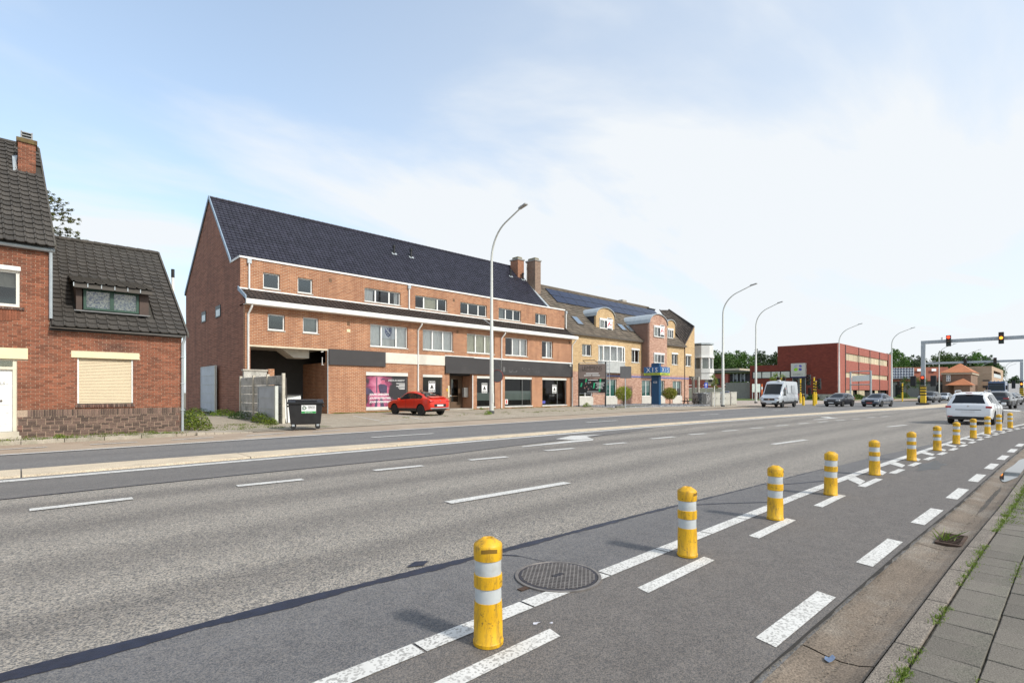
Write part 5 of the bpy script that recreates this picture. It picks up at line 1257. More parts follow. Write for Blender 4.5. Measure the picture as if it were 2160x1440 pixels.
# roof windows
for (x0, y0, x1, y1) in ((1203, 668, 1229, 687), (1299, 684, 1320, 699), (1316, 687, 1340, 702)):
    p, q = orf(x0, y0), orf(x1, y1); a, c, va, vb = p.x + (.0), p.x + 1.05, q.y, p.y
    va, vb = min(va, vb), max(va, vb)
    w = MB().hexa([pk(a, va, .06), pk(c, va, .06), pk(c, vb, .06), pk(a, vb, .06), pk(a, va, .14), pk(c, va, .14), pk(c, vb, .14), pk(a, vb, .14)]).build('roof_window', mat('roof_window_frame', (.1, .09, .08), .5), xr_)
    MB().face([pk(a + .1, va + .1, .145), pk(c - .1, va + .1, .145), pk(c - .1, vb - .06, .145), pk(a + .1, vb - .06, .145)]).build('pane', mat('sky_reflection_pane', (.3, .38, .46), .05, .7, spec=1.0, var=.0), w)  # pane colour carries the blue of the reflected sky
# arched dormers
def dormer(x0, x1, ytop, ybot, V, bm_, side, wx, wy, tower=False, zbot=None, lab=None):
    p, q = FV(x0, ybot, V), FV(x1, ytop, V); u0, u1 = p.x, q.x; zt = FV((x0 + x1) / 2, ytop, V).z; zb = zbot if zbot is not None else p.z; rise = (u1 - u0) * .3
    zs_ = zt - rise; um = (u0 + u1) / 2; arch = [(um + (u1 - u0) / 2 * math.cos(math.pi * k / 10), zs_ + rise * math.sin(math.pi * k / 10)) for k in range(11)]
    b = MB().prism([(u0, V, zb), (u1, V, zb)] + [(x, V, z) for x, z in arch], (0, .25, 0)); d = b.build('dormer' if not tower else 'brick_bay', bm_, off)
    vb = ev + (zs_ + .2 - ez) * xs.y / xs.z
    MB().face([(u0 + .01, V + .25, zb), (u0 + .01, vb, zb if tower else zs_), (u0 + .01, vb, zs_), (u0 + .01, V + .25, zs_)]).face([(u1 - .01, V + .25, zb), (u1 - .01, V + .25, zs_), (u1 - .01, vb, zs_), (u1 - .01, vb, zb if tower else zs_)]).build('dormer_cheek', side, d)
    rb_ = MB(); vtop = ev + (zt - ez) * xs.y / xs.z + .3
    for k in range(10):
        (xa, za), (xb, zb_) = arch[k], arch[k + 1]; s_ = 1.05
        A = lambda x, z, vv, o_: (um + (x - um) * s_, vv, z + o_)
        rb_.hexa([A(xa, za, V - .15, .0), A(xa, za, vtop, .0), A(xb, zb_, vtop, .0), A(xb, zb_, V - .15, .0), A(xa, za, V - .15, .08), A(xa, za, vtop, .08), A(xb, zb_, vtop, .08), A(xb, zb_, V - .15, .08)])
    rb_.build('zinc_roof', M_zinc, d)
    for (ya, yb) in wy:
        a = FV(wx[0], ya, V); c = FV(wx[1], yb, V); h = (a.x, c.x, c.z, a.z)
        MB().box(h[0], h[1], V - .004, V - .002, h[2], h[3]).build('dark_room_sheet', M_dark, d)  # flat dark sheet on the wall, standing in for the unlit room
        w = window(d, h, V - .09, (1, 1, 1), .0, .06, sill=True, curtain=None, sout=.02)
        MB().box(h[0] - .02, h[1] + .02, V - .14, V - .01, h[3], h[3] + .2).build('shutter_box', M_upvc, w)
        MB().box(h[0] + .05, h[0] + (h[1] - h[0]) * .4, V - .03, V - .02, h[2] + .05, h[3] - .05).build('blind', BL, w)
    return d, u0, u1, zs_
d1 = dormer(1257, 1296, 649.5, 697, 35.9, B_tan, mat('dark_slate', (.03, .032, .045), .7), (1264, 1291), [(674, 695)])
d2 = dormer(1370, 1407, 663, 783, 33.9, B_pink, B_dkr, (1378.5, 1400), [(689, 712), (746.5, 766)], True)
d3 = dormer(1405, 1424, 675, 716, 35.9, B_tan, B_tan, (1407, 1419), [(695, 714)])
M_rs = mat('red_scrawl', (.65, .03, .06), .6)
for (x, y, V, d) in ((1286, 684, 35.78, d1[0]), (1397, 698, 33.78, d2[0])):
    p = FV(x, y, V); s_ = MB().box(p.x - .5, p.x + .5, V, V + .006, p.z - .75, p.z + .75).build('agency_poster', M_paper, d)
    MB().box(p.x - .42, p.x + .42, V - .004, V - .001, p.z + .48, p.z + .7).box(p.x - .42, p.x + .42, V - .004, V - .001, p.z - .7, p.z - .48).build('poster_bar', M_black, d)
    MB().tube([(p.x - .35, V - .004, p.z - .25), (p.x + .05, V - .004, p.z + .3), (p.x - .25, V - .004, p.z + .05), (p.x + .35, V - .004, p.z - .05)], .045, 5).build('poster_scrawl', M_rs, d)
# raking corner wall with hip face, then glazed corner turret on columns
C = FV(1444, 729, XV - .02); Bp = FV(1464, 690, XV - .02); Ap = Vector((orf(1391, 656).x, RV - .3, RZ - .1)); Ap2 = AT(1411, 654, 73); 
k_ = (RV - .2) / _ray(1411, 654)[1]; Ap2 = AT(1411, 654, k_)
b = MB().face([C, Bp, Ap2, Ap]); hf = b.build('hip_face', MATS['roof_underlay'], xr_)
hx = (Bp - C); n_ = hx.cross(Ap - C).normalized(); n_ = -n_ if n_.y > 0 else n_
upv = (Ap2 - Bp).normalized(); axv = (Bp - C).normalized(); b = MB()
NTc, NTr = 9, 24
for i in range(NTr):
    for j in range(NTc):
        s0, s1 = j / NTc, (j + 1) / NTc; t0, t1 = i / NTr, min(1, (i + 1.06) / NTr)
        P = lambda s, t: (C.lerp(Bp, s)).lerp(Ap.lerp(Ap2, s), t)
        b.face([P(s0, t0) + n_ * .14, P(s1, t0) + n_ * .1, P(s1, t1) + n_ * .02, P(s0, t1) + n_ * .06])
        b.face([P(s0, t0) + n_ * .04, P(s1, t0) + n_ * .0, P(s1, t0) + n_ * .1, P(s0, t0) + n_ * .14])
o = b.build('hip_tiles', mat('dark_brown_tile', (.075, .06, .05), .8, var=.2, island=.4), xr_); o['kind'] = 'stuff'
MB().tube([C + n_ * .1, Bp + n_ * .1], .09, 6).build('verge', MATS['dark_brown_tile'], xr_); MB().tube([Bp + n_ * .1, Ap2 + n_ * .1], .12, 6).tube([C + n_ * .08, Ap + n_ * .08], .08, 6).build('ridge_tiles', MATS['dark_brown_tile'], xr_)
b = MB().prism([(C.x, XV, zeave - .02), (XU1, XV, zeave - .02), (XU1, XV, Bp.z), (Bp.x - .05, XV, Bp.z - .1), (C.x + .05, XV, C.z)], (0, .3, 0)); b.build('raking_wall', B_tan, off)
b = MB().face([Bp, (XU1, XV, Bp.z), (XU1, RV, RZ - 2), Ap2]).face([(XU1, XV, zeave), (XU1, RV, zeave), (XU1, RV, RZ - 2), (XU1, XV, Bp.z)]); b.build('end_wall', B_tan, off)
pipe(off, [(C.x, XV - .06, C.z - .2), (C.x, XV - .06, .1)], .05, mat('brown_pipe', (.16, .11, .08), .6))
tc_ = FV(1481, 780, 36.3); tr = 1.55
def ngon(r, z0, z1, nm, m, par, n=8, rot=.39): 
    b = MB(); b.prism([(tc_.x + r * math.cos(rot + 2 * math.pi * k / n), tc_.y + r * math.sin(rot + 2 * math.pi * k / n), z0) for k in range(n)], (0, 0, z1 - z0)); return b.build(nm, m, par)
Z = lambda y: FV(1481, y, 35.6).z
M_wp = mat('white_cladding', (.62, .62, .6), .5, var=.06)
tur = ngon(tr, Z(800), Z(786), 'turret', M_wp, off); ngon(tr + .12, Z(786), Z(777), 'turret_sill_band', M_wp, tur); ngon(tr + .0, Z(752), Z(728), 'turret_cladding', M_wp, tur); ngon(tr + .14, Z(754), Z(750), 'turret_cornice', M_upvc, tur); ngon(tr + .1, Z(726), Z(723), 'turret_roof', M_zinc, tur)
ngon(tr - .7, Z(778), Z(753), 'turret_core', mat('turret_room', (.3, .3, .29), .9), tur)
for k in range(8):
    a = .39 + 2 * math.pi * k / 8; c = a + math.pi / 4; P = lambda t, r: (tc_.x + r * math.cos(t), tc_.y + r * math.sin(t))
    x, yy = P(a, tr - .12); MB().box(x - .09, x + .09, yy - .09, yy + .09, Z(778), Z(752)).build('mullion', M_upvc, tur)
    p1_, p2_ = P(a, tr - .15), P(c, tr - .15); MB().face([(*p1_, Z(778)), (*p2_, Z(778)), (*p2_, Z(753)), (*p1_, Z(753))]).build('pane', M_glass, tur)
for (x, v_) in ((1462.5, 36.6), (1473, 35.9)):
    p = FV(x, 800, v_); MB().tube([(p.x, p.y, .03), (p.x, p.y, zmid)], .2, 12).build('column', M_conc, off, True)
chimney(xr_, 41.2, 42.1, 39.7, 41.1, 12.2, 16.1, B_ch); c_ = orf(1322, 640); MB().box(c_.x - .5, c_.x + .5, RV + .3, RV + 1.0, RZ - .6, RZ + .5).build('chimney', M_conc, xr_)
MB().tube([(40.95, 40.8, 13.5), (40.95, 40.8, 15.9)], .05, 8).build('flue', M_white, xr_)
# ================================================================== ALLEY: CONTAINER, FENCE, GATE LEAVES
def cont():
    p = G(655, 905, .05); o = thing('waste_container', 'black four wheeled waste container with white and green recycling label', 'container', (p.x, p.y + .5, .05), R(-22))
    P_ = mat('container_black', (.014, .014, .015), .42, var=.3, scale=4)
    b = MB(); bt = [(-.58, -.42), (.58, -.42), (.58, .42), (-.58, .42)]; tp = [(-.66, -.5), (.66, -.5), (.66, .5), (-.66, .5)]
    b.hexa([(x, y, .2) for x, y in bt] + [(x, y, 1.06) for x, y in tp]); b.build('body', P_, o, bevel=.04, world=False)
    MB().box(-.72, .72, -.56, .56, 1.04, 1.12).build('rim', P_, o, bevel=.02, world=False)
    b = MB(); n = 8; pr = []
    for k in range(n + 1):
        t = k / n; pr.append((-.57 + 1.14 * t, 1.12 + .14 * math.sin(math.pi * min(1, t * 1.1)) * .9))
    for (y0, z0), (y1, z1) in zip(pr, pr[1:]): b.hexa([(-.7, y0, 1.1), (.7, y0, 1.1), (.7, y1, 1.1), (-.7, y1, 1.1), (-.68, y0, z0), (.68, y0, z0), (.68, y1, z1), (-.68, y1, z1)])
    lid = b.build('lid', P_, o, world=False); 
    MB().box(-.4, .45, -.5, -.44, 1.17, 1.22).build('lid_handle', P_, lid, bevel=.02, world=False)
    for s in (-1, 1): MB().box(s * .7 - .04, s * .7 + .04, -.3, .3, .92, .98).build('handle', P_, o, bevel=.015, world=False)
    for x in (-.47, .47):
        for y in (-.36, .36):
            w = MB().lathe([(.03, -.03), (.09, -.028), (.1, -.015), (.1, .015), (.09, .028), (.03, .03)], x, .1, 16, axis='y').build('caster', M_rubber, o, True, world=False); w.location.y = y
            MB().box(x - .05, x + .05, y - .045, y + .045, .13, .22).build('caster_fork', M_steel, o, world=False)
    y = -.49; lb = MB().hexa([(-.16, -.476, .66), (.4, -.476, .66), (.4, -.46, .66), (-.16, -.46, .66), (-.16, -.51, 1.0), (.4, -.51, 1.0), (.4, -.49, 1.0), (-.16, -.49, 1.0)]).build('label_plate', M_paper, o, world=False)
    tl = math.atan2(.034, .34)
    MB().hexa([(-.155, -.483, .665), (.395, -.483, .665), (.395, -.474, .665), (-.155, -.474, .665), (-.155, -.494, .75), (.395, -.494, .75), (.395, -.483, .75), (-.155, -.483, .75)]).build('green_strip', mat('label_green', (.04, .3, .08), .5), o, world=False)
    t = text('MINGA', .26, .075, (.23, -.516, .93), mat('label_grey', (.12, .13, .13), .5), None); attach(t, o, False)
    t = text('RECYCLING', .26, .04, (.23, -.51, .86), MATS['label_grey'], None); attach(t, o, False)
    t = text('RESTAFVAL', .3, .04, (.12, -.5, .705), M_paper, None); attach(t, o, False)
    b = MB()
    for k in range(3):
        a = k * 2.094 + .5; c = (-.03, .89); P = lambda t_, r: (c[0] - .02 + r * math.cos(t_), -.515, c[1] + r * math.sin(t_)); b.prism([P(a, .05), P(a + 1.3, .05), P(a + 1.3, .085), P(a, .085)], (0, .004, 0)); b.prism([P(a + 1.25, .035), P(a + 1.95, .068), P(a + 1.25, .1)], (0, .004, 0))
    b.build('recycle_mark', mat('recycle_dark_green', (.02, .1, .04), .5), o, world=False); return o
cont()
# concrete panel fence along the alley
M_fc = mat('mossy_concrete', (.46, .445, .41), .95, var=.2, scale=3, fine=.4, fscale=30, c2=(.13, .13, .105), c2amt=.38)
fu = 9.25; fpts = [FU(x, 840, fu).y for x in (508, 535.5, 565, 592)]; fpts[-1] = 25.9
fence = thing('concrete_fence', 'weathered concrete panel fence running from the block to the alley mouth', 'fence', (fu, 29, .03))
for y in fpts: MB().box(fu - .07, fu + .07, y - .07, y + .07, .03, 2.5).build('post', mat('pale_concrete_post', (.52, .48, .4), .9, var=.15, scale=4), fence, bevel=.015)
for a, c in zip(fpts, fpts[1:]):
    for k in range(5): MB().box(fu - .025, fu + .025, min(a, c) + .07, max(a, c) - .07, .05 + k * .475, .5 + k * .475).build('panel', M_fc, fence, bevel=.018)
# second low wall and brick pillar behind
w = thing('low_wall', 'dark concrete wall with pale coping and orange brick pillar behind the fence', 'wall', (10.2, 33, .03))
p = FV(562, 780, 33.4); MB().box(9.6, p.x, 33.3, 33.5, .03, 2.85).build('panel', M_fc, w); MB().box(9.55, p.x + .05, 33.25, 33.55, 2.85, 2.95).build('coping', M_conc, w); MB().box(p.x + .05, p.x + .4, 33.2, 33.6, .03, 3.0).build('pillar', B_or, w)
M_gate = mat('grey_gate_sheet', (.42, .45, .51), .5, .2, var=.12, scale=1.5)
def leaf(name, label, A, Bq, z0, z1, n, mirror=False):
    A, Bq = Vector(A), Vector(Bq); d = (Bq - A); L = d.length; d.normalize(); nn = Vector((d.y, -d.x, 0)); o = thing(name, label, 'gate', (A.x, A.y, .03))
    def bx(s0, s1, za, zb, t0, t1, nm, m): 
        q = [A + d * s + nn * t for s, t in ((s0, t0), (s1, t0), (s1, t1), (s0, t1))]; return MB().hexa([(v_.x, v_.y, za) for v_ in q] + [(v_.x, v_.y, zb) for v_ in q]).build(nm, m, o)
    h = (z1 - z0) / n
    for k in range(n): bx(.08, L - .16, z0 + k * h + .02, z0 + (k + 1) * h - .02, -.01, .015, 'sheet_panel', M_gate)
    for k in range(n + 1): bx(.0, L - .1, z0 + k * h - .025, z0 + k * h + .025, -.03, .035, 'rail', M_steel)
    bx(0, .07, z0, z1, -.035, .04, 'stile', M_steel); bx(L - .16, L - .09, z0, z1, -.035, .04, 'stile', M_steel); bx(L - .02, L + .12, .03, z1 + .03, -.07, .07, 'gate_post', M_lamp)
p, q = FU(425, 868, 9.7), FU(452, 870, 9.7)
leaf('gate_leaf', 'tall grey sheet metal gate leaf against the dark brick gable', (9.72, 43.9, 0), (9.72, 40.0, 0), .2, 3.4, 5)
leaf('gate_leaf', 'short grey sheet metal gate leaf before the concrete fence', (8.95, 28.6, 0), (8.95, 26.05, 0), .2, 1.85, 3)
# sheet, boards and stick leaning by the fence
p = G(612, 893, .04)
ws = thing('scrap_sheets', 'white panel leaning with dark boards beside the concrete fence', 'panel', (p.x, p.y, .03)); MB().prism([(9.3, 26.6, .03), (10.35, 26.35, .03), (10.35, 26.6, 1.42), (9.35, 26.85, 1.42)], (.03, .06, 0)).build('white_panel', M_upvc, ws); MB().prism([(9.28, 26.5, .03), (9.5, 26.2, .03), (9.32, 26.75, 1.5), (9.22, 26.85, 1.5)], (.03, .03, 0)).build('dark_board', M_black, ws); MB().box(9.3, 10.4, 26.55, 27.1, 1.42, 1.47).build('panel_cap', M_dark, ws)
st = MB().tube([(9.55, 26.2, .03), (9.62, 26.6, 2.3)], .028, 8).build('stick', mat('dark_wood', (.06, .05, .045), .8)); tag(st, 'tall dark stick leaning against the white panel', 'stick')

# ================================================================== STREET LAMPS
def make_lamp(label):
    t = thing('street_lamp', label, 'street lamp', group='tall curved street lamps')
    MB().lathe([(.2, 0), (.2, .16), (.15, .22), (.145, .3)], n=10).build('base', mat('dark_base', (.07, .07, .07), .7), t, world=False)
    MB().lathe([(.165, .2), (.16, 1.8), (.15, 1.81), (.13, 4.8), (.12, 4.82), (.085, 10.0)], n=12).build('pole', M_lamp, t, True, world=False)
    pts = [(0, 0, 9.8)]; 
    for k in range(13):
        a = k / 12 * R(68); pts.append((0, -2.3 * (1 - math.cos(a)), 10.0 + 2.3 * math.sin(a)))
    pts.append((0, -2.7, pts[-1][2] + .48)); pts.append((0, pts[-1][1] - .25, pts[-1][2] + .08))
    MB().tube(pts, [.085 - .0026 * k for k in range(len(pts))], 10).build('arm', M_lamp, t, True, world=False)
    e = pts[-1]; MB().hexa([(-.12, e[1] + .15, e[2] - .05), (.12, e[1] + .15, e[2] - .05), (.17, e[1] - .5, e[2] + .1), (-.17, e[1] - .5, e[2] + .1), (-.1, e[1] + .15, e[2] + .05), (.1, e[1] + .15, e[2] + .05), (.14, e[1] - .5, e[2] + .17), (-.14, e[1] - .5, e[2] + .17)]).build('lamp_head', mat('lamp_head_grey', (.35, .36, .36), .4, .3), t, world=False)
    MB().tube([(0, e[1] + .05, e[2] + .05), (0, e[1] + .05, e[2] + .18)], .03, 6).build('photocell', M_lamp, t, world=False)
    MB().box(-.08, .08, -.17, -.15, .7, 1.3).build('service_door', M_lamp, t, world=False); return t
lamp = make_lamp('tall curved street lamp on the forecourt before the dark sign boards')
ztip = 12.55
def setlamp(o, p, tip_y, label):
    o.location = p; D = CT * p.x + ST * (p.y - 2.9); z = CAMH + (HZY - tip_y) / FPX * D; o.scale = (1, 1, (z - p.z) / ztip); o['label'] = label
p1 = G(1037, 872, .06); setlamp(lamp, p1, 444, lamp['label'])
for (x, y, ty, lab) in ((1525, 857.5, 605, 'tall curved street lamp beside the white utility cabinets'), (1594.5, 850, 641.5, 'tall curved street lamp behind the silver van'), (1770, 845, 686, 'tall curved street lamp before the corner of the red office block'), (1881, 844, 694, 'tall curved street lamp at the far end of the red office block')):
    o = dup(lamp, (0, 0, 0)); setlamp(o, G(x, y, .03), ty, lab)
for (x, D, ty, lab) in ((1981, 135, 727, 'slim street lamp before the orange roofed house'), (2036, 150, 739, 'slim street lamp before the small orange hipped roof'), (2068, 170, 764, 'slim street lamp before the pale brick flats'), (2121, 215, 762, 'distant street lamp right of the pale brick flats'), (2124, 260, 768, 'farthest street lamp right of the pale brick flats')):
    q = AT(x, 830, D); q.z = 0; o = dup(lamp, (0, 0, 0)); setlamp(o, q, ty, lab)
# round sign and warning sign fixed to the first lamp
sg_ = thing('traffic_sign', 'round red rimmed traffic sign seen from behind on the first street lamp', 'traffic sign', (p1.x, p1.y, 2.9))
MB().lathe([(.42, -.012), (.43, 0), (.42, .012)], 0, 0, 24, axis='y').build('sign_disc', mat('sign_back_grey', (.09, .09, .095), .6), sg_, world=False)
MB().lathe([(.43, -.016), (.45, -.016), (.45, .016), (.43, .016)], 0, 0, 24, axis='y', cap=False).build('sign_rim', mat('sign_red', (.4, .04, .03), .5), sg_, world=False)
MB().box(-.3, .02, .01, .05, -.03, .03).build('bracket', M_steel, sg_, world=False)
sg_.location = (p1.x + .42, p1.y - .12, FV(1040, 793, p1.y).z); sg_.rotation_euler = (0, 0, R(-62))
tz = FV(1040, 769, p1.y).z
tr_ = thing('traffic_sign', 'small triangular sign seen from behind above the round sign', 'traffic sign', (p1.x + .3, p1.y - .1, tz), R(-62)); MB().prism([(-.35, 0, -.25), (.35, 0, -.25), (0, 0, .38)], (0, .02, 0)).build('sign_plate', MATS['sign_back_grey'], tr_, world=False); MB().box(-.25, .0, .02, .06, -.08, -.02).build('bracket', M_steel, tr_, world=False)
# pole sign seen from behind, blue direction sign
p = G(1319, 860.5, .09); t = thing('traffic_sign', 'square traffic sign seen from behind on a thin post in the gravel', 'traffic sign', p, R(-40)); MB().tube([(0, 0, -.05), (0, 0, 3.9)], .045, 8).build('post', M_steel, t, True, world=False); MB().box(-.5, .55, -.06, -.04, 2.75, 3.85).build('sign_plate', MATS['sign_back_grey'], t, bevel=.01, world=False)
for z in (2.95, 3.65): MB().box(-.5, .55, -.04, -.02, z, z + .05).build('stiffener', M_steel, t, world=False)
p = G(1489, 851, .04); p = AT(1489, 851, 68); p.z = .04; t = thing('traffic_sign', 'blue one way sign with white arrow behind the gabion wall', 'traffic sign', p, R(-45)); MB().tube([(0, 0, 0), (0, 0, 2.9)], .04, 8).build('post', M_steel, t, True, world=False); MB().box(-.22, .22, -.06, -.045, 2.05, 2.75).build('sign_plate', mat('sign_blue', (.03, .08, .5), .5), t, world=False)
MB().prism([(-.04, -.065, 2.12), (.04, -.065, 2.12), (.04, -.065, 2.45), (.13, -.065, 2.45), (0, -.065, 2.68), (-.13, -.065, 2.45), (-.04, -.065, 2.45)], (0, .004, 0)).build('arrow', M_paper, t, world=False)

# ================================================================== BILLBOARD AND TOTEM
bb = thing('billboard', 'two panel billboard on black posts, brown above and black with green below', 'billboard', (41.6, 32.2, .08))
BA, BB_ = Vector((40.85, 33.25, 0)), Vector((42.2, 30.95, 0)); bd = (BB_ - BA).normalized(); BL_ = (BB_ - BA).length; bn = Vector((-bd.y, bd.x, 0)) * -1
if bn.x > 0: bn = -bn
KS = BL_ / 4.416
def bbx(s0, s1, z0, z1, t0, t1, nm, m, bev=0.0):
    if 'print' in nm: s0, s1 = s0 * KS, s1 * KS
    q = [BA + bd * s + bn * t for s, t in ((s0, t0), (s1, t0), (s1, t1), (s0, t1))]; return MB().hexa([(v_.x, v_.y, z0) for v_ in q] + [(v_.x, v_.y, z1) for v_ in q]).build(nm, m, bb, bevel=bev)
zt_, zm_, zb_ = 4.38, 2.93, 1.5
bbx(0, BL_, zm_ + .02, zt_, 0, .05, 'panel', mat('taupe_panel', (.2, .155, .135), .6, var=.05)); bbx(0, BL_, zb_, zm_ - .02, 0, .05, 'panel', mat('black_panel', (.008, .008, .009), .4))
bbx(-.06, .06, .05, zt_ + .1, -.12, 0, 'post', M_black); bbx(BL_ - .06, BL_ + .06, .05, zt_ + .2, -.12, 0, 'post', M_black)
for z in (zt_ + .12, zb_ - .12): bbx(0, BL_ + .1, z, z + .06, -.1, -.02, 'rail', M_steel)
for s in (BL_ + .1, BL_ + .35): bbx(s, s + .05, 1.4, zt_ + .3, -.1, -.05, 'truss_chord', M_steel)
for k in range(8): bbx(BL_ + .1, BL_ + .4, 1.45 + k * .4, 1.49 + k * .4, -.1, -.05, 'truss_rung', M_steel)
b = MB(); a_ = BA + bd * .7; c_ = BA + bd * 1.9; b.tube([(a_.x, a_.y, zt_ + .12), (a_.x - .5, a_.y, zt_ + .35)], .025, 6).tube([(c_.x, c_.y, zt_ + .12), (c_.x - .5, c_.y, zt_ + .35)], .025, 6).tube([(a_.x - .5, a_.y, zt_ + .35), (c_.x - .5, c_.y, zt_ + .35)], .035, 6); b.build('light_bar', M_black, bb)
brot = (R(90), 0, math.atan2(bd.y, bd.x))
def btext(s, wd, ht, sx, z, m, **k): 
    c = BA + bd * sx + bn * .056; text(s, wd * KS, ht, (c.x, c.y, z), m, bb, rot=brot, **k)
M_dkp = mat('dark_print', (.05, .035, .03), .6)
btext('LEMMENS', 3.3, .4, BL_ * .5, 3.98, M_dkp); bbx(.6, 3.8, 3.68, 3.72, .05, .056, 'print_line', M_dkp)
for s0, s1, z in ((1.2, 3.3, 3.4), (.9, 2.1, 3.2), (2.25, 3.5, 3.2)): bbx(s0, s1, z, z + .07, .05, .056, 'print_line', M_paper)
bbx(1.4, 2.7, 3.02, 3.05, .05, .056, 'print_line', M_dkp)
M_pg = mat('print_green', (.02, .36, .16), .5)
for s0, sk_, z0, z1 in ((1.05, .12, 2.55, 2.9), (.25, .15, 2.1, 2.5), (2.35, .15, 1.95, 2.5), (3.3, .2, 1.6, 2.9)):
    q = [BA + bd * s + bn * .056 for s in (s0 * KS, (s0 + .25) * KS, (s0 + .25 + sk_) * KS, (s0 + sk_) * KS)]; MB().prism([(q[0].x, q[0].y, z0), (q[1].x, q[1].y, z0), (q[2].x, q[2].y, z1), (q[3].x, q[3].y, z1)], bn * .002).build('green_bar', M_pg, bb)
for k, (s0, s1) in enumerate(((2.75, 4.3), (2.95, 4.1), (2.9, 4.2), (3.1, 3.9), (2.85, 4.0))): bbx(s0, s1, 2.48 - k * .14, 2.53 - k * .14, .058, .062, 'print_line', M_paper)
bbx(1.6, 3.2, 2.76, 2.82, .05, .056, 'print_line', M_paper); bbx(1.4, 3.4, 1.6, 1.64, .05, .056, 'print_line', M_paper)
rr_ = random.Random(3)
for k in range(16):
    s0 = rr_.uniform(.5, 2.1); z0 = rr_.uniform(1.75, 2.5); bbx(s0, s0 + rr_.uniform(.04, .18), z0, z0 + rr_.uniform(.05, .22), .05, .0545 + .0004 * k, 'print_patch', mat('print_grey%d' % (k % 3), ((.06, .06, .07), (.25, .25, .27), (.4, .2, .18))[k % 3], .5))
M_xb = mat('sign_teal_blue', (.008, .07, .16), .4, var=.04); M_xy = mat('sign_lime', (.5, .55, .02), .5); M_xm = mat('sign_mid_blue', (.018, .12, .32), .4)
tp_ = AT(1383, 852, 59); tt = thing('sign_totem', 'dark blue advertising totem with XIS sign box and number 428', 'sign', (tp_.x, tp_.y, .08))
x0, y0 = tp_.x, tp_.y; zT_ = AT(1383, 766, 59).z; zq0, zq1 = AT(1390, 791.5, 58).z, AT(1390, 773.5, 58).z; zl = zq0 + (zq1 - zq0) * .3
MB().box(x0 - .2, x0 + .22, y0 - .55, y0 + .45, .05, zT_).build('pillar', M_xb, tt, bevel=.015)
MB().box(x0 - .95, x0 + 1.1, y0 - 1.15, y0 + .95, zq0, zq1).build('sign_box', M_xm, tt, bevel=.02)
MB().box(x0 - .956, x0 + 1.106, y0 - 1.156, y0 + .95, zq0 + .03, zl).build('lime_band', M_xy, tt)
zc = (zl + zq1) / 2
text('X I S', 1.45, (zq1 - zl) * .74, (x0 - .965, y0 - .1, zc), M_paper, tt, rot=(R(90), 0, R(-90)), bold=.01); text('X I S', 1.45, (zq1 - zl) * .72, (x0 + .1, y0 - 1.165, zc), M_paper, tt)
text('MARKETING AGENCY', 1.7, .13, (x0 - .965, y0 - .1, (zq0 + zl) / 2), M_xb, tt, rot=(R(90), 0, R(-90))); text('MARKETING AGENCY', 1.7, .13, (x0 + .1, y0 - 1.165, (zq0 + zl) / 2), M_xb, tt)
text('428', .5, .24, (x0 - .208, y0 - .05, AT(1383, 806, 59).z), M_paper, tt, rot=(R(90), 0, R(-90)))

# ================================================================== FOLIAGE
def leafcloud(b, c, rad, n, size, seed, shell=.5, squash=1.0):
    r = random.Random(seed); c = Vector(c)
    for k in range(n):
        d = Vector((r.gauss(0, 1), r.gauss(0, 1), r.gauss(0, 1))); d.normalize(); q = rad * (shell + (1 - shell) * r.random()) * r.uniform(.85, 1.08)
        p = c + Vector((d.x * q, d.y * q, d.z * q * squash)); a = Vector((r.gauss(0, 1), r.gauss(0, 1), r.gauss(0, 1))).normalized(); nn = (d * .6 + a).normalized(); t1 = nn.orthogonal().normalized(); t1 = (Matrix.Rotation(r.uniform(0, 6.28), 3, nn) @ t1); t2 = nn.cross(t1); s = size * r.uniform(.6, 1.3)
        b.face([p - t1 * s, p - t2 * s * .5, p + t1 * s, p + t2 * s * .5])
def topiary(x, y, D, rad, label):
    p = AT(x, y, D); p.z = .1; t = thing('topiary_bush', label, 'topiary', p)
    MB().tube([(0, 0, -.03), (.04, 0, .4), (-.03, .02, .9)], [.07, .055, .05], 8).build('stem', M_bark, t, True, world=False)
    cz = AT(x, 829.5, D).z - p.z; b = MB(); leafcloud(b, (0, 0, cz), rad, 2600, .055, int(x), .82, .86); leafcloud(b, (0, 0, cz), rad * .8, 500, .09, int(x) + 1, .6, .86); b.build('crown', leafmat('topiary_leaf', (.15, .19, .015), (.36, .38, .04)), t, world=False)
topiary(1315, 851, 55.5, .92, 'larger round clipped bush on a stem before the pinkish wall beside the square sign back')
topiary(1413, 849, 60, .86, 'round clipped bush on a stem right of the blue totem')
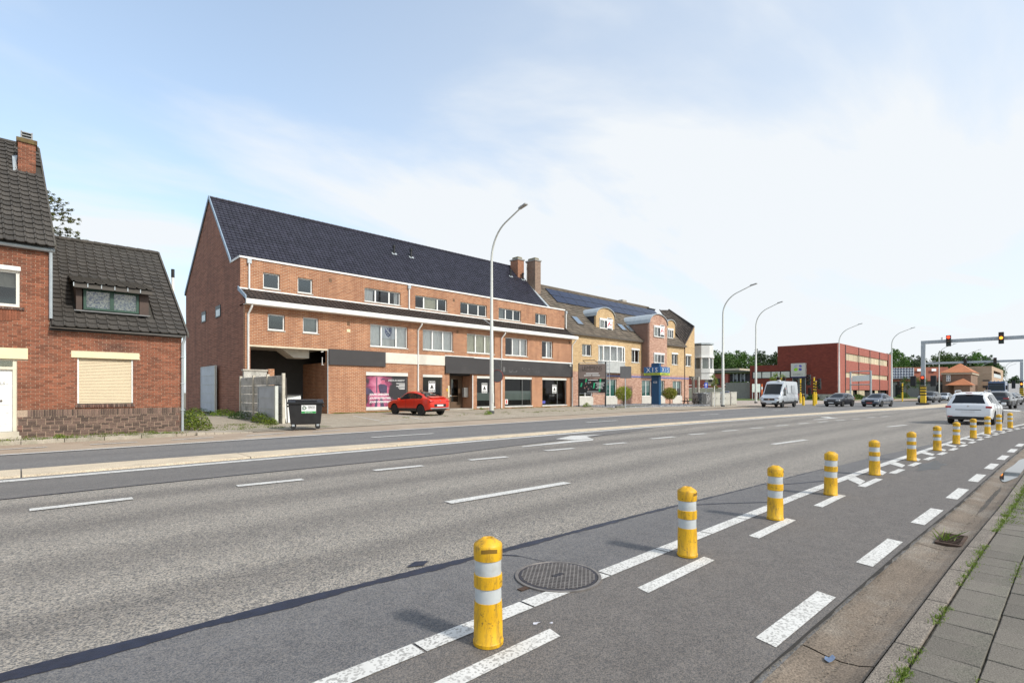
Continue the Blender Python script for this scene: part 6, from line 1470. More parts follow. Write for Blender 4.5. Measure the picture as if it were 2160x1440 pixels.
def make_tree(seed, h, crown_r, n, leaf, lm, trunk_h=.35, dens=1.0, lobes=11):
    r = random.Random(seed); t = bpy.data.objects.new('tree', None); col.objects.link(t)
    tb = MB(); top = h * .75; tb.tube([(0, 0, -.1), (r.uniform(-.1, .1), 0, h * .3), (r.uniform(-.3, .3), r.uniform(-.3, .3), top)], [h * .024, h * .018, h * .005], 8)
    cb = MB(); cents = []
    for k in range(lobes):
        a = k * 2.4 + r.uniform(-.3, .3); zz = h * (trunk_h + (1 - trunk_h) * (k + .5) / lobes * .92); q = crown_r * (.75 * math.sin(math.pi * min(.97, (.25 + .7 * (k + .5) / lobes)))) * r.uniform(.6, 1.05)
        c = Vector((q * math.cos(a), q * math.sin(a), zz)); cents.append(c); z0 = zz * .72; tb.tube([(0, 0, z0), (c.x * .5, c.y * .5, z0 + (zz - z0) * .6), c], [h * .01, h * .006, h * .002], 5)
        rr = crown_r * r.uniform(.32, .52); leafcloud(cb, c, rr, int(n / lobes), leaf, seed * 31 + k, .35, .8)
        for q_ in range(4):
            d = Vector((r.gauss(0, 1), r.gauss(0, 1), r.gauss(0, .7))).normalized(); leafcloud(cb, c + d * rr * .95, rr * .35, int(n / lobes / 9), leaf, seed * 77 + k * 5 + q_, .2, .8)
    tb.build('trunk', M_bark, t, True, world=False); cb.build('crown', lm, t, world=False); return t
TV = [make_tree(3, 12, 5.2, 4200, .26, M_leaf), make_tree(8, 12, 4.4, 3600, .25, M_leaf_d), make_tree(12, 12, 5.6, 4200, .26, leafmat('mid_leaf', (.04, .1, .012), (.1, .19, .03)))]
used = [False] * 3
def plant(kind, x, D, ytop, label, wide=1.0, group=None):
    p = AT(x, 830, D); p.z = -.05; hh = CAMH + (HZY - ytop) / FPX * D
    o = TV[kind] if not used[kind] else dup(TV[kind], (0, 0, 0)); used[kind] = True; s = hh / 11.6; o.location = p; o.scale = (s * wide, s * wide, s); o.rotation_euler = (0, 0, x * .37); tag(o, label, 'tree', group); return o
for (k, x, D, y, lab, wd) in ((0, 1513, 150, 748, 'large bright green tree behind the low flat roofed building', 1.05), (2, 1560, 156, 747, 'broad green tree right of the bright green one behind the flat roofs', 1.0), (1, 1600, 165, 745, 'dark bushy tree rising left of the red office block', .9), (1, 1632, 175, 750, 'dark tree half hidden by the red office block', .9), (0, 1480, 160, 763, 'green tree glimpsed behind the white corner turret', .9),
        (2, 1886, 190, 744, 'tall green tree just beyond the red office block', .8), (1, 1915, 205, 757, 'dark tree behind the solar panel roof', 1.0), (1, 1945, 215, 758, 'dark tree behind the tall gantry post', 1.1), (0, 1988, 225, 749, 'tree rising above the orange tiled roof', .9), (1, 2024, 235, 752, 'tree behind the hipped orange roof', 1.0), (2, 2056, 235, 750, 'tall tree above the pale brick flats', .95), (1, 2084, 232, 757, 'tree behind the right half of the pale brick flats', .8), (2, 2102, 235, 770, 'low tree at the end of the pale brick flats', .6), (1, 2140, 300, 795, 'distant tree beside the truck', 1.2), (0, 2005, 245, 755, 'tree between the two gantry lamps behind the orange roof', .9), (2, 1540, 175, 752, 'green tree farther back behind the two broad ones', 1.0)):
    plant(k, x, D, y, lab, wd, None)
# larch top behind the old house
def spray_tree():
    t = thing('larch_tree', 'sparse needle tree showing above the old house roof', 'tree', (.15, 33.5, -.05)); tb = MB(); cb = MB(); r = random.Random(2)
    tb.tube([(0, 0, 0), (.05, 0, 6), (.0, 0, 10.9)], [.2, .14, .03], 8)
    for k in range(10):
        z = 8.2 + k * .3; L = (1.0, 1.3, 1.45, 1.9, 1.85, 1.75, 1.6, 1.35, 1.2, .9)[k]; a = r.uniform(-.5, .35)
        pts = [(.02, 0, z - .1)]
        for q in range(1, 6): f_ = q / 5; pts.append((L * f_ * math.cos(a), L * f_ * math.sin(a), z + .25 * math.sin(f_ * 2.6) + .08 * r.uniform(-1, 1)))
        tb.tube(pts, [.028, .022, .018, .013, .009, .005], 5)
        for p in pts[2:]:
            leafcloud(cb, p, .17, 45, .04, k * 9 + int(p[0] * 10), .1, .6)
            for q in range(3):
                e = Vector(p) + Vector((r.uniform(-.05, .35), r.uniform(-.3, .3), r.uniform(-.2, .25))); tb.tube([p, e], [.009, .004], 4); leafcloud(cb, e, .11, 28, .038, k + q * 3, .1, .7)
    tb.build('trunk', M_bark, t, True, world=False); cb.build('needles', leafmat('larch_needle', (.05, .07, .02), (.17, .17, .035)), t, world=False)
spray_tree()
# weeds and shrubs at the foot of the walls
def shrub(name, label, cat, c, rx, ry, h, n, leaf, lm, seed, group=None):
    b = MB(); r = random.Random(seed)
    sb = MB()
    for k in range(n):
        a = r.uniform(0, 6.28); q = math.sqrt(r.random()); x = c[0] + rx * q * math.cos(a); y = c[1] + ry * q * math.sin(a); z = c[2] + h * (1 - q * q * .75) * r.random() ** .6
        s = leaf * r.uniform(.6, 1.4); nn = Vector((r.gauss(0, .5), r.gauss(0, .5), 1)).normalized(); t1 = Matrix.Rotation(r.uniform(0, 6.28), 3, nn) @ nn.orthogonal().normalized(); t2 = nn.cross(t1); p = Vector((x, y, z))
        b.face([p - t1 * s, p - t2 * s * .45, p + t1 * s, p + t2 * s * .45])
    for k in range(9):
        a = r.uniform(0, 6.28); q = r.random() * .7; x, y = c[0] + rx * q * math.cos(a), c[1] + ry * q * math.sin(a); sb.tube([(x, y, c[2] - .03), (x + r.uniform(-.05, .05), y, c[2] + h * (1 - q * q) * .8)], [.008, .004], 5)
    t = thing(name, label, cat, c, 0, group); b.build('leaves', lm, t); sb.build('stems', lm, t); return t
shrub('shrub', 'lush yellow green shrub at the foot of the old house corner', 'shrub', (4.95, 23.5, .05), .62, .9, .95, 1500, .05, M_leaf_y, 1)
shrub('shrub', 'green undergrowth behind the lush shrub along the alley', 'shrub', (5.2, 26.5, .04), .5, 2.2, .8, 1300, .055, M_leaf, 2)
for i, (u, v_, rx, ry, h, n, lab) in enumerate(((8.75, 27.5, .35, 1.2, .6, 900, 'leafy weeds before the short gate leaf'), (9.0, 31.5, .5, 1.9, .55, 900, 'leafy weeds along the concrete fence'), (9.4, 36.5, .6, 2.6, .5, 900, 'leafy weeds at the foot of the dark gable'), (8.9, 40.5, .7, 2.6, .5, 700, 'leafy weeds under the tall gate leaf'), (8.6, 25.6, .3, .4, .35, 350, 'small weed patch at the concrete fence end'), (10.4, 25.9, .25, .3, .42, 300, 'weed tuft beside the black container'))):
    shrub('weed_patch', lab, 'weeds', (u, v_, .035), rx, ry, h, n, .05, M_leaf_y if i % 2 == 0 else M_leaf, 20 + i)
def tuft(x, y, s, lab, z=.05, i=0): 
    p = G(x, y, z); shrub('weed_tuft', lab, 'weeds', (p.x, p.y, z), s, s * .7, s * 1.0, 160, s * .16, M_leaf_y, 50 + i)
for i, (x, y, s, z, lab) in enumerate(((128, 929, .24, .02, 'large weed tuft at the kerb before the old house'), (352, 919, .18, .02, 'dark round weed tuft at the kerb end'), (208, 911, .15, .11, 'weed growing at the plinth of the old house'), (222, 925, .13, .02, 'small weed at the kerb joint'), (700, 868, .22, .11, 'tall weed at the shop corner beside the passage'), (1030, 874, .3, .06, 'weed tuft at the first lamp base'), (1238, 858, .5, .1, 'grass tuft under the left billboard post'), (1015, 863, .2, .1, 'small weed tuft before the shop window'))):
    tuft(x, y, s, lab, z, i)
b = MB(); pts = []; r = random.Random(6)
for k in range(70): u = r.uniform(-.4, 4.4); pts.append((u, 21.8 if k % 3 else HV - .06, .11))
for k in range(90): u = r.uniform(15.3, 20); pts.append((u, MV - r.uniform(.1, .6), .1))
for k in range(60): pts.append((r.uniform(5.5, 8.5), r.uniform(23, 27), .035))
for k in range(70): u = r.uniform(27, 40); pts.append((u, MV - r.uniform(.05, .9), .1))
for k in range(60): u = r.uniform(16, 40); pts.append((u, r.uniform(26, 29), .07))
blades(b, pts, .09, 16, .1, 8, .009); o = b.build('wall_foot_grass', M_blade); tag(o, 'short grass and weeds along the far wall feet and paving', 'grass', kind='stuff')

# ================================================================== CABINETS, GABION WALL, PICNIC TABLE
M_cab = mat('cabinet_white', (.62, .6, .53), .6, var=.1, c2=(.4, .37, .3), c2amt=.36, scale=2)
def cabinet(x0, x1, yb, yt, label, doors=2):
    p, q = G(x0, yb, .03), G(x1, yb, .03); D = CT * p.x + ST * p.y; wd = (x1 - x0) / FPX * D * .95; ht = (yb - yt) / FPX * D; t = thing('utility_cabinet', label, 'cabinet', ((p.x + q.x) / 2, (p.y + q.y) / 2 + .2, .03), TH - R(90))
    MB().box(-wd / 2, wd / 2, 0, .5, .1, ht).build('body', M_cab, t, bevel=.02, world=False); MB().box(-wd / 2 - .03, wd / 2 + .03, -.03, .53, ht - .02, ht + .05).build('lid', M_cab, t, bevel=.015, world=False); MB().box(-wd / 2 + .02, wd / 2 - .02, .01, .49, 0, .12).build('plinth', M_conc, t, world=False)
    for k in range(doors): 
        a = -wd / 2 + .04 + k * (wd - .08) / doors; d = MB().box(a, a + (wd - .08) / doors - .02, -.015, .0, .2, ht - .08).build('door', M_cab, t, world=False); MB().box(a + .06, a + .09, -.03, -.01, ht * .55, ht * .65).build('handle', M_black, d, world=False)
cabinet(1505.5, 1523, 857, 828, 'wide stained white cabinet with two doors beside the young tree'); cabinet(1531, 1544, 855.5, 829.5, 'narrow white cabinet with grey plinth right of the lamp', 1); cabinet(1545, 1558, 854.5, 827, 'taller white cabinet next to the narrow one', 1); cabinet(1736, 1752, 842, 825, 'white cabinet before the red office block', 1)
gw = thing('gabion_wall', 'low grey stone gabion wall beside the picnic table', 'wall', (60, 33, .03)); a_, c_ = AT(1468, 850, 62), AT(1512, 852, 60); a2 = AT(1532, 848, 70)
r = random.Random(9); b = MB()
for (P, Q) in ((AT(1462, 849, 64), AT(1481, 852, 61)), (AT(1481, 852, 61), AT(1533, 849, 67))):
    d = (Q - P); d.z = 0; L = d.length; d.normalize(); nn = Vector((-d.y, d.x, 0)); nn = -nn if nn.dot(Vector((CT, ST, 0))) > 0 else nn
    core = [P, Q, Q - nn * .5, P - nn * .5]; MB().hexa([(v_.x, v_.y, .03) for v_ in core] + [(v_.x, v_.y, 1.38) for v_ in core]).build('core', mat('gabion_core', (.1, .1, .1), .9), gw)
    k = 0; z = .04
    while z < 1.4:
        s = 0
        while s < L:
            w_ = r.uniform(.1, .2); hh = .13; c = P + d * s + nn * r.uniform(.0, .06); e = P + d * min(L, s + w_ - .012) + nn * .02
            b.hexa([(c.x, c.y, z), (e.x, e.y, z), (e.x - nn.x * .2, e.y - nn.y * .2, z), (c.x - nn.x * .2, c.y - nn.y * .2, z), (c.x, c.y, z + hh - .02), (e.x, e.y, z + hh - .015), (e.x - nn.x * .2, e.y - nn.y * .2, z + hh), (c.x - nn.x * .2, c.y - nn.y * .2, z + hh)]); s += w_
        z += .14
o = b.build('stones', mat('gabion_stone', (.26, .26, .26), .9, var=.2, island=.6), gw); o['kind'] = 'stuff'
p = AT(1458, 851, 60); t = thing('picnic_table', 'dark picnic table with benches before the gabion wall', 'table', (p.x, p.y, .1), R(-35)); M_pt = mat('dark_stained_wood', (.04, .035, .03), .7, var=.3)
for k in range(4): MB().box(-.9, .9, -.34 + k * .175, -.185 + k * .175, .72, .76).build('tabletop_board', M_pt, t, world=False)
for s in (-1, 1): MB().box(-.9, .9, s * .68 - .13, s * .68 + .13, .43, .47).build('bench_board', M_pt, t, world=False)
for x in (-.65, .65):
    MB().box(x - .03, x + .03, -.8, .8, .36, .43).build('bearer', M_pt, t, world=False)
    for s in (-1, 1): MB().hexa([(x - .04, s * .62, 0), (x + .04, s * .62, 0), (x + .04, s * .52, 0), (x - .04, s * .52, 0), (x - .04, s * .3, .72), (x + .04, s * .3, .72), (x + .04, s * .2, .72), (x - .04, s * .2, .72)]).build('leg', M_pt, t, world=False)
p = G(1507, 857.5, .03); t = thing('young_tree', 'young yellow green tree tied to a white stake beside the stained cabinet', 'tree', p); MB().tube([(0, 0, 0), (0, 0, 2.2)], .04, 6).build('stake', M_white, t, world=False); MB().tube([(.1, 0, 0), (.12, 0, 1.5), (.1, 0, 3.0)], [.03, .025, .012], 6).build('trunk', M_bark, t, world=False); b = MB()
for k in range(5): leafcloud(b, (.1 + .2 * math.cos(k * 2.1), .2 * math.sin(k * 2.1), 2.0 + k * .28), .33, 90, .07, k, .2, 1.0)
b.build('crown', M_leaf_y, t, world=False)
# ================================================================== RED OFFICE BLOCK
B_red = brick('shaded_red_brick', (.17, .028, .018), (.25, .046, .027), (.15, .045, .032), .5, .16, .012, stain=(.16, .03, .02), stain_amt=.4)  # side wall copy of the brick, its shade put into the colour
B_redl = brick('sunlit_red_brick', (.31, .09, .068), (.36, .115, .087), (.35, .135, .1), .5, .16, .008)  # front wall copy of the same brick, sunlight put into the colour
M_tan = mat('tan_blind', (.55, .47, .33), .7, var=.1, island=.15)
RU, RVv = 120.0, 30.6
red = thing('red_office_block', 'dark red brick flat roofed office block with white logo sign box', 'building', (130, 38, .03))
zr = FU(1767, 724, RU).z; vL = FU(1640, 740, RU).y; vLL = FU(1582, 780, RU).y; zlow = FU(1610, 770.5, RU).z; u2 = FV(1880, 760, RVv).x
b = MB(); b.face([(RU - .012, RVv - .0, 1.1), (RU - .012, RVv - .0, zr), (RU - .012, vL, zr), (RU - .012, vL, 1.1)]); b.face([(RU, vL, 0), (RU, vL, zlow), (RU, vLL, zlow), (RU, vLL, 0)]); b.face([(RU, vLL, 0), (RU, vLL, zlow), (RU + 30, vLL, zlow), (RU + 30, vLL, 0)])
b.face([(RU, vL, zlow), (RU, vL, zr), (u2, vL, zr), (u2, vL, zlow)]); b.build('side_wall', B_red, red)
MB().box(RU + .05, u2, RVv + .05, vL, zr - .25, zr - .1).build('roof', MATS['bitumen'], red); MB().box(RU + .05, RU + 30, vL, vLL, zlow - .3, zlow - .1).build('roof', MATS['bitumen'], red)
MB().box(RU - .05, RU + .1, RVv - .05, vL, zr, zr + .12).box(RU - .05, u2, RVv - .05, RVv + .1, zr + .001, zr + .121).build('coping', mat('red_coping', (.4, .16, .13), .7), red)
MB().box(RU - .04, RU + .3, RVv - .04, vL - 1, 0, 1.1).build('plinth', M_conc, red)
zf = lambda x, y: FV(x, y, RVv).z
bay = [FV(x, 760, RVv).x for x in (1783, 1811, 1834.5, 1855, 1873)]
rows = ((zf(1785, 759.6), zf(1785, 744)), (zf(1785, 795.7), zf(1785, 784.6)), (.15, zf(1785, 822)))
hol = [(bay[0] + .3, bay[4] - .1, a, c) for a, c in rows]
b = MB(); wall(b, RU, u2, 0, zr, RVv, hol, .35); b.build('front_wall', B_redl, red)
MB().box(RU + .5, u2, RVv + .6, RVv + .7, 0, zr - .3).build('interior', M_dark, red)
for (a, c) in rows:
    n = 12; L = (bay[4] - .1 - bay[0] - .3) / n
    for k in range(n):
        if a < 1 and k in (2, 5, 6, 7, 9, 10, 11): continue
        x0 = bay[0] + .3 + k * L; w = MB().box(x0 + .08, x0 + L - .08, RVv + .2, RVv + .26, a, c).build('window', M_tan, red); MB().box(x0 + L * .5 - .03, x0 + L * .5 + .03, RVv + .17, RVv + .2, a, c).build('mullion', M_tan, w)
for u in bay: MB().box(u - .12, u + .12, RVv - .12, RVv - .01, 0, zr + .05).build('pilaster', mat('dark_pilaster', (.1, .08, .08), .6), red)
# white panels, sign box, entrance
ya, yb_ = FU(1588, 790, RU).y, FU(1667, 790, RU).y; z0, z1 = FU(1600, 797, RU).z, FU(1600, 785, RU).z
for k in range(4): 
    a = yb_ + (ya - yb_) * k / 4; MB().box(RU - .06, RU - .01, a + .12, a + (ya - yb_) / 4 - .12, z0, z1).build('white_panel', mat('white_panel', (.66, .64, .58), .6), red)
MB().box(RU - .04, RU - .005, yb_ - .1, ya + .1, z0 - .15, z1 + .15).build('panel_frame', M_black, red)
y0, y1 = FU(1699, 780, RU - .6).y, FU(1669, 780, RU - .6).y; z0, z1 = FU(1684, 794, RU - .6).z, FU(1684, 766, RU - .6).z
MB().box(RU - .8, RU - .02, y0, y1, z0, z1).build('sign_box', mat('sign_box_grey', (.58, .55, .5), .6, var=.03), red); MB().box(RU - .82, RU - .0, y0 - .02, y1 + .02, z0 - .25, z0).build('sign_base', mat('sign_navy', (.03, .03, .12), .5), red)
yc, zc = (y0 + y1) / 2, z0 + (z1 - z0) * .62; S = (y1 - y0)
for (dy, dz, rx, rz, a, cc, nm) in ((.16, .2, .16, .09, -.7, (.42, .4, .5), 'pale'), (-.17, .2, .11, .085, .5, (.14, .14, .5), 'blue'), (.15, -.1, .15, .12, -.4, (.3, .6, .03), 'green'), (-.16, -.1, .115, .095, .3, (.08, .07, .36), 'indigo')):
    pts = []
    for k in range(16): t = 2 * math.pi * k / 16; x, z = rx * math.cos(t), rz * math.sin(t); pts.append((RU - .81, yc + (dy + x * math.cos(a) - z * math.sin(a)) * S, zc + (dz * .85 + x * math.sin(a) + z * math.cos(a)) * S))
    MB().prism(pts, (.008, 0, 0)).build('logo_petal', mat('petal_' + nm, cc, .5), red)
text('STEBO', S * .66, S * .11, (RU - .82, yc, z0 + (z1 - z0) * .17), mat('sign_grey_print', (.2, .2, .22), .6), red, rot=(R(90), 0, R(-90)))
en = MB().box(RU - .05, RU - .01, y0 + .1, y1 - .1, .1, z0 - .25).build('entrance_glazing', mat('dark_glazing', (.03, .032, .035), .15), red)
for k in range(3): MB().box(RU - .1, RU - .05, y0 + .1 + k * (y1 - y0 - .3) / 2, y0 + .2 + k * (y1 - y0 - .3) / 2, .1, z0 - .25).build('mullion', M_steel, en)
# banner frame
fr = thing('banner_frame', 'grey steel frame carrying a white blue and green banner before the red block', 'banner', AT(1815, 843, 102)); fr.location.z = .03
A_, C_ = AT(1794, 843, 104), AT(1837, 843, 100); 
def seg(a, c, r_, nm, m): MB().tube([a, c], r_, 8).build(nm, m, fr)
at = lambda x, y: A_.lerp(C_, (x - 1794) / 43).to_tuple()[:2] + (CAMH + (HZY - y) / FPX * 102,)
for x in (1794, 1837): q = at(x, 782); seg((q[0], q[1], .02), q, .17, 'post', M_steel)
for y in (783, 811): seg(at(1794, y), at(1837, y), .1, 'rail', M_steel)
q = [Vector(at(x, y)) for x, y in ((1797.5, 804), (1834, 803), (1834, 791), (1797.5, 792))]
MB().prism(q, (0, -.04, 0)).build('banner', M_paper, fr)
def bq(x0, x1, y0, y1, m, nm='banner_print'): MB().prism([Vector(at(x, y)) + Vector((0, -.07, 0)) for x, y in ((x0, y1), (x1, y1), (x1, y0), (x0, y0))], (0, -.01, 0)).build(nm, m, fr)
bq(1800, 1811, 794, 796, MATS['sign_blue']); bq(1800, 1812, 797, 798.5, MATS['sign_blue']); bq(1801, 1811, 800, 801.5, MATS['label_green']); bq(1800, 1829, 802.4, 803.2, MATS['sign_blue']); bq(1829.5, 1833.5, 792, 803, mat('banner_teal', (.05, .3, .35), .5)); bq(1815, 1825, 796, 797.5, mat('banner_pink', (.45, .3, .45), .5)); bq(1819, 1827, 798.5, 800, MATS['banner_pink'])
for (x, y, D, rx, h, lab) in ((1717, 838, 108, 3.0, 1.3, 'low green hedge at the red block plinth beside the entrance'), (1810, 840, 112, 5.0, 1.1, 'long low hedge before the tan basement windows'), (1860, 840, 118, 5.0, 1.1, 'hedge before the far end of the red block'), (1905, 838, 135, 6, 1.6, 'bushy hedge under the solar panel roof')):
    p = AT(x, y, D); p.z = .02; shrub('hedge', lab, 'hedge', p, rx, 1.0, h, 1400, .16, M_leaf, int(x))

# ================================================================== LOW FLAT ROOFED BUILDING BEHIND
lowb = thing('low_building', 'low flat roofed building with red and beige walls behind the parked cars', 'building', (126, 55, .03)); LU = 122.0
def lb_(x0, x1, y0, y1, dU, m, nm, depth=1.0):
    p, q = FU(x0, y1, LU + dU), FU(x1, y0, LU + dU); return MB().box(LU + dU, LU + dU + depth, q.y, p.y, max(-.05, p.z), q.z).build(nm, m, lowb)
M_beige = mat('beige_render', (.5, .43, .33), .8, var=.08); M_pink = mat('dull_red_render', (.36, .1, .075), .8, var=.1)
lb_(1440, 1588, 782, 787, -.6, mat('grey_fascia', (.3, .31, .32), .6), 'roof_fascia', 14); lb_(1500, 1560, 776.5, 782, 2, M_beige, 'roof_box', 6); lb_(1440, 1502, 778, 782, 1.5, MATS['grey_fascia'], 'roof_box', 6)
lb_(1440, 1588, 787, 806, 1.5, mat('dark_recess', (.05, .05, .055), .6), 'recess', 1); lb_(1508, 1536, 788, 811, .2, M_pink, 'red_wall', 1); lb_(1440, 1508, 787, 812, .4, M_beige, 'beige_wall', 1); lb_(1440, 1486, 797, 812, .1, M_pink, 'red_wall', .2); lb_(1494, 1501, 797, 805, .0, M_black, 'window', .3); lb_(1512, 1518, 798, 812, .0, M_black, 'door', .15)
lb_(1440, 1530, 812, 818, .0, M_pink, 'red_band', .8); lb_(1440, 1530, 818, 840, -.2, M_beige, 'beige_wall', 1); lb_(1530, 1590, 806, 842, -.6, mat('grey_retaining', (.24, .225, .2), .9, var=.12), 'retaining_wall', 2)
for x in (1538, 1546, 1554, 1562, 1570): lb_(x, x + 1.6, 787, 805, 1.2, M_steel, 'mullion', .2)
for x in (1549, 1566): lb_(x, x + 5, 790, 800, 1.3, mat('grey_pane', (.2, .22, .24), .2), 'window', .2)

# ================================================================== HOUSES FARTHER DOWN THE STREET
M_or = mat('orange_roof_tile', (.27, .085, .045), .85, var=.15, scale=.6, fine=.3, fscale=4); M_orl = mat('bright_orange_tile', (.4, .145, .06), .85, var=.12, scale=.6)
B_br = brick('brown_house_brick', (.2, .13, .09), (.26, .17, .12), (.24, .18, .13), .5, .16, .01); B_pale = brick('pale_brick', (.42, .3, .2), (.5, .37, .26), (.45, .35, .26), .5, .16, .01)
HU = 190.0
solar = thing('solar_roof_building', 'long low building with orange tile roof carrying solar panels', 'building', (HU, 30, 0))
Pq = lambda x, y, U: FU(x, y, U)
p0, p1_, p2_, p3_ = Pq(1870, 803, HU - 4), Pq(2000, 803, HU - 4), Pq(2000, 774, HU + 4), Pq(1870, 775, HU + 4)
srf = MB().prism([p0, p1_, p2_, p3_], (.1, 0, -.2)).build('roof', M_or, solar)
MB().box(HU - 3.5, HU + 6, p1_.y, p0.y, 0, p0.z).build('wall', mat('grey_wall', (.27, .26, .25), .8, var=.1), solar)
def bil(s, t): return p0.lerp(p1_, s).lerp(p3_.lerp(p2_, s), t)
M_pvg = mat('panel_dark', (.03, .035, .05), .3); M_pvl = mat('panel_line', (.6, .62, .63), .5)
for i in range(8):
    for j in range(4):
        s0, s1 = .09 + i * .047, .09 + (i + 1) * .047; t0, t1 = .08 + j * .2, .08 + (j + 1) * .2; up_ = Vector((-.35, 0, .3))
        q = MB().prism([bil(s0, t0) + up_, bil(s1, t0) + up_, bil(s1, t1) + up_, bil(s0, t1) + up_], (-.05, 0, .05)).build('solar_panel', M_pvl, srf)
        e = .006; f_ = .02; MB().face([bil(s0 + e, t0 + f_) + up_ * 1.4, bil(s1 - e, t0 + f_) + up_ * 1.4, bil(s1 - e, t1 - f_) + up_ * 1.4, bil(s0 + e, t1 - f_) + up_ * 1.4]).build('cells', M_pvg, q)
for s in (.52, .75): MB().prism([bil(s, .6) + up_, bil(s + .07, .6) + up_, bil(s + .07, .78) + up_, bil(s, .78) + up_], (-.1, 0, .1)).build('roof_window', M_white, srf)
for (x0, x1) in ((1889, 1905), (1975, 2000)): a, c = Pq(x0, 820, HU - 3.6), Pq(x1, 820, HU - 3.6); MB().box(HU - 3.7, HU - 3.5, c.y, a.y, .2, p0.z - 1.2).build('dark_opening', M_black, solar)
hip = thing('hipped_house', 'brown brick house with orange hipped roof and white cross window', 'house', (HU - 10, 18, 0)); U_ = HU - 8
a, c = Pq(1988, 786, U_), Pq(2048, 786, U_); zc_ = a.z; ux = FV(2062, 800, c.y).x
MB().box(U_, ux, c.y, a.y, 0, zc_).build('wall', B_br, hip)
ap = Vector(((U_ + ux) / 2, (a.y + c.y) / 2, Pq(2021, 766, (U_ + ux) / 2).z)); e = .5
cs = [Vector((U_ - e, c.y - e, zc_)), Vector((ux + e, c.y - e, zc_)), Vector((ux + e, a.y + e, zc_)), Vector((U_ - e, a.y + e, zc_))]
b = MB()
for k in range(4): b.face([cs[k], cs[(k + 1) % 4], ap])
b.face(cs[::-1]); b.build('roof', M_orl, hip); MB().box(U_ - .3, ux + .3, c.y - .3, a.y + .3, zc_ - .5, zc_ - .02).build('cornice', M_beige, hip)
wa, wc = Pq(1996, 791, U_), Pq(2005, 804, U_); wn_ = MB().box(U_ - .06, U_, wc.y, wa.y, wc.z, wa.z).build('window', M_upvc, hip)
for i in range(2):
    for j in range(2): y_ = wc.y + .12 + i * (wa.y - wc.y) / 2; z_ = wc.z + .12 + j * (wa.z - wc.z) / 2; MB().box(U_ - .07, U_ - .06, y_, y_ + (wa.y - wc.y) / 2 - .22, z_, z_ + (wa.z - wc.z) / 2 - .22).build('pane', mat('grey_blue_pane', (.25, .28, .3), .2), wn_)
U2 = U_ - 6; a, c = Pq(2012, 812, U2), Pq(2046, 812, U2); MB().box(U2, U_ - .1, c.y, a.y, 0, a.z).build('porch', B_br, hip); ap = Vector(((U2 + U_) / 2, (a.y + c.y) / 2, Pq(2027, 798, U2 + 3).z)); e = .6
cs = [Vector((U2 - e, c.y - e, a.z)), Vector((U_ - .05, c.y - e, a.z)), Vector((U_ - .05, a.y + 1.8, a.z)), Vector((U2 - e, a.y + 1.8, a.z))]; b = MB()
for k in range(4): b.face([cs[k], cs[(k + 1) % 4], ap])
b.face(cs[::-1]); b.build('porch_roof', M_orl, hip)
flat = thing('brick_flats', 'pale brick flats with recessed balcony and dark ground floor windows', 'building', (HU + 25, 14, 0)); U3 = HU + 14
a, c = Pq(2042, 773, U3), Pq(2092, 772, U3); vf = c.y; ux = FV(2116, 800, vf).x
z_t = a.z; b = MB(); hb = [(FV(2096, 0, vf).x, FV(2111, 0, vf).x, FV(2100, 796, vf).z, FV(2096, 781, vf).z), (FV(2084, 0, vf).x + 1, FV(2090, 0, vf).x, 3.4, FV(2090, 801, vf).z - .5), (FV(2097, 0, vf).x, FV(2108, 0, vf).x, 3.4, FV(2090, 801, vf).z - .5)]
U3 = c.x; wall(b, U3, ux, 0, z_t, vf, hb, 1.5); b.face([(U3 - .05, vf, 0), (U3 - .05, vf, z_t), (U3 - .05, a.y, z_t), (U3 - .05, a.y, 0)]); b.build('wall', B_pale, flat); MB().box(U3 + .3, ux, vf + 1.51, a.y - .3, 0, z_t - .2).build('core', mat('dark_bronze', (.06, .05, .045), .5), flat)
a, c = Pq(2073, 801, U3 - .1), Pq(2087, 818, U3 - .1); MB().box(U3 - .14, U3 - .06, c.y, a.y, c.z, a.z).build('window', MATS['dark_bronze'], flat); MB().box(hb[0][0], hb[0][1], vf - .05, vf + .05, hb[0][2], hb[0][2] + 1.1).build('balcony_glass', mat('balcony_glass', (.45, .5, .48), .2), flat)
far = thing('far_block', 'small dark block far down the street behind the truck', 'building', AT(2130, 828, 330)); p = AT(2130, 828, 330); MB().box(p.x, p.x + 20, p.y - 3, p.y + 4, 0, 8.2).build('wall', B_br, far); MB().box(p.x - .4, p.x + 20.4, p.y - 3.4, p.y + 4.4, 8.2, 8.6).build('roof', M_dark, far)

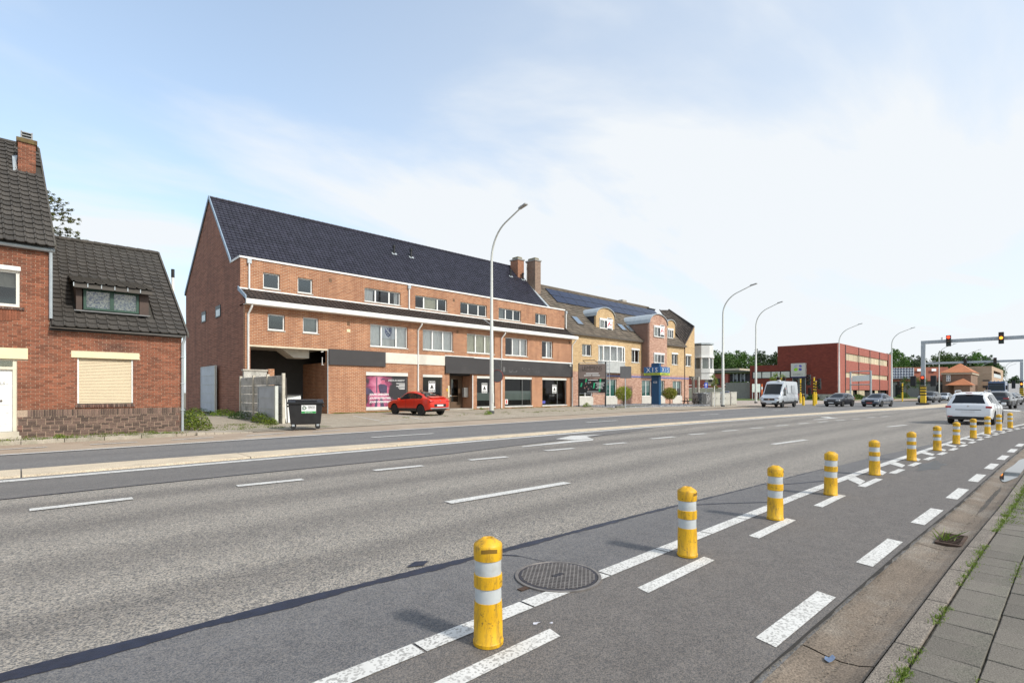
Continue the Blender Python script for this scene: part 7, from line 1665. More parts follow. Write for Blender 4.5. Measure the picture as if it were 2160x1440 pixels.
# ================================================================== SIGNAL GANTRIES AND SIGNAL POLES
M_sblk = mat('signal_black', (.01, .01, .011), .5)
def head(par, x, y, z, lit=None, rz=0.0, s=1.0, wl=True):      # three-lens signal head facing -X
    h = MB().box(x - .14 * s, x + .12 * s, y - .19 * s, y + .19 * s, z - .55 * s, z + .55 * s).build('signal_head', M_sblk, par, bevel=.03, world=wl)
    for k, nm in enumerate(('red', 'amber', 'green')):
        zz = z + (.35 - k * .35) * s; on = lit == nm; m = (M_red_l if nm == 'red' else M_amb_l) if on else mat('lens_' + nm, {'red': (.05, .008, .006), 'amber': (.06, .03, .006), 'green': (.006, .03, .02)}[nm], .25)
        b = MB(); b.prism([(x - .145 * s, y + .135 * s * math.cos(t), zz + .135 * s * math.sin(t)) for t in [i * math.pi / 8 for i in range(16)]], (-.012 * s, 0, 0)); b.build('lens', m, h, world=wl)
        b = MB()
        for i in range(8):
            t0, t1 = math.pi * i / 8, math.pi * (i + 1) / 8; r_ = .155 * s; b.face([(x - .14 * s, y + r_ * math.cos(t0), zz + r_ * math.sin(t0)), (x - .14 * s, y + r_ * math.cos(t1), zz + r_ * math.sin(t1)), (x - .34 * s, y + r_ * math.cos(t1), zz + r_ * math.sin(t1)), (x - .34 * s, y + r_ * math.cos(t0), zz + r_ * math.sin(t0))])
        b.build('visor', M_sblk, h, world=wl)
    return h
def gantry(U, va, vb, zh, label, signals, side, lit):
    t = thing('signal_gantry', label, 'gantry', (U, va, 0)); w = .21
    for v_ in (va, vb):
        MB().box(U - w, U + w, v_ - w, v_ + w, 2.3, zh).build('post', M_steel, t, bevel=.03); f = MB().box(U - w - .06, U + w + .06, v_ - w - .06, v_ + w + .06, .1, 2.35).build('post_sleeve', M_yellow, t, bevel=.02)
        for k in range(4): MB().box(U - w - .07, U + w + .07, v_ - w - .07, v_ + w + .07, 1.15 + k * .34, 1.3 + k * .34).build('black_band', M_sblk, f)
        MB().box(U - .65, U + .65, v_ - .65, v_ + .65, .02, .22).build('foot', mat('dark_foot', (.08, .07, .06), .8), t, bevel=.02)
    MB().box(U - .2, U + .2, min(va, vb) - .21, max(va, vb) + .21, zh + .04, zh + .44).build('beam', M_steel, t, bevel=.02)
    for (v_, l) in signals: head(t, U - .42, v_, zh + .25, l, s=1.2)
    for v_, l in side: head(t, U - .42, v_, 3.0, l, s=1.05)
    return t
gz_ = 7.5
g1 = gantry(81.7, 11.5, -7.5, gz_, 'nearer grey signal gantry with red and amber lights over the road', [(FU(2001, 720, 81.3).y, 'red'), (FU(2112, 716, 81.3).y, 'amber')], [(11.5, 'red')], None)
for dy in (-1.0, 1.0):
    MB().box(81.5, 81.9, 11.5 + dy - .28, 11.5 + dy + .28, 2.3, 3.6).build('side_signal', M_sblk, g1, bevel=.05); MB().box(81.6, 81.75, min(11.5, 11.5 + dy), max(11.5, 11.5 + dy), 2.6, 2.7).build('side_arm', M_sblk, g1)
p = FU(1987, 722, 81.5); MB().tube([(81.7, p.y, gz_ + .4), (81.7, p.y, gz_ + .75)], .12, 8).build('camera_pod', M_white, g1)
g2 = gantry(131, 18.5, 4.4, 7.0, 'farther grey signal gantry spanning the road before the truck', [(FU(2099, 757, 130.6).y, None), (FU(2036, 762, 130.6).y, None)], [(4.4, 'amber')], None)
MB().box(130.8, 131.2, 5.2, 5.7, 2.2, 3.6).build('side_signal', M_sblk, g2)
def sigpole(x, y, ytop, label, heads=(), short=False, sleeve=True):
    p = G(x, y, .015); D = CT * p.x + ST * p.y; h = (y - ytop) / FPX * D; t = thing('signal_pole' if not short else 'striped_post', label, 'traffic light' if not short else 'post', p)
    r_ = .085; MB().tube([(0, 0, 0), (0, 0, min(1.35, h * .72))], .15 if sleeve else .1, 12).build('sleeve', M_yellow, t, True, world=False); MB().tube([(0, 0, .5), (0, 0, h)], r_, 10).build('pole', M_yellow, t, True, world=False)
    z = min(1.5, h * .75) + .1
    while z < h - .5 or (short and z < h - .1): MB().tube([(0, 0, z), (0, 0, z + .16)], r_ + .008, 10).build('black_band', M_sblk, t, world=False); z += .34
    MB().tube([(0, 0, h), (0, 0, h + .05)], .13, 8).build('cap', M_beige, t, world=False)
    for (dx, dy, zz, s) in heads: 
        hd = head(t, dx, dy, zz, None, s=s, wl=False); MB().box(min(0, dx), max(0, dx) + .01, min(0, dy) - .02, max(0, dy) + .02, zz - .03, zz + .03).build('arm', M_sblk, t, world=False)
sigpole(1688.5, 850, 799, 'yellow signal pole beside the entrance of the red block', [(0, .42, 2.75, 1.0)]); sigpole(1694.5, 854.5, 831, 'short yellow post with black tip behind the van', short=True)
sigpole(1717, 855, 796, 'yellow and black signal pole with heads on both sides', [(0, .55, 2.95, 1.1), (.1, -.5, 2.6, .9), (0, .45, 1.6, .8)]); sigpole(1721, 852, 804, 'second yellow and black signal pole just behind the double headed one', [(.1, -.4, 2.4, .9)]); sigpole(1903.5, 846.5, 807.5, 'slim yellow and black signal pole on the far corner', [(0, .5, 2.8, 1.0), (0, .4, 1.5, .7)], sleeve=False)
sigpole(1648, 847, 796, 'yellow signal pole rising behind the van roof', [(0, -.45, 3.4, 1.0), (0, .45, 3.4, 1.0)])
q = AT(1607, 843, 95); t = thing('orange_post', 'slim orange and white marker post on the corner lawn', 'post', (q.x, q.y, .02)); MB().tube([(0, 0, 0), (0, 0, 3.0)], .13, 8).build('pole', mat('orange_paint', (.7, .16, .05), .5), t, True, world=False); MB().tube([(0, 0, 2.0), (0, 0, 2.5)], .135, 8).build('white_band', M_white, t, True, world=False)
q = AT(1595, 838, 100); t = thing('info_panel', 'pale information panel beside the orange marker post', 'sign', (q.x, q.y, .02), R(-40)); MB().box(-.8, .8, -.03, .03, 1.5, 3.1).build('panel', mat('pale_green_panel', (.55, .62, .58), .5), t, world=False)
for s in (-.7, .7): MB().box(s - .05, s + .05, .03, .1, 0, 3.0).build('leg', M_steel, t, world=False)
for i, (x, D, h, lab) in enumerate(((1640, 108, 5.5, 'small yellowing tree behind the van roof'), (1913, 128, 5.4, 'small lawn tree left of the tall gantry post'), (1940, 128, 5.2, 'small lawn tree right of the tall gantry post'))):
    p = AT(x, 836, D); p.z = .02; t = thing('small_tree', lab, 'tree', p); MB().tube([(0, 0, 0), (.05, 0, h * .5), (0, 0, h * .9)], [.09, .07, .03], 6).build('trunk', M_bark, t, world=False); b = MB()
    for k in range(7): leafcloud(b, (1.0 * math.cos(k * 2.2), 1.0 * math.sin(k * 2.2), h * (.5 + .07 * k)), .75, 130, .13, k + i * 7, .2)
    b.build('crown', M_leaf_y if i == 0 else M_leaf, t, world=False)

# ================================================================== VEHICLES
def paint(name, c, metal=.3, rough=.32): return mat(name, c, rough, metal, var=.02, coat=1.0, spec=.5)
M_cglass = mat('car_glass', (.01, .012, .014), .04, var=0, spec=.45); M_trim = mat('car_trim', (.015, .015, .016), .5); M_rim = mat('alloy_rim', (.45, .45, .46), .3, .8); M_rimd = mat('dark_rim', (.02, .02, .022), .35, .5)
M_tail = mat('tail_lamp_red', (.4, .012, .015), .15, var=0, coat=.8); M_hl = mat('head_lamp', (.62, .64, .66), .08, .2, var=0, coat=1); M_plate = mat('number_plate', (.68, .68, .68), .5); M_chrome = mat('chrome', (.6, .6, .62), .12, 1.0)
def make_car(name, label, S, colr, loc, heading, rim=None, cat='car', roofm=None, extra=None):
    L, Wd = S['L'], S['W'] / 2; I = {k: lerp_pts([(x * L, v_) for x, v_ in S[k]]) for k in ('zb', 'zs', 'zr', 'w')}; wrf = S['wr']
    t = thing(name, label, cat, loc, heading)
    xs_ = sorted(set([x * L for k in ('zs', 'zr', 'w') for x, _ in S[k]] + [L * i / 36 for i in range(37)]))
    X = lambda x: x - L / 2
    def sec(x):
        zb, zs, zr = I['zb'](x), min(I['zs'](x), I['zr'](x)), I['zr'](x); w = I['w'](x) * Wd; g_ = max(0, min(1, (zr - zs) / .38)); wb = w * .955; wt = wb * .94 * (1 - g_) + wrf * Wd * g_
        H = zs - zb; P = [(0, zb), (w * .75, zb), (w * .955, zb + .05), (w * .99, zb + H * .3), (w, zb + H * .58), (w * .985, zb + H * .82), (wb, zs)]
        for f_ in (.33, .66): P.append((wb + (wt - wb) * f_ + .025 * g_ * math.sin(f_ * math.pi), zs + (zr - .045 * g_ - zs) * f_))
        P += [(wt, zr - .045 * g_ - .012 * (1 - g_)), (wt * .8, zr - .012 * g_), (wt * .4, zr), (0, zr + .006)]
        return P
    bm = bmesh.new(); rings = []
    for x in xs_:
        P = sec(x); ring = [bm.verts.new((X(x), y, z)) for y, z in P] + [bm.verts.new((X(x), -y, z)) for y, z in P[-2:0:-1]]; rings.append(ring)
    n = len(rings[0])
    for a, c in zip(rings, rings[1:]):
        for k in range(n): bm.faces.new((a[k], c[k], c[(k + 1) % n], a[(k + 1) % n]))
    bm.faces.new(rings[0]); bm.faces.new(rings[-1][::-1]); bmesh.ops.recalc_face_normals(bm, faces=bm.faces)
    me = bpy.data.meshes.new('body'); bm.to_mesh(me); bm.free(); me.materials.append(colr); me.materials.append(M_trim)
    zsill = S.get('clad', 0)
    for p in me.polygons:
        p.use_smooth = True; z = p.center.z
        if zsill and z < zsill: p.material_index = 1
    me.set_sharp_from_angle(angle=R(38))
    body = link('body', me, t, world=False)
    wr_, wx = S['wheel'], S['axles']
    cm = MB()
    for ax in wx:
        for s in (-1, 1): cm.lathe([(wr_ * 1.13, s * Wd - .26 if s > 0 else s * Wd - .3), (wr_ * 1.13, s * Wd + .3 if s > 0 else s * Wd + .26)], X(ax * L), wr_ * 1.02, 24, axis='y')
    ce = bpy.data.meshes.new('cut'); ce.from_pydata(cm.v, [], cm.f); ce.materials.append(colr); ce.materials.append(M_trim)
    for p in ce.polygons: p.material_index = 1
    bmm = bmesh.new(); bmm.from_mesh(ce); bmesh.ops.recalc_face_normals(bmm, faces=bmm.faces); bmm.to_mesh(ce); bmm.free()
    co = bpy.data.objects.new('cut', ce); col.objects.link(co); src = bpy.data.objects.new('src', me); col.objects.link(src)
    md_ = src.modifiers.new('b', 'BOOLEAN'); md_.object = co; md_.operation = 'DIFFERENCE'; md_.solver = 'EXACT'; bpy.context.view_layer.update()
    nme = bpy.data.meshes.new_from_object(src.evaluated_get(bpy.context.evaluated_depsgraph_get()))
    bpy.data.objects.remove(src); bpy.data.objects.remove(co)
    if len(nme.polygons) > 100: nme.name = 'body'; body.data = nme
    rm = rim or M_rim
    for ax in wx:
        for s in (-1, 1):
            y = s * (Wd - .115); w = .105; o = MB().lathe([(wr_ * .66, y - w), (wr_ * .93, y - w), (wr_, y - w * .6), (wr_, y + w * .6), (wr_ * .93, y + w), (wr_ * .66, y + w)], X(ax * L), wr_, 26, axis='y').build('wheel', M_rubber, t, True, world=False)
            b = MB(); yf = y + s * (w - .012); b.lathe([(wr_ * .68, yf - s * .04), (wr_ * .68, yf), (wr_ * .6, yf), (wr_ * .58, yf - s * .035)], X(ax * L), wr_, 26, axis='y')
            for k in range(5):
                a = k * 1.2566 + .3; c_, s_ = math.cos(a), math.sin(a); px, pz = -s_, c_; ro = wr_ * .62
                b.prism([(X(ax * L) + c_ * .03 + px * .035, yf - s * .006, wr_ + s_ * .03 + pz * .035), (X(ax * L) + c_ * ro + px * .05, yf - s * .004, wr_ + s_ * ro + pz * .05), (X(ax * L) + c_ * ro - px * .05, yf - s * .004, wr_ + s_ * ro - pz * .05), (X(ax * L) + c_ * .03 - px * .035, yf - s * .006, wr_ + s_ * .03 - pz * .035)], (0, -s * .02, 0))
            b.lathe([(.05, yf - s * .02), (.045, yf + s * .005)], X(ax * L), wr_, 12, axis='y'); b.build('rim', rm, o, world=False)
            MB().lathe([(wr_ * .64, yf - s * .06), (wr_ * .63, yf - s * .055)], X(ax * L), wr_, 20, axis='y').build('brake_disc', M_trim, o, world=False)
    def side_pt(x, tt, s, off=.008):
        P = sec(x); (y0, z0), (y1, z1), (y2, z2), (y3, z3) = P[6:10]; q = tt * 3; i = min(2, int(q)); f_ = q - i; Y = [y0, y1, y2, y3]; Z_ = [z0, z1, z2, z3]; y = Y[i] + (Y[i + 1] - Y[i]) * f_; z = Z_[i] + (Z_[i + 1] - Z_[i]) * f_; return (X(x), s * (y + off), z + off * .3)
    for s in (-1, 1):
        for (a, c, t0, t1) in S['side']:
            b = MB(); nn = 9
            for k in range(nn):
                x0, x1 = L * (a + (c - a) * k / nn), L * (a + (c - a) * (k + 1) / nn)
                for q in range(3):
                    ta, tb_ = t0 + (t1 - t0) * q / 3, t0 + (t1 - t0) * (q + 1) / 3
                    f_ = [side_pt(x0, ta, s), side_pt(x1, ta, s), side_pt(x1, tb_, s), side_pt(x0, tb_, s)]
                    b.face(f_ if s < 0 else f_[::-1])
            b.build('side_window', M_cglass, t, True, world=False)
    def top_pt(x, q, off=.008):
        P = sec(x); wt, z = P[9][0], P[12][1]; zz = P[9][1] + (z - P[9][1]) * (1 - abs(q) ** 3); h = .02 * L; dz = (I['zr'](min(L, x + h)) - I['zr'](max(0, x - h))) / (2 * h); ln = math.hypot(1, dz); return (X(x) - dz / ln * off, q * wt, zz + off / ln)
    for nm, (a, c, q) in (('rear_window', S['back']), ('windscreen', S['front'])):
        b = MB(); nn = 8
        for k in range(nn):
            x0, x1 = L * (a + (c - a) * k / nn), L * (a + (c - a) * (k + 1) / nn)
            for j in range(6): qa, qb = -q + 2 * q * j / 6, -q + 2 * q * (j + 1) / 6; b.face([top_pt(x0, qa), top_pt(x0, qb), top_pt(x1, qb), top_pt(x1, qa)])
        b.build(nm, M_cglass, t, True, world=False)
    def lamp(x0, x1, y0, y1, z0, z1, m, nm, bev=.02):
        for s in (-1, 1): MB().box(X(x0), X(x1), min(s * y0, s * y1), max(s * y0, s * y1), z0, z1).build(nm, m, t, bevel=bev, world=False)
    for l in S['tail']: lamp(*l, M_tail, 'tail_light')
    for l in S['head']: lamp(*l, M_hl, 'headlight')
    z = S['plate']; MB().box(X(-.012), X(.02), -.26, .26, z[0] - .055, z[0] + .055).build('number_plate', S.get('pm', M_plate), t, world=False); MB().box(X(L - .02), X(L + .014), -.26, .26, z[1] - .055, z[1] + .055).build('number_plate', S.get('pm', M_plate), t, world=False)
    if 'grille' in S: g_ = S['grille']; MB().box(X(L - .06), X(L + .008), -g_[0], g_[0], g_[1], g_[2]).build('grille', M_trim, t, bevel=.01, world=False)
    if 'intake' in S: g_ = S['intake']; MB().box(X(L - .08), X(L + .006), -g_[0], g_[0], g_[1], g_[2]).build('air_intake', M_trim, t, bevel=.01, world=False)
    if 'rbump' in S: g_ = S['rbump']; MB().box(X(-.008), X(.1), -g_[0], g_[0], g_[1], g_[2]).build('rear_bumper_insert', M_trim, t, bevel=.02, world=False)
    mx, mz = S['mirror']
    for s in (-1, 1): MB().box(X(mx * L - .06), X(mx * L + .06), s * (Wd * .97) if s > 0 else -(Wd * .97) - .2, (Wd * .97) + .2 if s > 0 else -(Wd * .97), mz, mz + .14).build('mirror', colr if S.get('mc', 1) else M_trim, t, bevel=.03, world=False)
    for s in (-1, 1):
        for xh in S.get('handles', ()): P = sec(xh * L); MB().box(X(xh * L - .09), X(xh * L + .09), s * P[5][0] - .012, s * P[5][0] + .012, P[5][1] - .04, P[5][1] - .01).build('door_handle', colr, t, world=False)
    for s in (-1, 1):
        for xh in S.get('seams', ()):
            b = MB(); P = sec(xh * L); pts = [(X(xh * L), s * (P[i][0] + .002), P[i][1]) for i in (2, 3, 4, 5, 6)]; b.tube(pts, .005, 4); b.build('door_seam', M_trim, t, world=False)
    if extra: extra(t, X, sec, Wd, L)
    return t
wcar = [(0, .8), (.012, .88), (.05, .95), (.14, .995), (.3, 1), (.78, 1), (.9, .97), (.965, .9), (.99, .8), (1, .7)]
COUPE = dict(L=4.57, W=1.82, wr=.64, zb=[(0, .5), (.03, .36), (.14, .24), (.86, .24), (.97, .3), (1, .42)], zs=[(0, .9), (.03, 1.06), (.15, 1.08), (.3, 1.04), (.6, .99), (.74, .96), (.85, .93), (.96, .8), (1, .62)],
             zr=[(0, .93), (.01, 1.03), (.035, 1.1), (.09, 1.14), (.14, 1.2), (.22, 1.36), (.32, 1.5), (.42, 1.565), (.5, 1.57), (.56, 1.54), (.63, 1.42), (.7, 1.2), (.755, 1.03), (.85, .99), (.95, .87), (.985, .76), (1, .62)], w=wcar, wheel=.36, axles=(.195, .79), side=[(.185, .428, .12, .87), (.432, .71, .1, .87)], back=(.095, .4, .86), front=(.575, .74, .88), clad=.42,
             tail=[(-.012, .12, .5, .82, .88, .96)], head=[(4.3, 4.52, .5, .78, .7, .8)], plate=(.66, .5), grille=(.5, .5, .68), intake=(.6, .3, .42), mirror=(.655, .98), handles=(.36, .56), seams=(.33, .52, .73), rbump=(.5, .56, .76))
MPV = dict(L=4.56, W=1.85, wr=.68, zb=[(0, .4), (.03, .3), (.14, .22), (.86, .22), (.97, .28), (1, .4)], zs=[(0, .85), (.02, .98), (.2, 1.0), (.6, .96), (.78, .93), (.88, .9), (.97, .76), (1, .6)],
           zr=[(0, .9), (.006, 1.0), (.018, 1.06), (.04, 1.25), (.07, 1.48), (.1, 1.58), (.2, 1.64), (.4, 1.66), (.52, 1.62), (.6, 1.5), (.7, 1.24), (.79, 1.02), (.88, .96), (.96, .82), (1, .6)], w=[(0, .9), (.01, .95), (.05, .985)] + wcar[3:], wheel=.335, axles=(.2, .8), side=[(.075, .19, .2, .82), (.2, .38, .1, .86), (.39, .62, .08, .86), (.63, .74, .15, .8)], back=(.02, .078, .86), front=(.54, .77, .88),
           tail=[(-.01, .14, .66, .895, .84, .94)], head=[(4.25, 4.5, .5, .8, .66, .8)], plate=(.66, .48), grille=(.45, .5, .6), intake=(.6, .28, .42), mirror=(.7, .95), handles=(.33, .52), seams=(.2, .385, .62, .79), rbump=(.75, .28, .42))
SEDAN = dict(L=4.55, W=1.77, wr=.62, zb=[(0, .42), (.03, .3), (.14, .2), (.86, .2), (.97, .24), (1, .36)], zs=[(0, .8), (.02, .94), (.2, .96), (.5, .92), (.72, .9), (.85, .86), (.96, .74), (1, .58)],
             zr=[(0, .85), (.01, .96), (.04, 1.0), (.13, 1.03), (.2, 1.18), (.3, 1.38), (.4, 1.43), (.52, 1.42), (.6, 1.3), (.7, 1.05), (.75, .95), (.86, .91), (.96, .79), (1, .58)], w=wcar, wheel=.32, axles=(.21, .8), side=[(.2, .4, .12, .84), (.41, .68, .1, .84)], back=(.15, .29, .85), front=(.55, .735, .88),
             tail=[(-.01, .12, .5, .82, .72, .86)], head=[(4.24, 4.54, .45, .8, .58, .7)], plate=(.6, .42), grille=(.42, .46, .66), intake=(.65, .24, .36), mirror=(.68, .9), handles=(.36, .55), seams=(.34, .52, .72))
HATCH = dict(L=4.1, W=1.75, wr=.65, zb=SEDAN['zb'], zs=[(0, .85), (.02, .98), (.2, .99), (.5, .95), (.72, .92), (.85, .88), (.96, .76), (1, .6)],
             zr=[(0, .9), (.01, 1.02), (.03, 1.1), (.08, 1.32), (.14, 1.42), (.28, 1.47), (.45, 1.46), (.56, 1.36), (.67, 1.1), (.73, .98), (.86, .93), (.96, .81), (1, .6)], w=wcar, wheel=.32, axles=(.19, .79), side=[(.15, .36, .14, .82), (.37, .66, .1, .84)], back=(.03, .11, .84), front=(.5, .715, .88),
             tail=[(-.01, .12, .5, .8, .8, .98)], head=[(3.78, 4.08, .45, .79, .62, .75)], plate=(.6, .42), grille=(.4, .5, .64), intake=(.62, .26, .38), mirror=(.66, .93), handles=(.34, .55), seams=(.33, .52, .72))
SUV = dict(L=4.65, W=1.88, wr=.66, zb=[(0, .46), (.03, .34), (.14, .26), (.86, .26), (.97, .3), (1, .42)], zs=[(0, .92), (.02, 1.05), (.2, 1.08), (.5, 1.04), (.75, 1.0), (.87, .96), (.97, .82), (1, .64)],
           zr=[(0, .96), (.01, 1.08), (.03, 1.18), (.09, 1.45), (.14, 1.57), (.25, 1.64), (.45, 1.65), (.54, 1.58), (.64, 1.32), (.72, 1.08), (.85, 1.02), (.95, .92), (1, .64)], w=wcar, wheel=.36, axles=(.19, .8), side=[(.13, .2, .2, .8), (.21, .4, .12, .84), (.41, .66, .1, .84)], back=(.035, .12, .84), front=(.5, .71, .88),
           tail=[(-.01, .12, .45, .84, .92, 1.02)], head=[(4.32, 4.62, .48, .84, .7, .82)], plate=(.72, .48), grille=(.5, .52, .74), intake=(.65, .3, .42), mirror=(.66, 1.0), handles=(.34, .55), seams=(.33, .52, .72), clad=.4, rbump=(.8, .36, .56))
VAN = dict(L=5.9, W=1.99, wr=.84, zb=[(0, .42), (.03, .34), (.9, .3), (.98, .3), (1, .38)], zs=[(0, 1.3), (.6, 1.3), (.78, 1.26), (.86, 1.2), (.95, 1.05), (.99, .9), (1, .75)],
           zr=[(0, 2.4), (.004, 2.58), (.02, 2.66), (.1, 2.7), (.6, 2.7), (.68, 2.64), (.715, 2.5), (.77, 2.1), (.82, 1.7), (.868, 1.28), (.92, 1.2), (.965, 1.06), (.99, .93), (1, .75)], w=[(0, .95), (.01, .985), (.05, 1), (.8, 1), (.9, .97), (.96, .9), (.99, .8), (1, .72)], wheel=.345, axles=(.2, .815), side=[(.665, .77, .06, .62)], back=(.001, .003, .1), front=(.73, .862, .9),
           tail=[(-.01, .06, .85, .98, .9, 1.4)], head=[(5.55, 5.82, .55, .9, .85, 1.05)], plate=(.7, .48), grille=(.52, .72, .95), intake=(.75, .34, .5), mirror=(.77, 1.22), handles=(.66,), seams=(.22, .62, .8), clad=.62, mc=0)
def hd(px, py): return math.atan2(py, px)
def coupe_x(t, X, sec, Wd, L):
    MB().hexa([(X(.16), -.62, 1.12), (X(.5), -.66, 1.19), (X(.5), .66, 1.19), (X(.16), .62, 1.12), (X(.1), -.64, 1.15), (X(.5), -.66, 1.24), (X(.5), .66, 1.24), (X(.1), .64, 1.15)]).build('tail_spoiler', MATS['paint_red'], t, world=False)
    MB().lathe([(.0, 0), (.05, .0), (.05, .015), (0, .015)], 0, 0, 4, axis='y', cap=False).build('badge', M_chrome, t, world=False).matrix_basis = Matrix.Translation((X(-.012), 0, .96)) @ Matrix.Rotation(R(90), 4, 'Z')
    MB().tube([(X(2.0), 0, 1.57), (X(1.85), 0, 1.64)], .025, 6).build('fin_antenna', M_trim, t, world=False)
    b = MB(); n = 10
    for i in range(8):
        pass
    MB().box(X(.0) - .004, X(.05), -.78, .78, .44, .52).build('silver_skid', M_rim, t, bevel=.015, world=False)
    for s in (-1, 1): MB().tube([(X(.89), s * (Wd + .0), .5), (X(.89 - .38), s * (Wd - .0), .35)], .001, 4)
mat('paint_red', (.6, .022, .006), .35, .0, var=.02, coat=.35)
make_car('parked_car', 'red coupe style car parked nose in before the gym poster', COUPE, MATS['paint_red'], (18.6 + .78 - .15, 28.05 + 1.42, .07), R(96), M_rimd, extra=coupe_x)
def mpv_x(t, X, sec, Wd, L):
    for s in (-1, 1): MB().tube([(X(.4), s * .56, 1.62), (X(.55), s * .575, 1.7), (X(2.0), s * .6, 1.725), (X(2.3), s * .6, 1.66)], .022, 6).build('roof_rail', M_chrome, t, True, world=False)
    MB().box(X(.2), X(.36), -.12, .12, 1.575, 1.61).build('brake_light', M_tail, t, world=False); MB().box(X(-.005), X(.03), -.5, .5, .74, .77).build('boot_trim', M_trim, t, world=False)
    MB().tube([(X(.05), 0, .93), (X(-.0), 0, .93)], .055, 4).build('badge', M_chrome, t, world=False)
    for s in (-1, 1): MB().box(X(-.004), X(.06), s * .7 - .09, s * .7 + .09, .38, .43).build('reflector', M_tail, t, world=False)
b34 = math.atan2(-.08, 1)
make_car('white_car', 'white people carrier seen from behind driving beside the bollards', MPV, paint('paint_white', (.72, .73, .74), .0, .3), (33.95 + 1.35, 2.95 - .1, .012), b34 + .03, extra=mpv_x).scale = (.95, .95, .96)
brd = math.atan2(-.126, 1)
def van_x(t, X, sec, Wd, L):
    for s in (-1, 1):
        for (a, c) in ((.07, .36), (.39, .6)): MB().prism([(X(a * L), s * (Wd + .001), 1.42), (X(c * L), s * (Wd + .001), 1.42), (X(c * L), s * (Wd * .93), 2.3), (X(a * L), s * (Wd * .93), 2.3)], (0, s * .004, 0)).build('side_panel', MATS['paint_silver'], t, world=False)
    MB().tube([(X(L - .01), 0, .84), (X(L + .02), 0, .84)], .1, 16).build('badge', M_chrome, t, world=False); MB().lathe([(.18, 0), (.17, .1), (.0, .12)], X(3.9), .3, 12).build('roof_ventilator', M_white, t, True, world=False).location.z = 2.68
    for k in range(3): MB().box(X(L - .02), X(L + .013), -.5, .5, .74 + k * .07, .755 + k * .07).build('grille_bar', M_chrome, t, world=False)
paint('paint_silver', (.5, .53, .56), .4, .35)
make_car('delivery_van', 'silver high roof delivery van with dark bumper waiting at the corner', VAN, MATS['paint_silver'], (57.2, 19.9, .008), math.pi + .02, cat='van', extra=van_x)
make_car('dark_car', 'black hatchback behind the silver van in the far lane', HATCH, paint('paint_black', (.012, .013, .018), .3), (64.9, 16.4, .008), math.pi + brd)
make_car('dark_car', 'dark blue grey saloon with red number plate following the black hatchback', dict(SEDAN, pm=mat('red_plate', (.5, .12, .1), .5)), paint('paint_bluegrey', (.07, .085, .12), .5), (67.1, 13.35, .008), math.pi + brd)
D_ = 76; p = AT(1957, 849, D_); make_car('dark_car', 'dark grey sport utility car beside the tall gantry post', SUV, paint('paint_darkgrey', (.035, .037, .042), .5), (p.x + 1.5, p.y, .008), math.pi + brd)
p = AT(1990, 845, 92); make_car('silver_car', 'silver white saloon behind the dark grey sport utility car', SEDAN, MATS['paint_silver'], (p.x + 1.5, p.y, .008), math.pi + brd)
p = AT(2108, 862, 48.2); make_car('dark_car', 'black sport utility car seen from behind ahead of the white car', SUV, MATS['paint_black'], (p.x + 2.0, p.y, .008), brd + .05)
p = AT(2123, 850, 62); make_car('dark_car', 'dark car queuing ahead of the black sport utility car', SEDAN, MATS['paint_darkgrey'], (p.x + 2, p.y - .2, .008), brd)
p = AT(2133, 847, 76); make_car('dark_car', 'second dark car of the queue under the gantry', HATCH, MATS['paint_black'], (p.x + 2, p.y - .2, .008), brd)
for i, (x, D, S_, c, lab) in enumerate(((1478, 74, HATCH, MATS['paint_silver'], 'pale parked car glimpsed between the turret columns'), (1497, 76, SEDAN, MATS['paint_bluegrey'], 'parked blue car behind the gabion wall'), (1514, 79, HATCH, paint('paint_blue', (.03, .05, .22), .4), 'bright blue parked car behind the gabion wall'), (1530, 82, SUV, MATS['paint_blue'], 'dark blue parked sport utility car behind the cabinets'))):
    p = AT(x, 845, D); make_car('parked_car', lab, S_, c, (p.x, p.y, .045), R(200))
p = AT(1560, 800, 121); t = None
# truck
p = AT(2104, 843, 98); tk = thing('truck', 'blue truck cab with grey trailer facing the queue under the far gantry', 'truck', (p.x, p.y, .0), math.pi + brd)
M_tb = paint('paint_truck_blue', (.03, .07, .16), .3); MB().hexa([(-1.1, -1.24, .6), (1.1, -1.24, .6), (1.1, 1.24, .6), (-1.1, 1.24, .6), (-1.1, -1.2, 3.55), (.85, -1.2, 3.55), (.85, 1.2, 3.55), (-1.1, 1.2, 3.55)]).build('cab', M_tb, tk, bevel=.12, world=False)
MB().hexa([(1.03, -1.1, 1.9), (1.05, -1.1, 1.9), (1.05, 1.1, 1.9), (1.03, 1.1, 1.9), (.92, -1.05, 2.9), (.94, -1.05, 2.9), (.94, 1.05, 2.9), (.92, 1.05, 2.9)]).build('windscreen', M_cglass, tk, world=False); MB().box(1.08, 1.13, -1.0, 1.0, .7, 1.6).build('grille', M_trim, tk, world=False); MB().box(.8, 1.05, -1.15, 1.15, 3.0, 3.2).build('sun_visor', M_trim, tk, world=False)
for k in range(4): MB().box(.5, .66, -.9 + k * .52, -.7 + k * .52, 3.54, 3.7).build('roof_lamp', M_hl, tk, world=False)
MB().box(-12.5, -1.6, -1.27, 1.27, 1.1, 3.2).build('trailer', mat('trailer_grey', (.3, .3, .31), .7, var=.08), tk, bevel=.04, world=False); MB().box(-12.3, 1, -.5, .5, .6, 1.0).build('chassis', M_trim, tk, world=False)
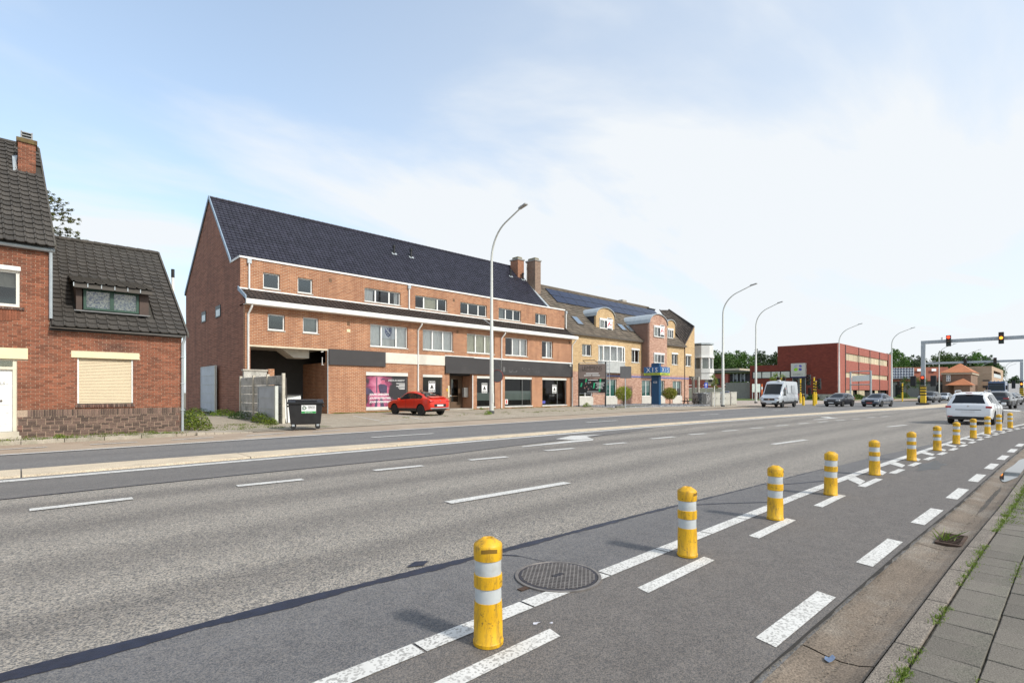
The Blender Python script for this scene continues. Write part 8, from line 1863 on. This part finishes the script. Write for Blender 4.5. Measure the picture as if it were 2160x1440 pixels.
for x in (.3, -2.2, -9.5, -10.8):
    for s in (-1, 1): MB().lathe([(.3, s * 1.0 - .15), (.5, s * 1.0 - .15), (.5, s * 1.0 + .15), (.3, s * 1.0 + .15)], x, .5, 20, axis='y').build('wheel', M_rubber, tk, True, world=False)
for s in (-1, 1): MB().box(.8, .95, s * 1.4 - .12, s * 1.4 + .12, 2.0, 2.8).build('mirror', M_trim, tk, bevel=.04, world=False)
for s in (-1, 1): MB().box(1.06, 1.14, s * .95 - .2, s * .95 + .2, .75, .95).build('headlight', M_hl, tk, world=False)
# bicycles
def bike(label, loc, rz, c):
    t = thing('bicycle', label, 'bicycle', loc, rz); m = mat('bike_' + c, {'black': (.02, .02, .022), 'rust': (.25, .1, .06)}[c], .5)
    for x in (-.52, .52):
        pts = [(x + .33 * math.cos(k * math.pi / 12), 0, .34 + .33 * math.sin(k * math.pi / 12)) for k in range(25)]; w = MB().tube(pts, .018, 6, False).build('wheel', M_rubber, t, world=False); b = MB()
        for k in range(8): a = k * math.pi / 4; b.tube([(x, 0, .34), (x + .32 * math.cos(a), 0, .34 + .32 * math.sin(a))], .003, 4)
        b.build('spokes', M_steel, w, world=False)
    b = MB(); b.tube([(-.52, 0, .34), (-.1, 0, .32), (-.2, 0, .85), (-.52, 0, .34)], .014, 6).tube([(-.1, 0, .32), (.36, 0, .8), (-.18, 0, .78)], .016, 6).tube([(.52, 0, .34), (.36, 0, .8), (.33, 0, .98)], .015, 6); b.build('frame', m, t, world=False)
    MB().tube([(.28, -.28, 1.0), (.34, 0, 1.0), (.28, .28, 1.0)], .012, 6).build('handlebar', m, t, world=False); MB().hexa([(-.34, -.07, .86), (-.08, -.03, .86), (-.08, .03, .86), (-.34, .07, .86), (-.34, -.08, .91), (-.08, -.02, .9), (-.08, .02, .9), (-.34, .08, .91)]).build('saddle', M_black, t, world=False)
bike('bicycle leaning inside the dark passage', (12.6, 33.2, .1), R(35), 'rust'); bike('second black bicycle inside the dark passage', (13.4, 33.7, .1), R(20), 'black')
p = AT(1600, 840, 98); bike('bicycle parked on the corner lawn near the orange marker post', (p.x, p.y, .03), R(-30), 'black')
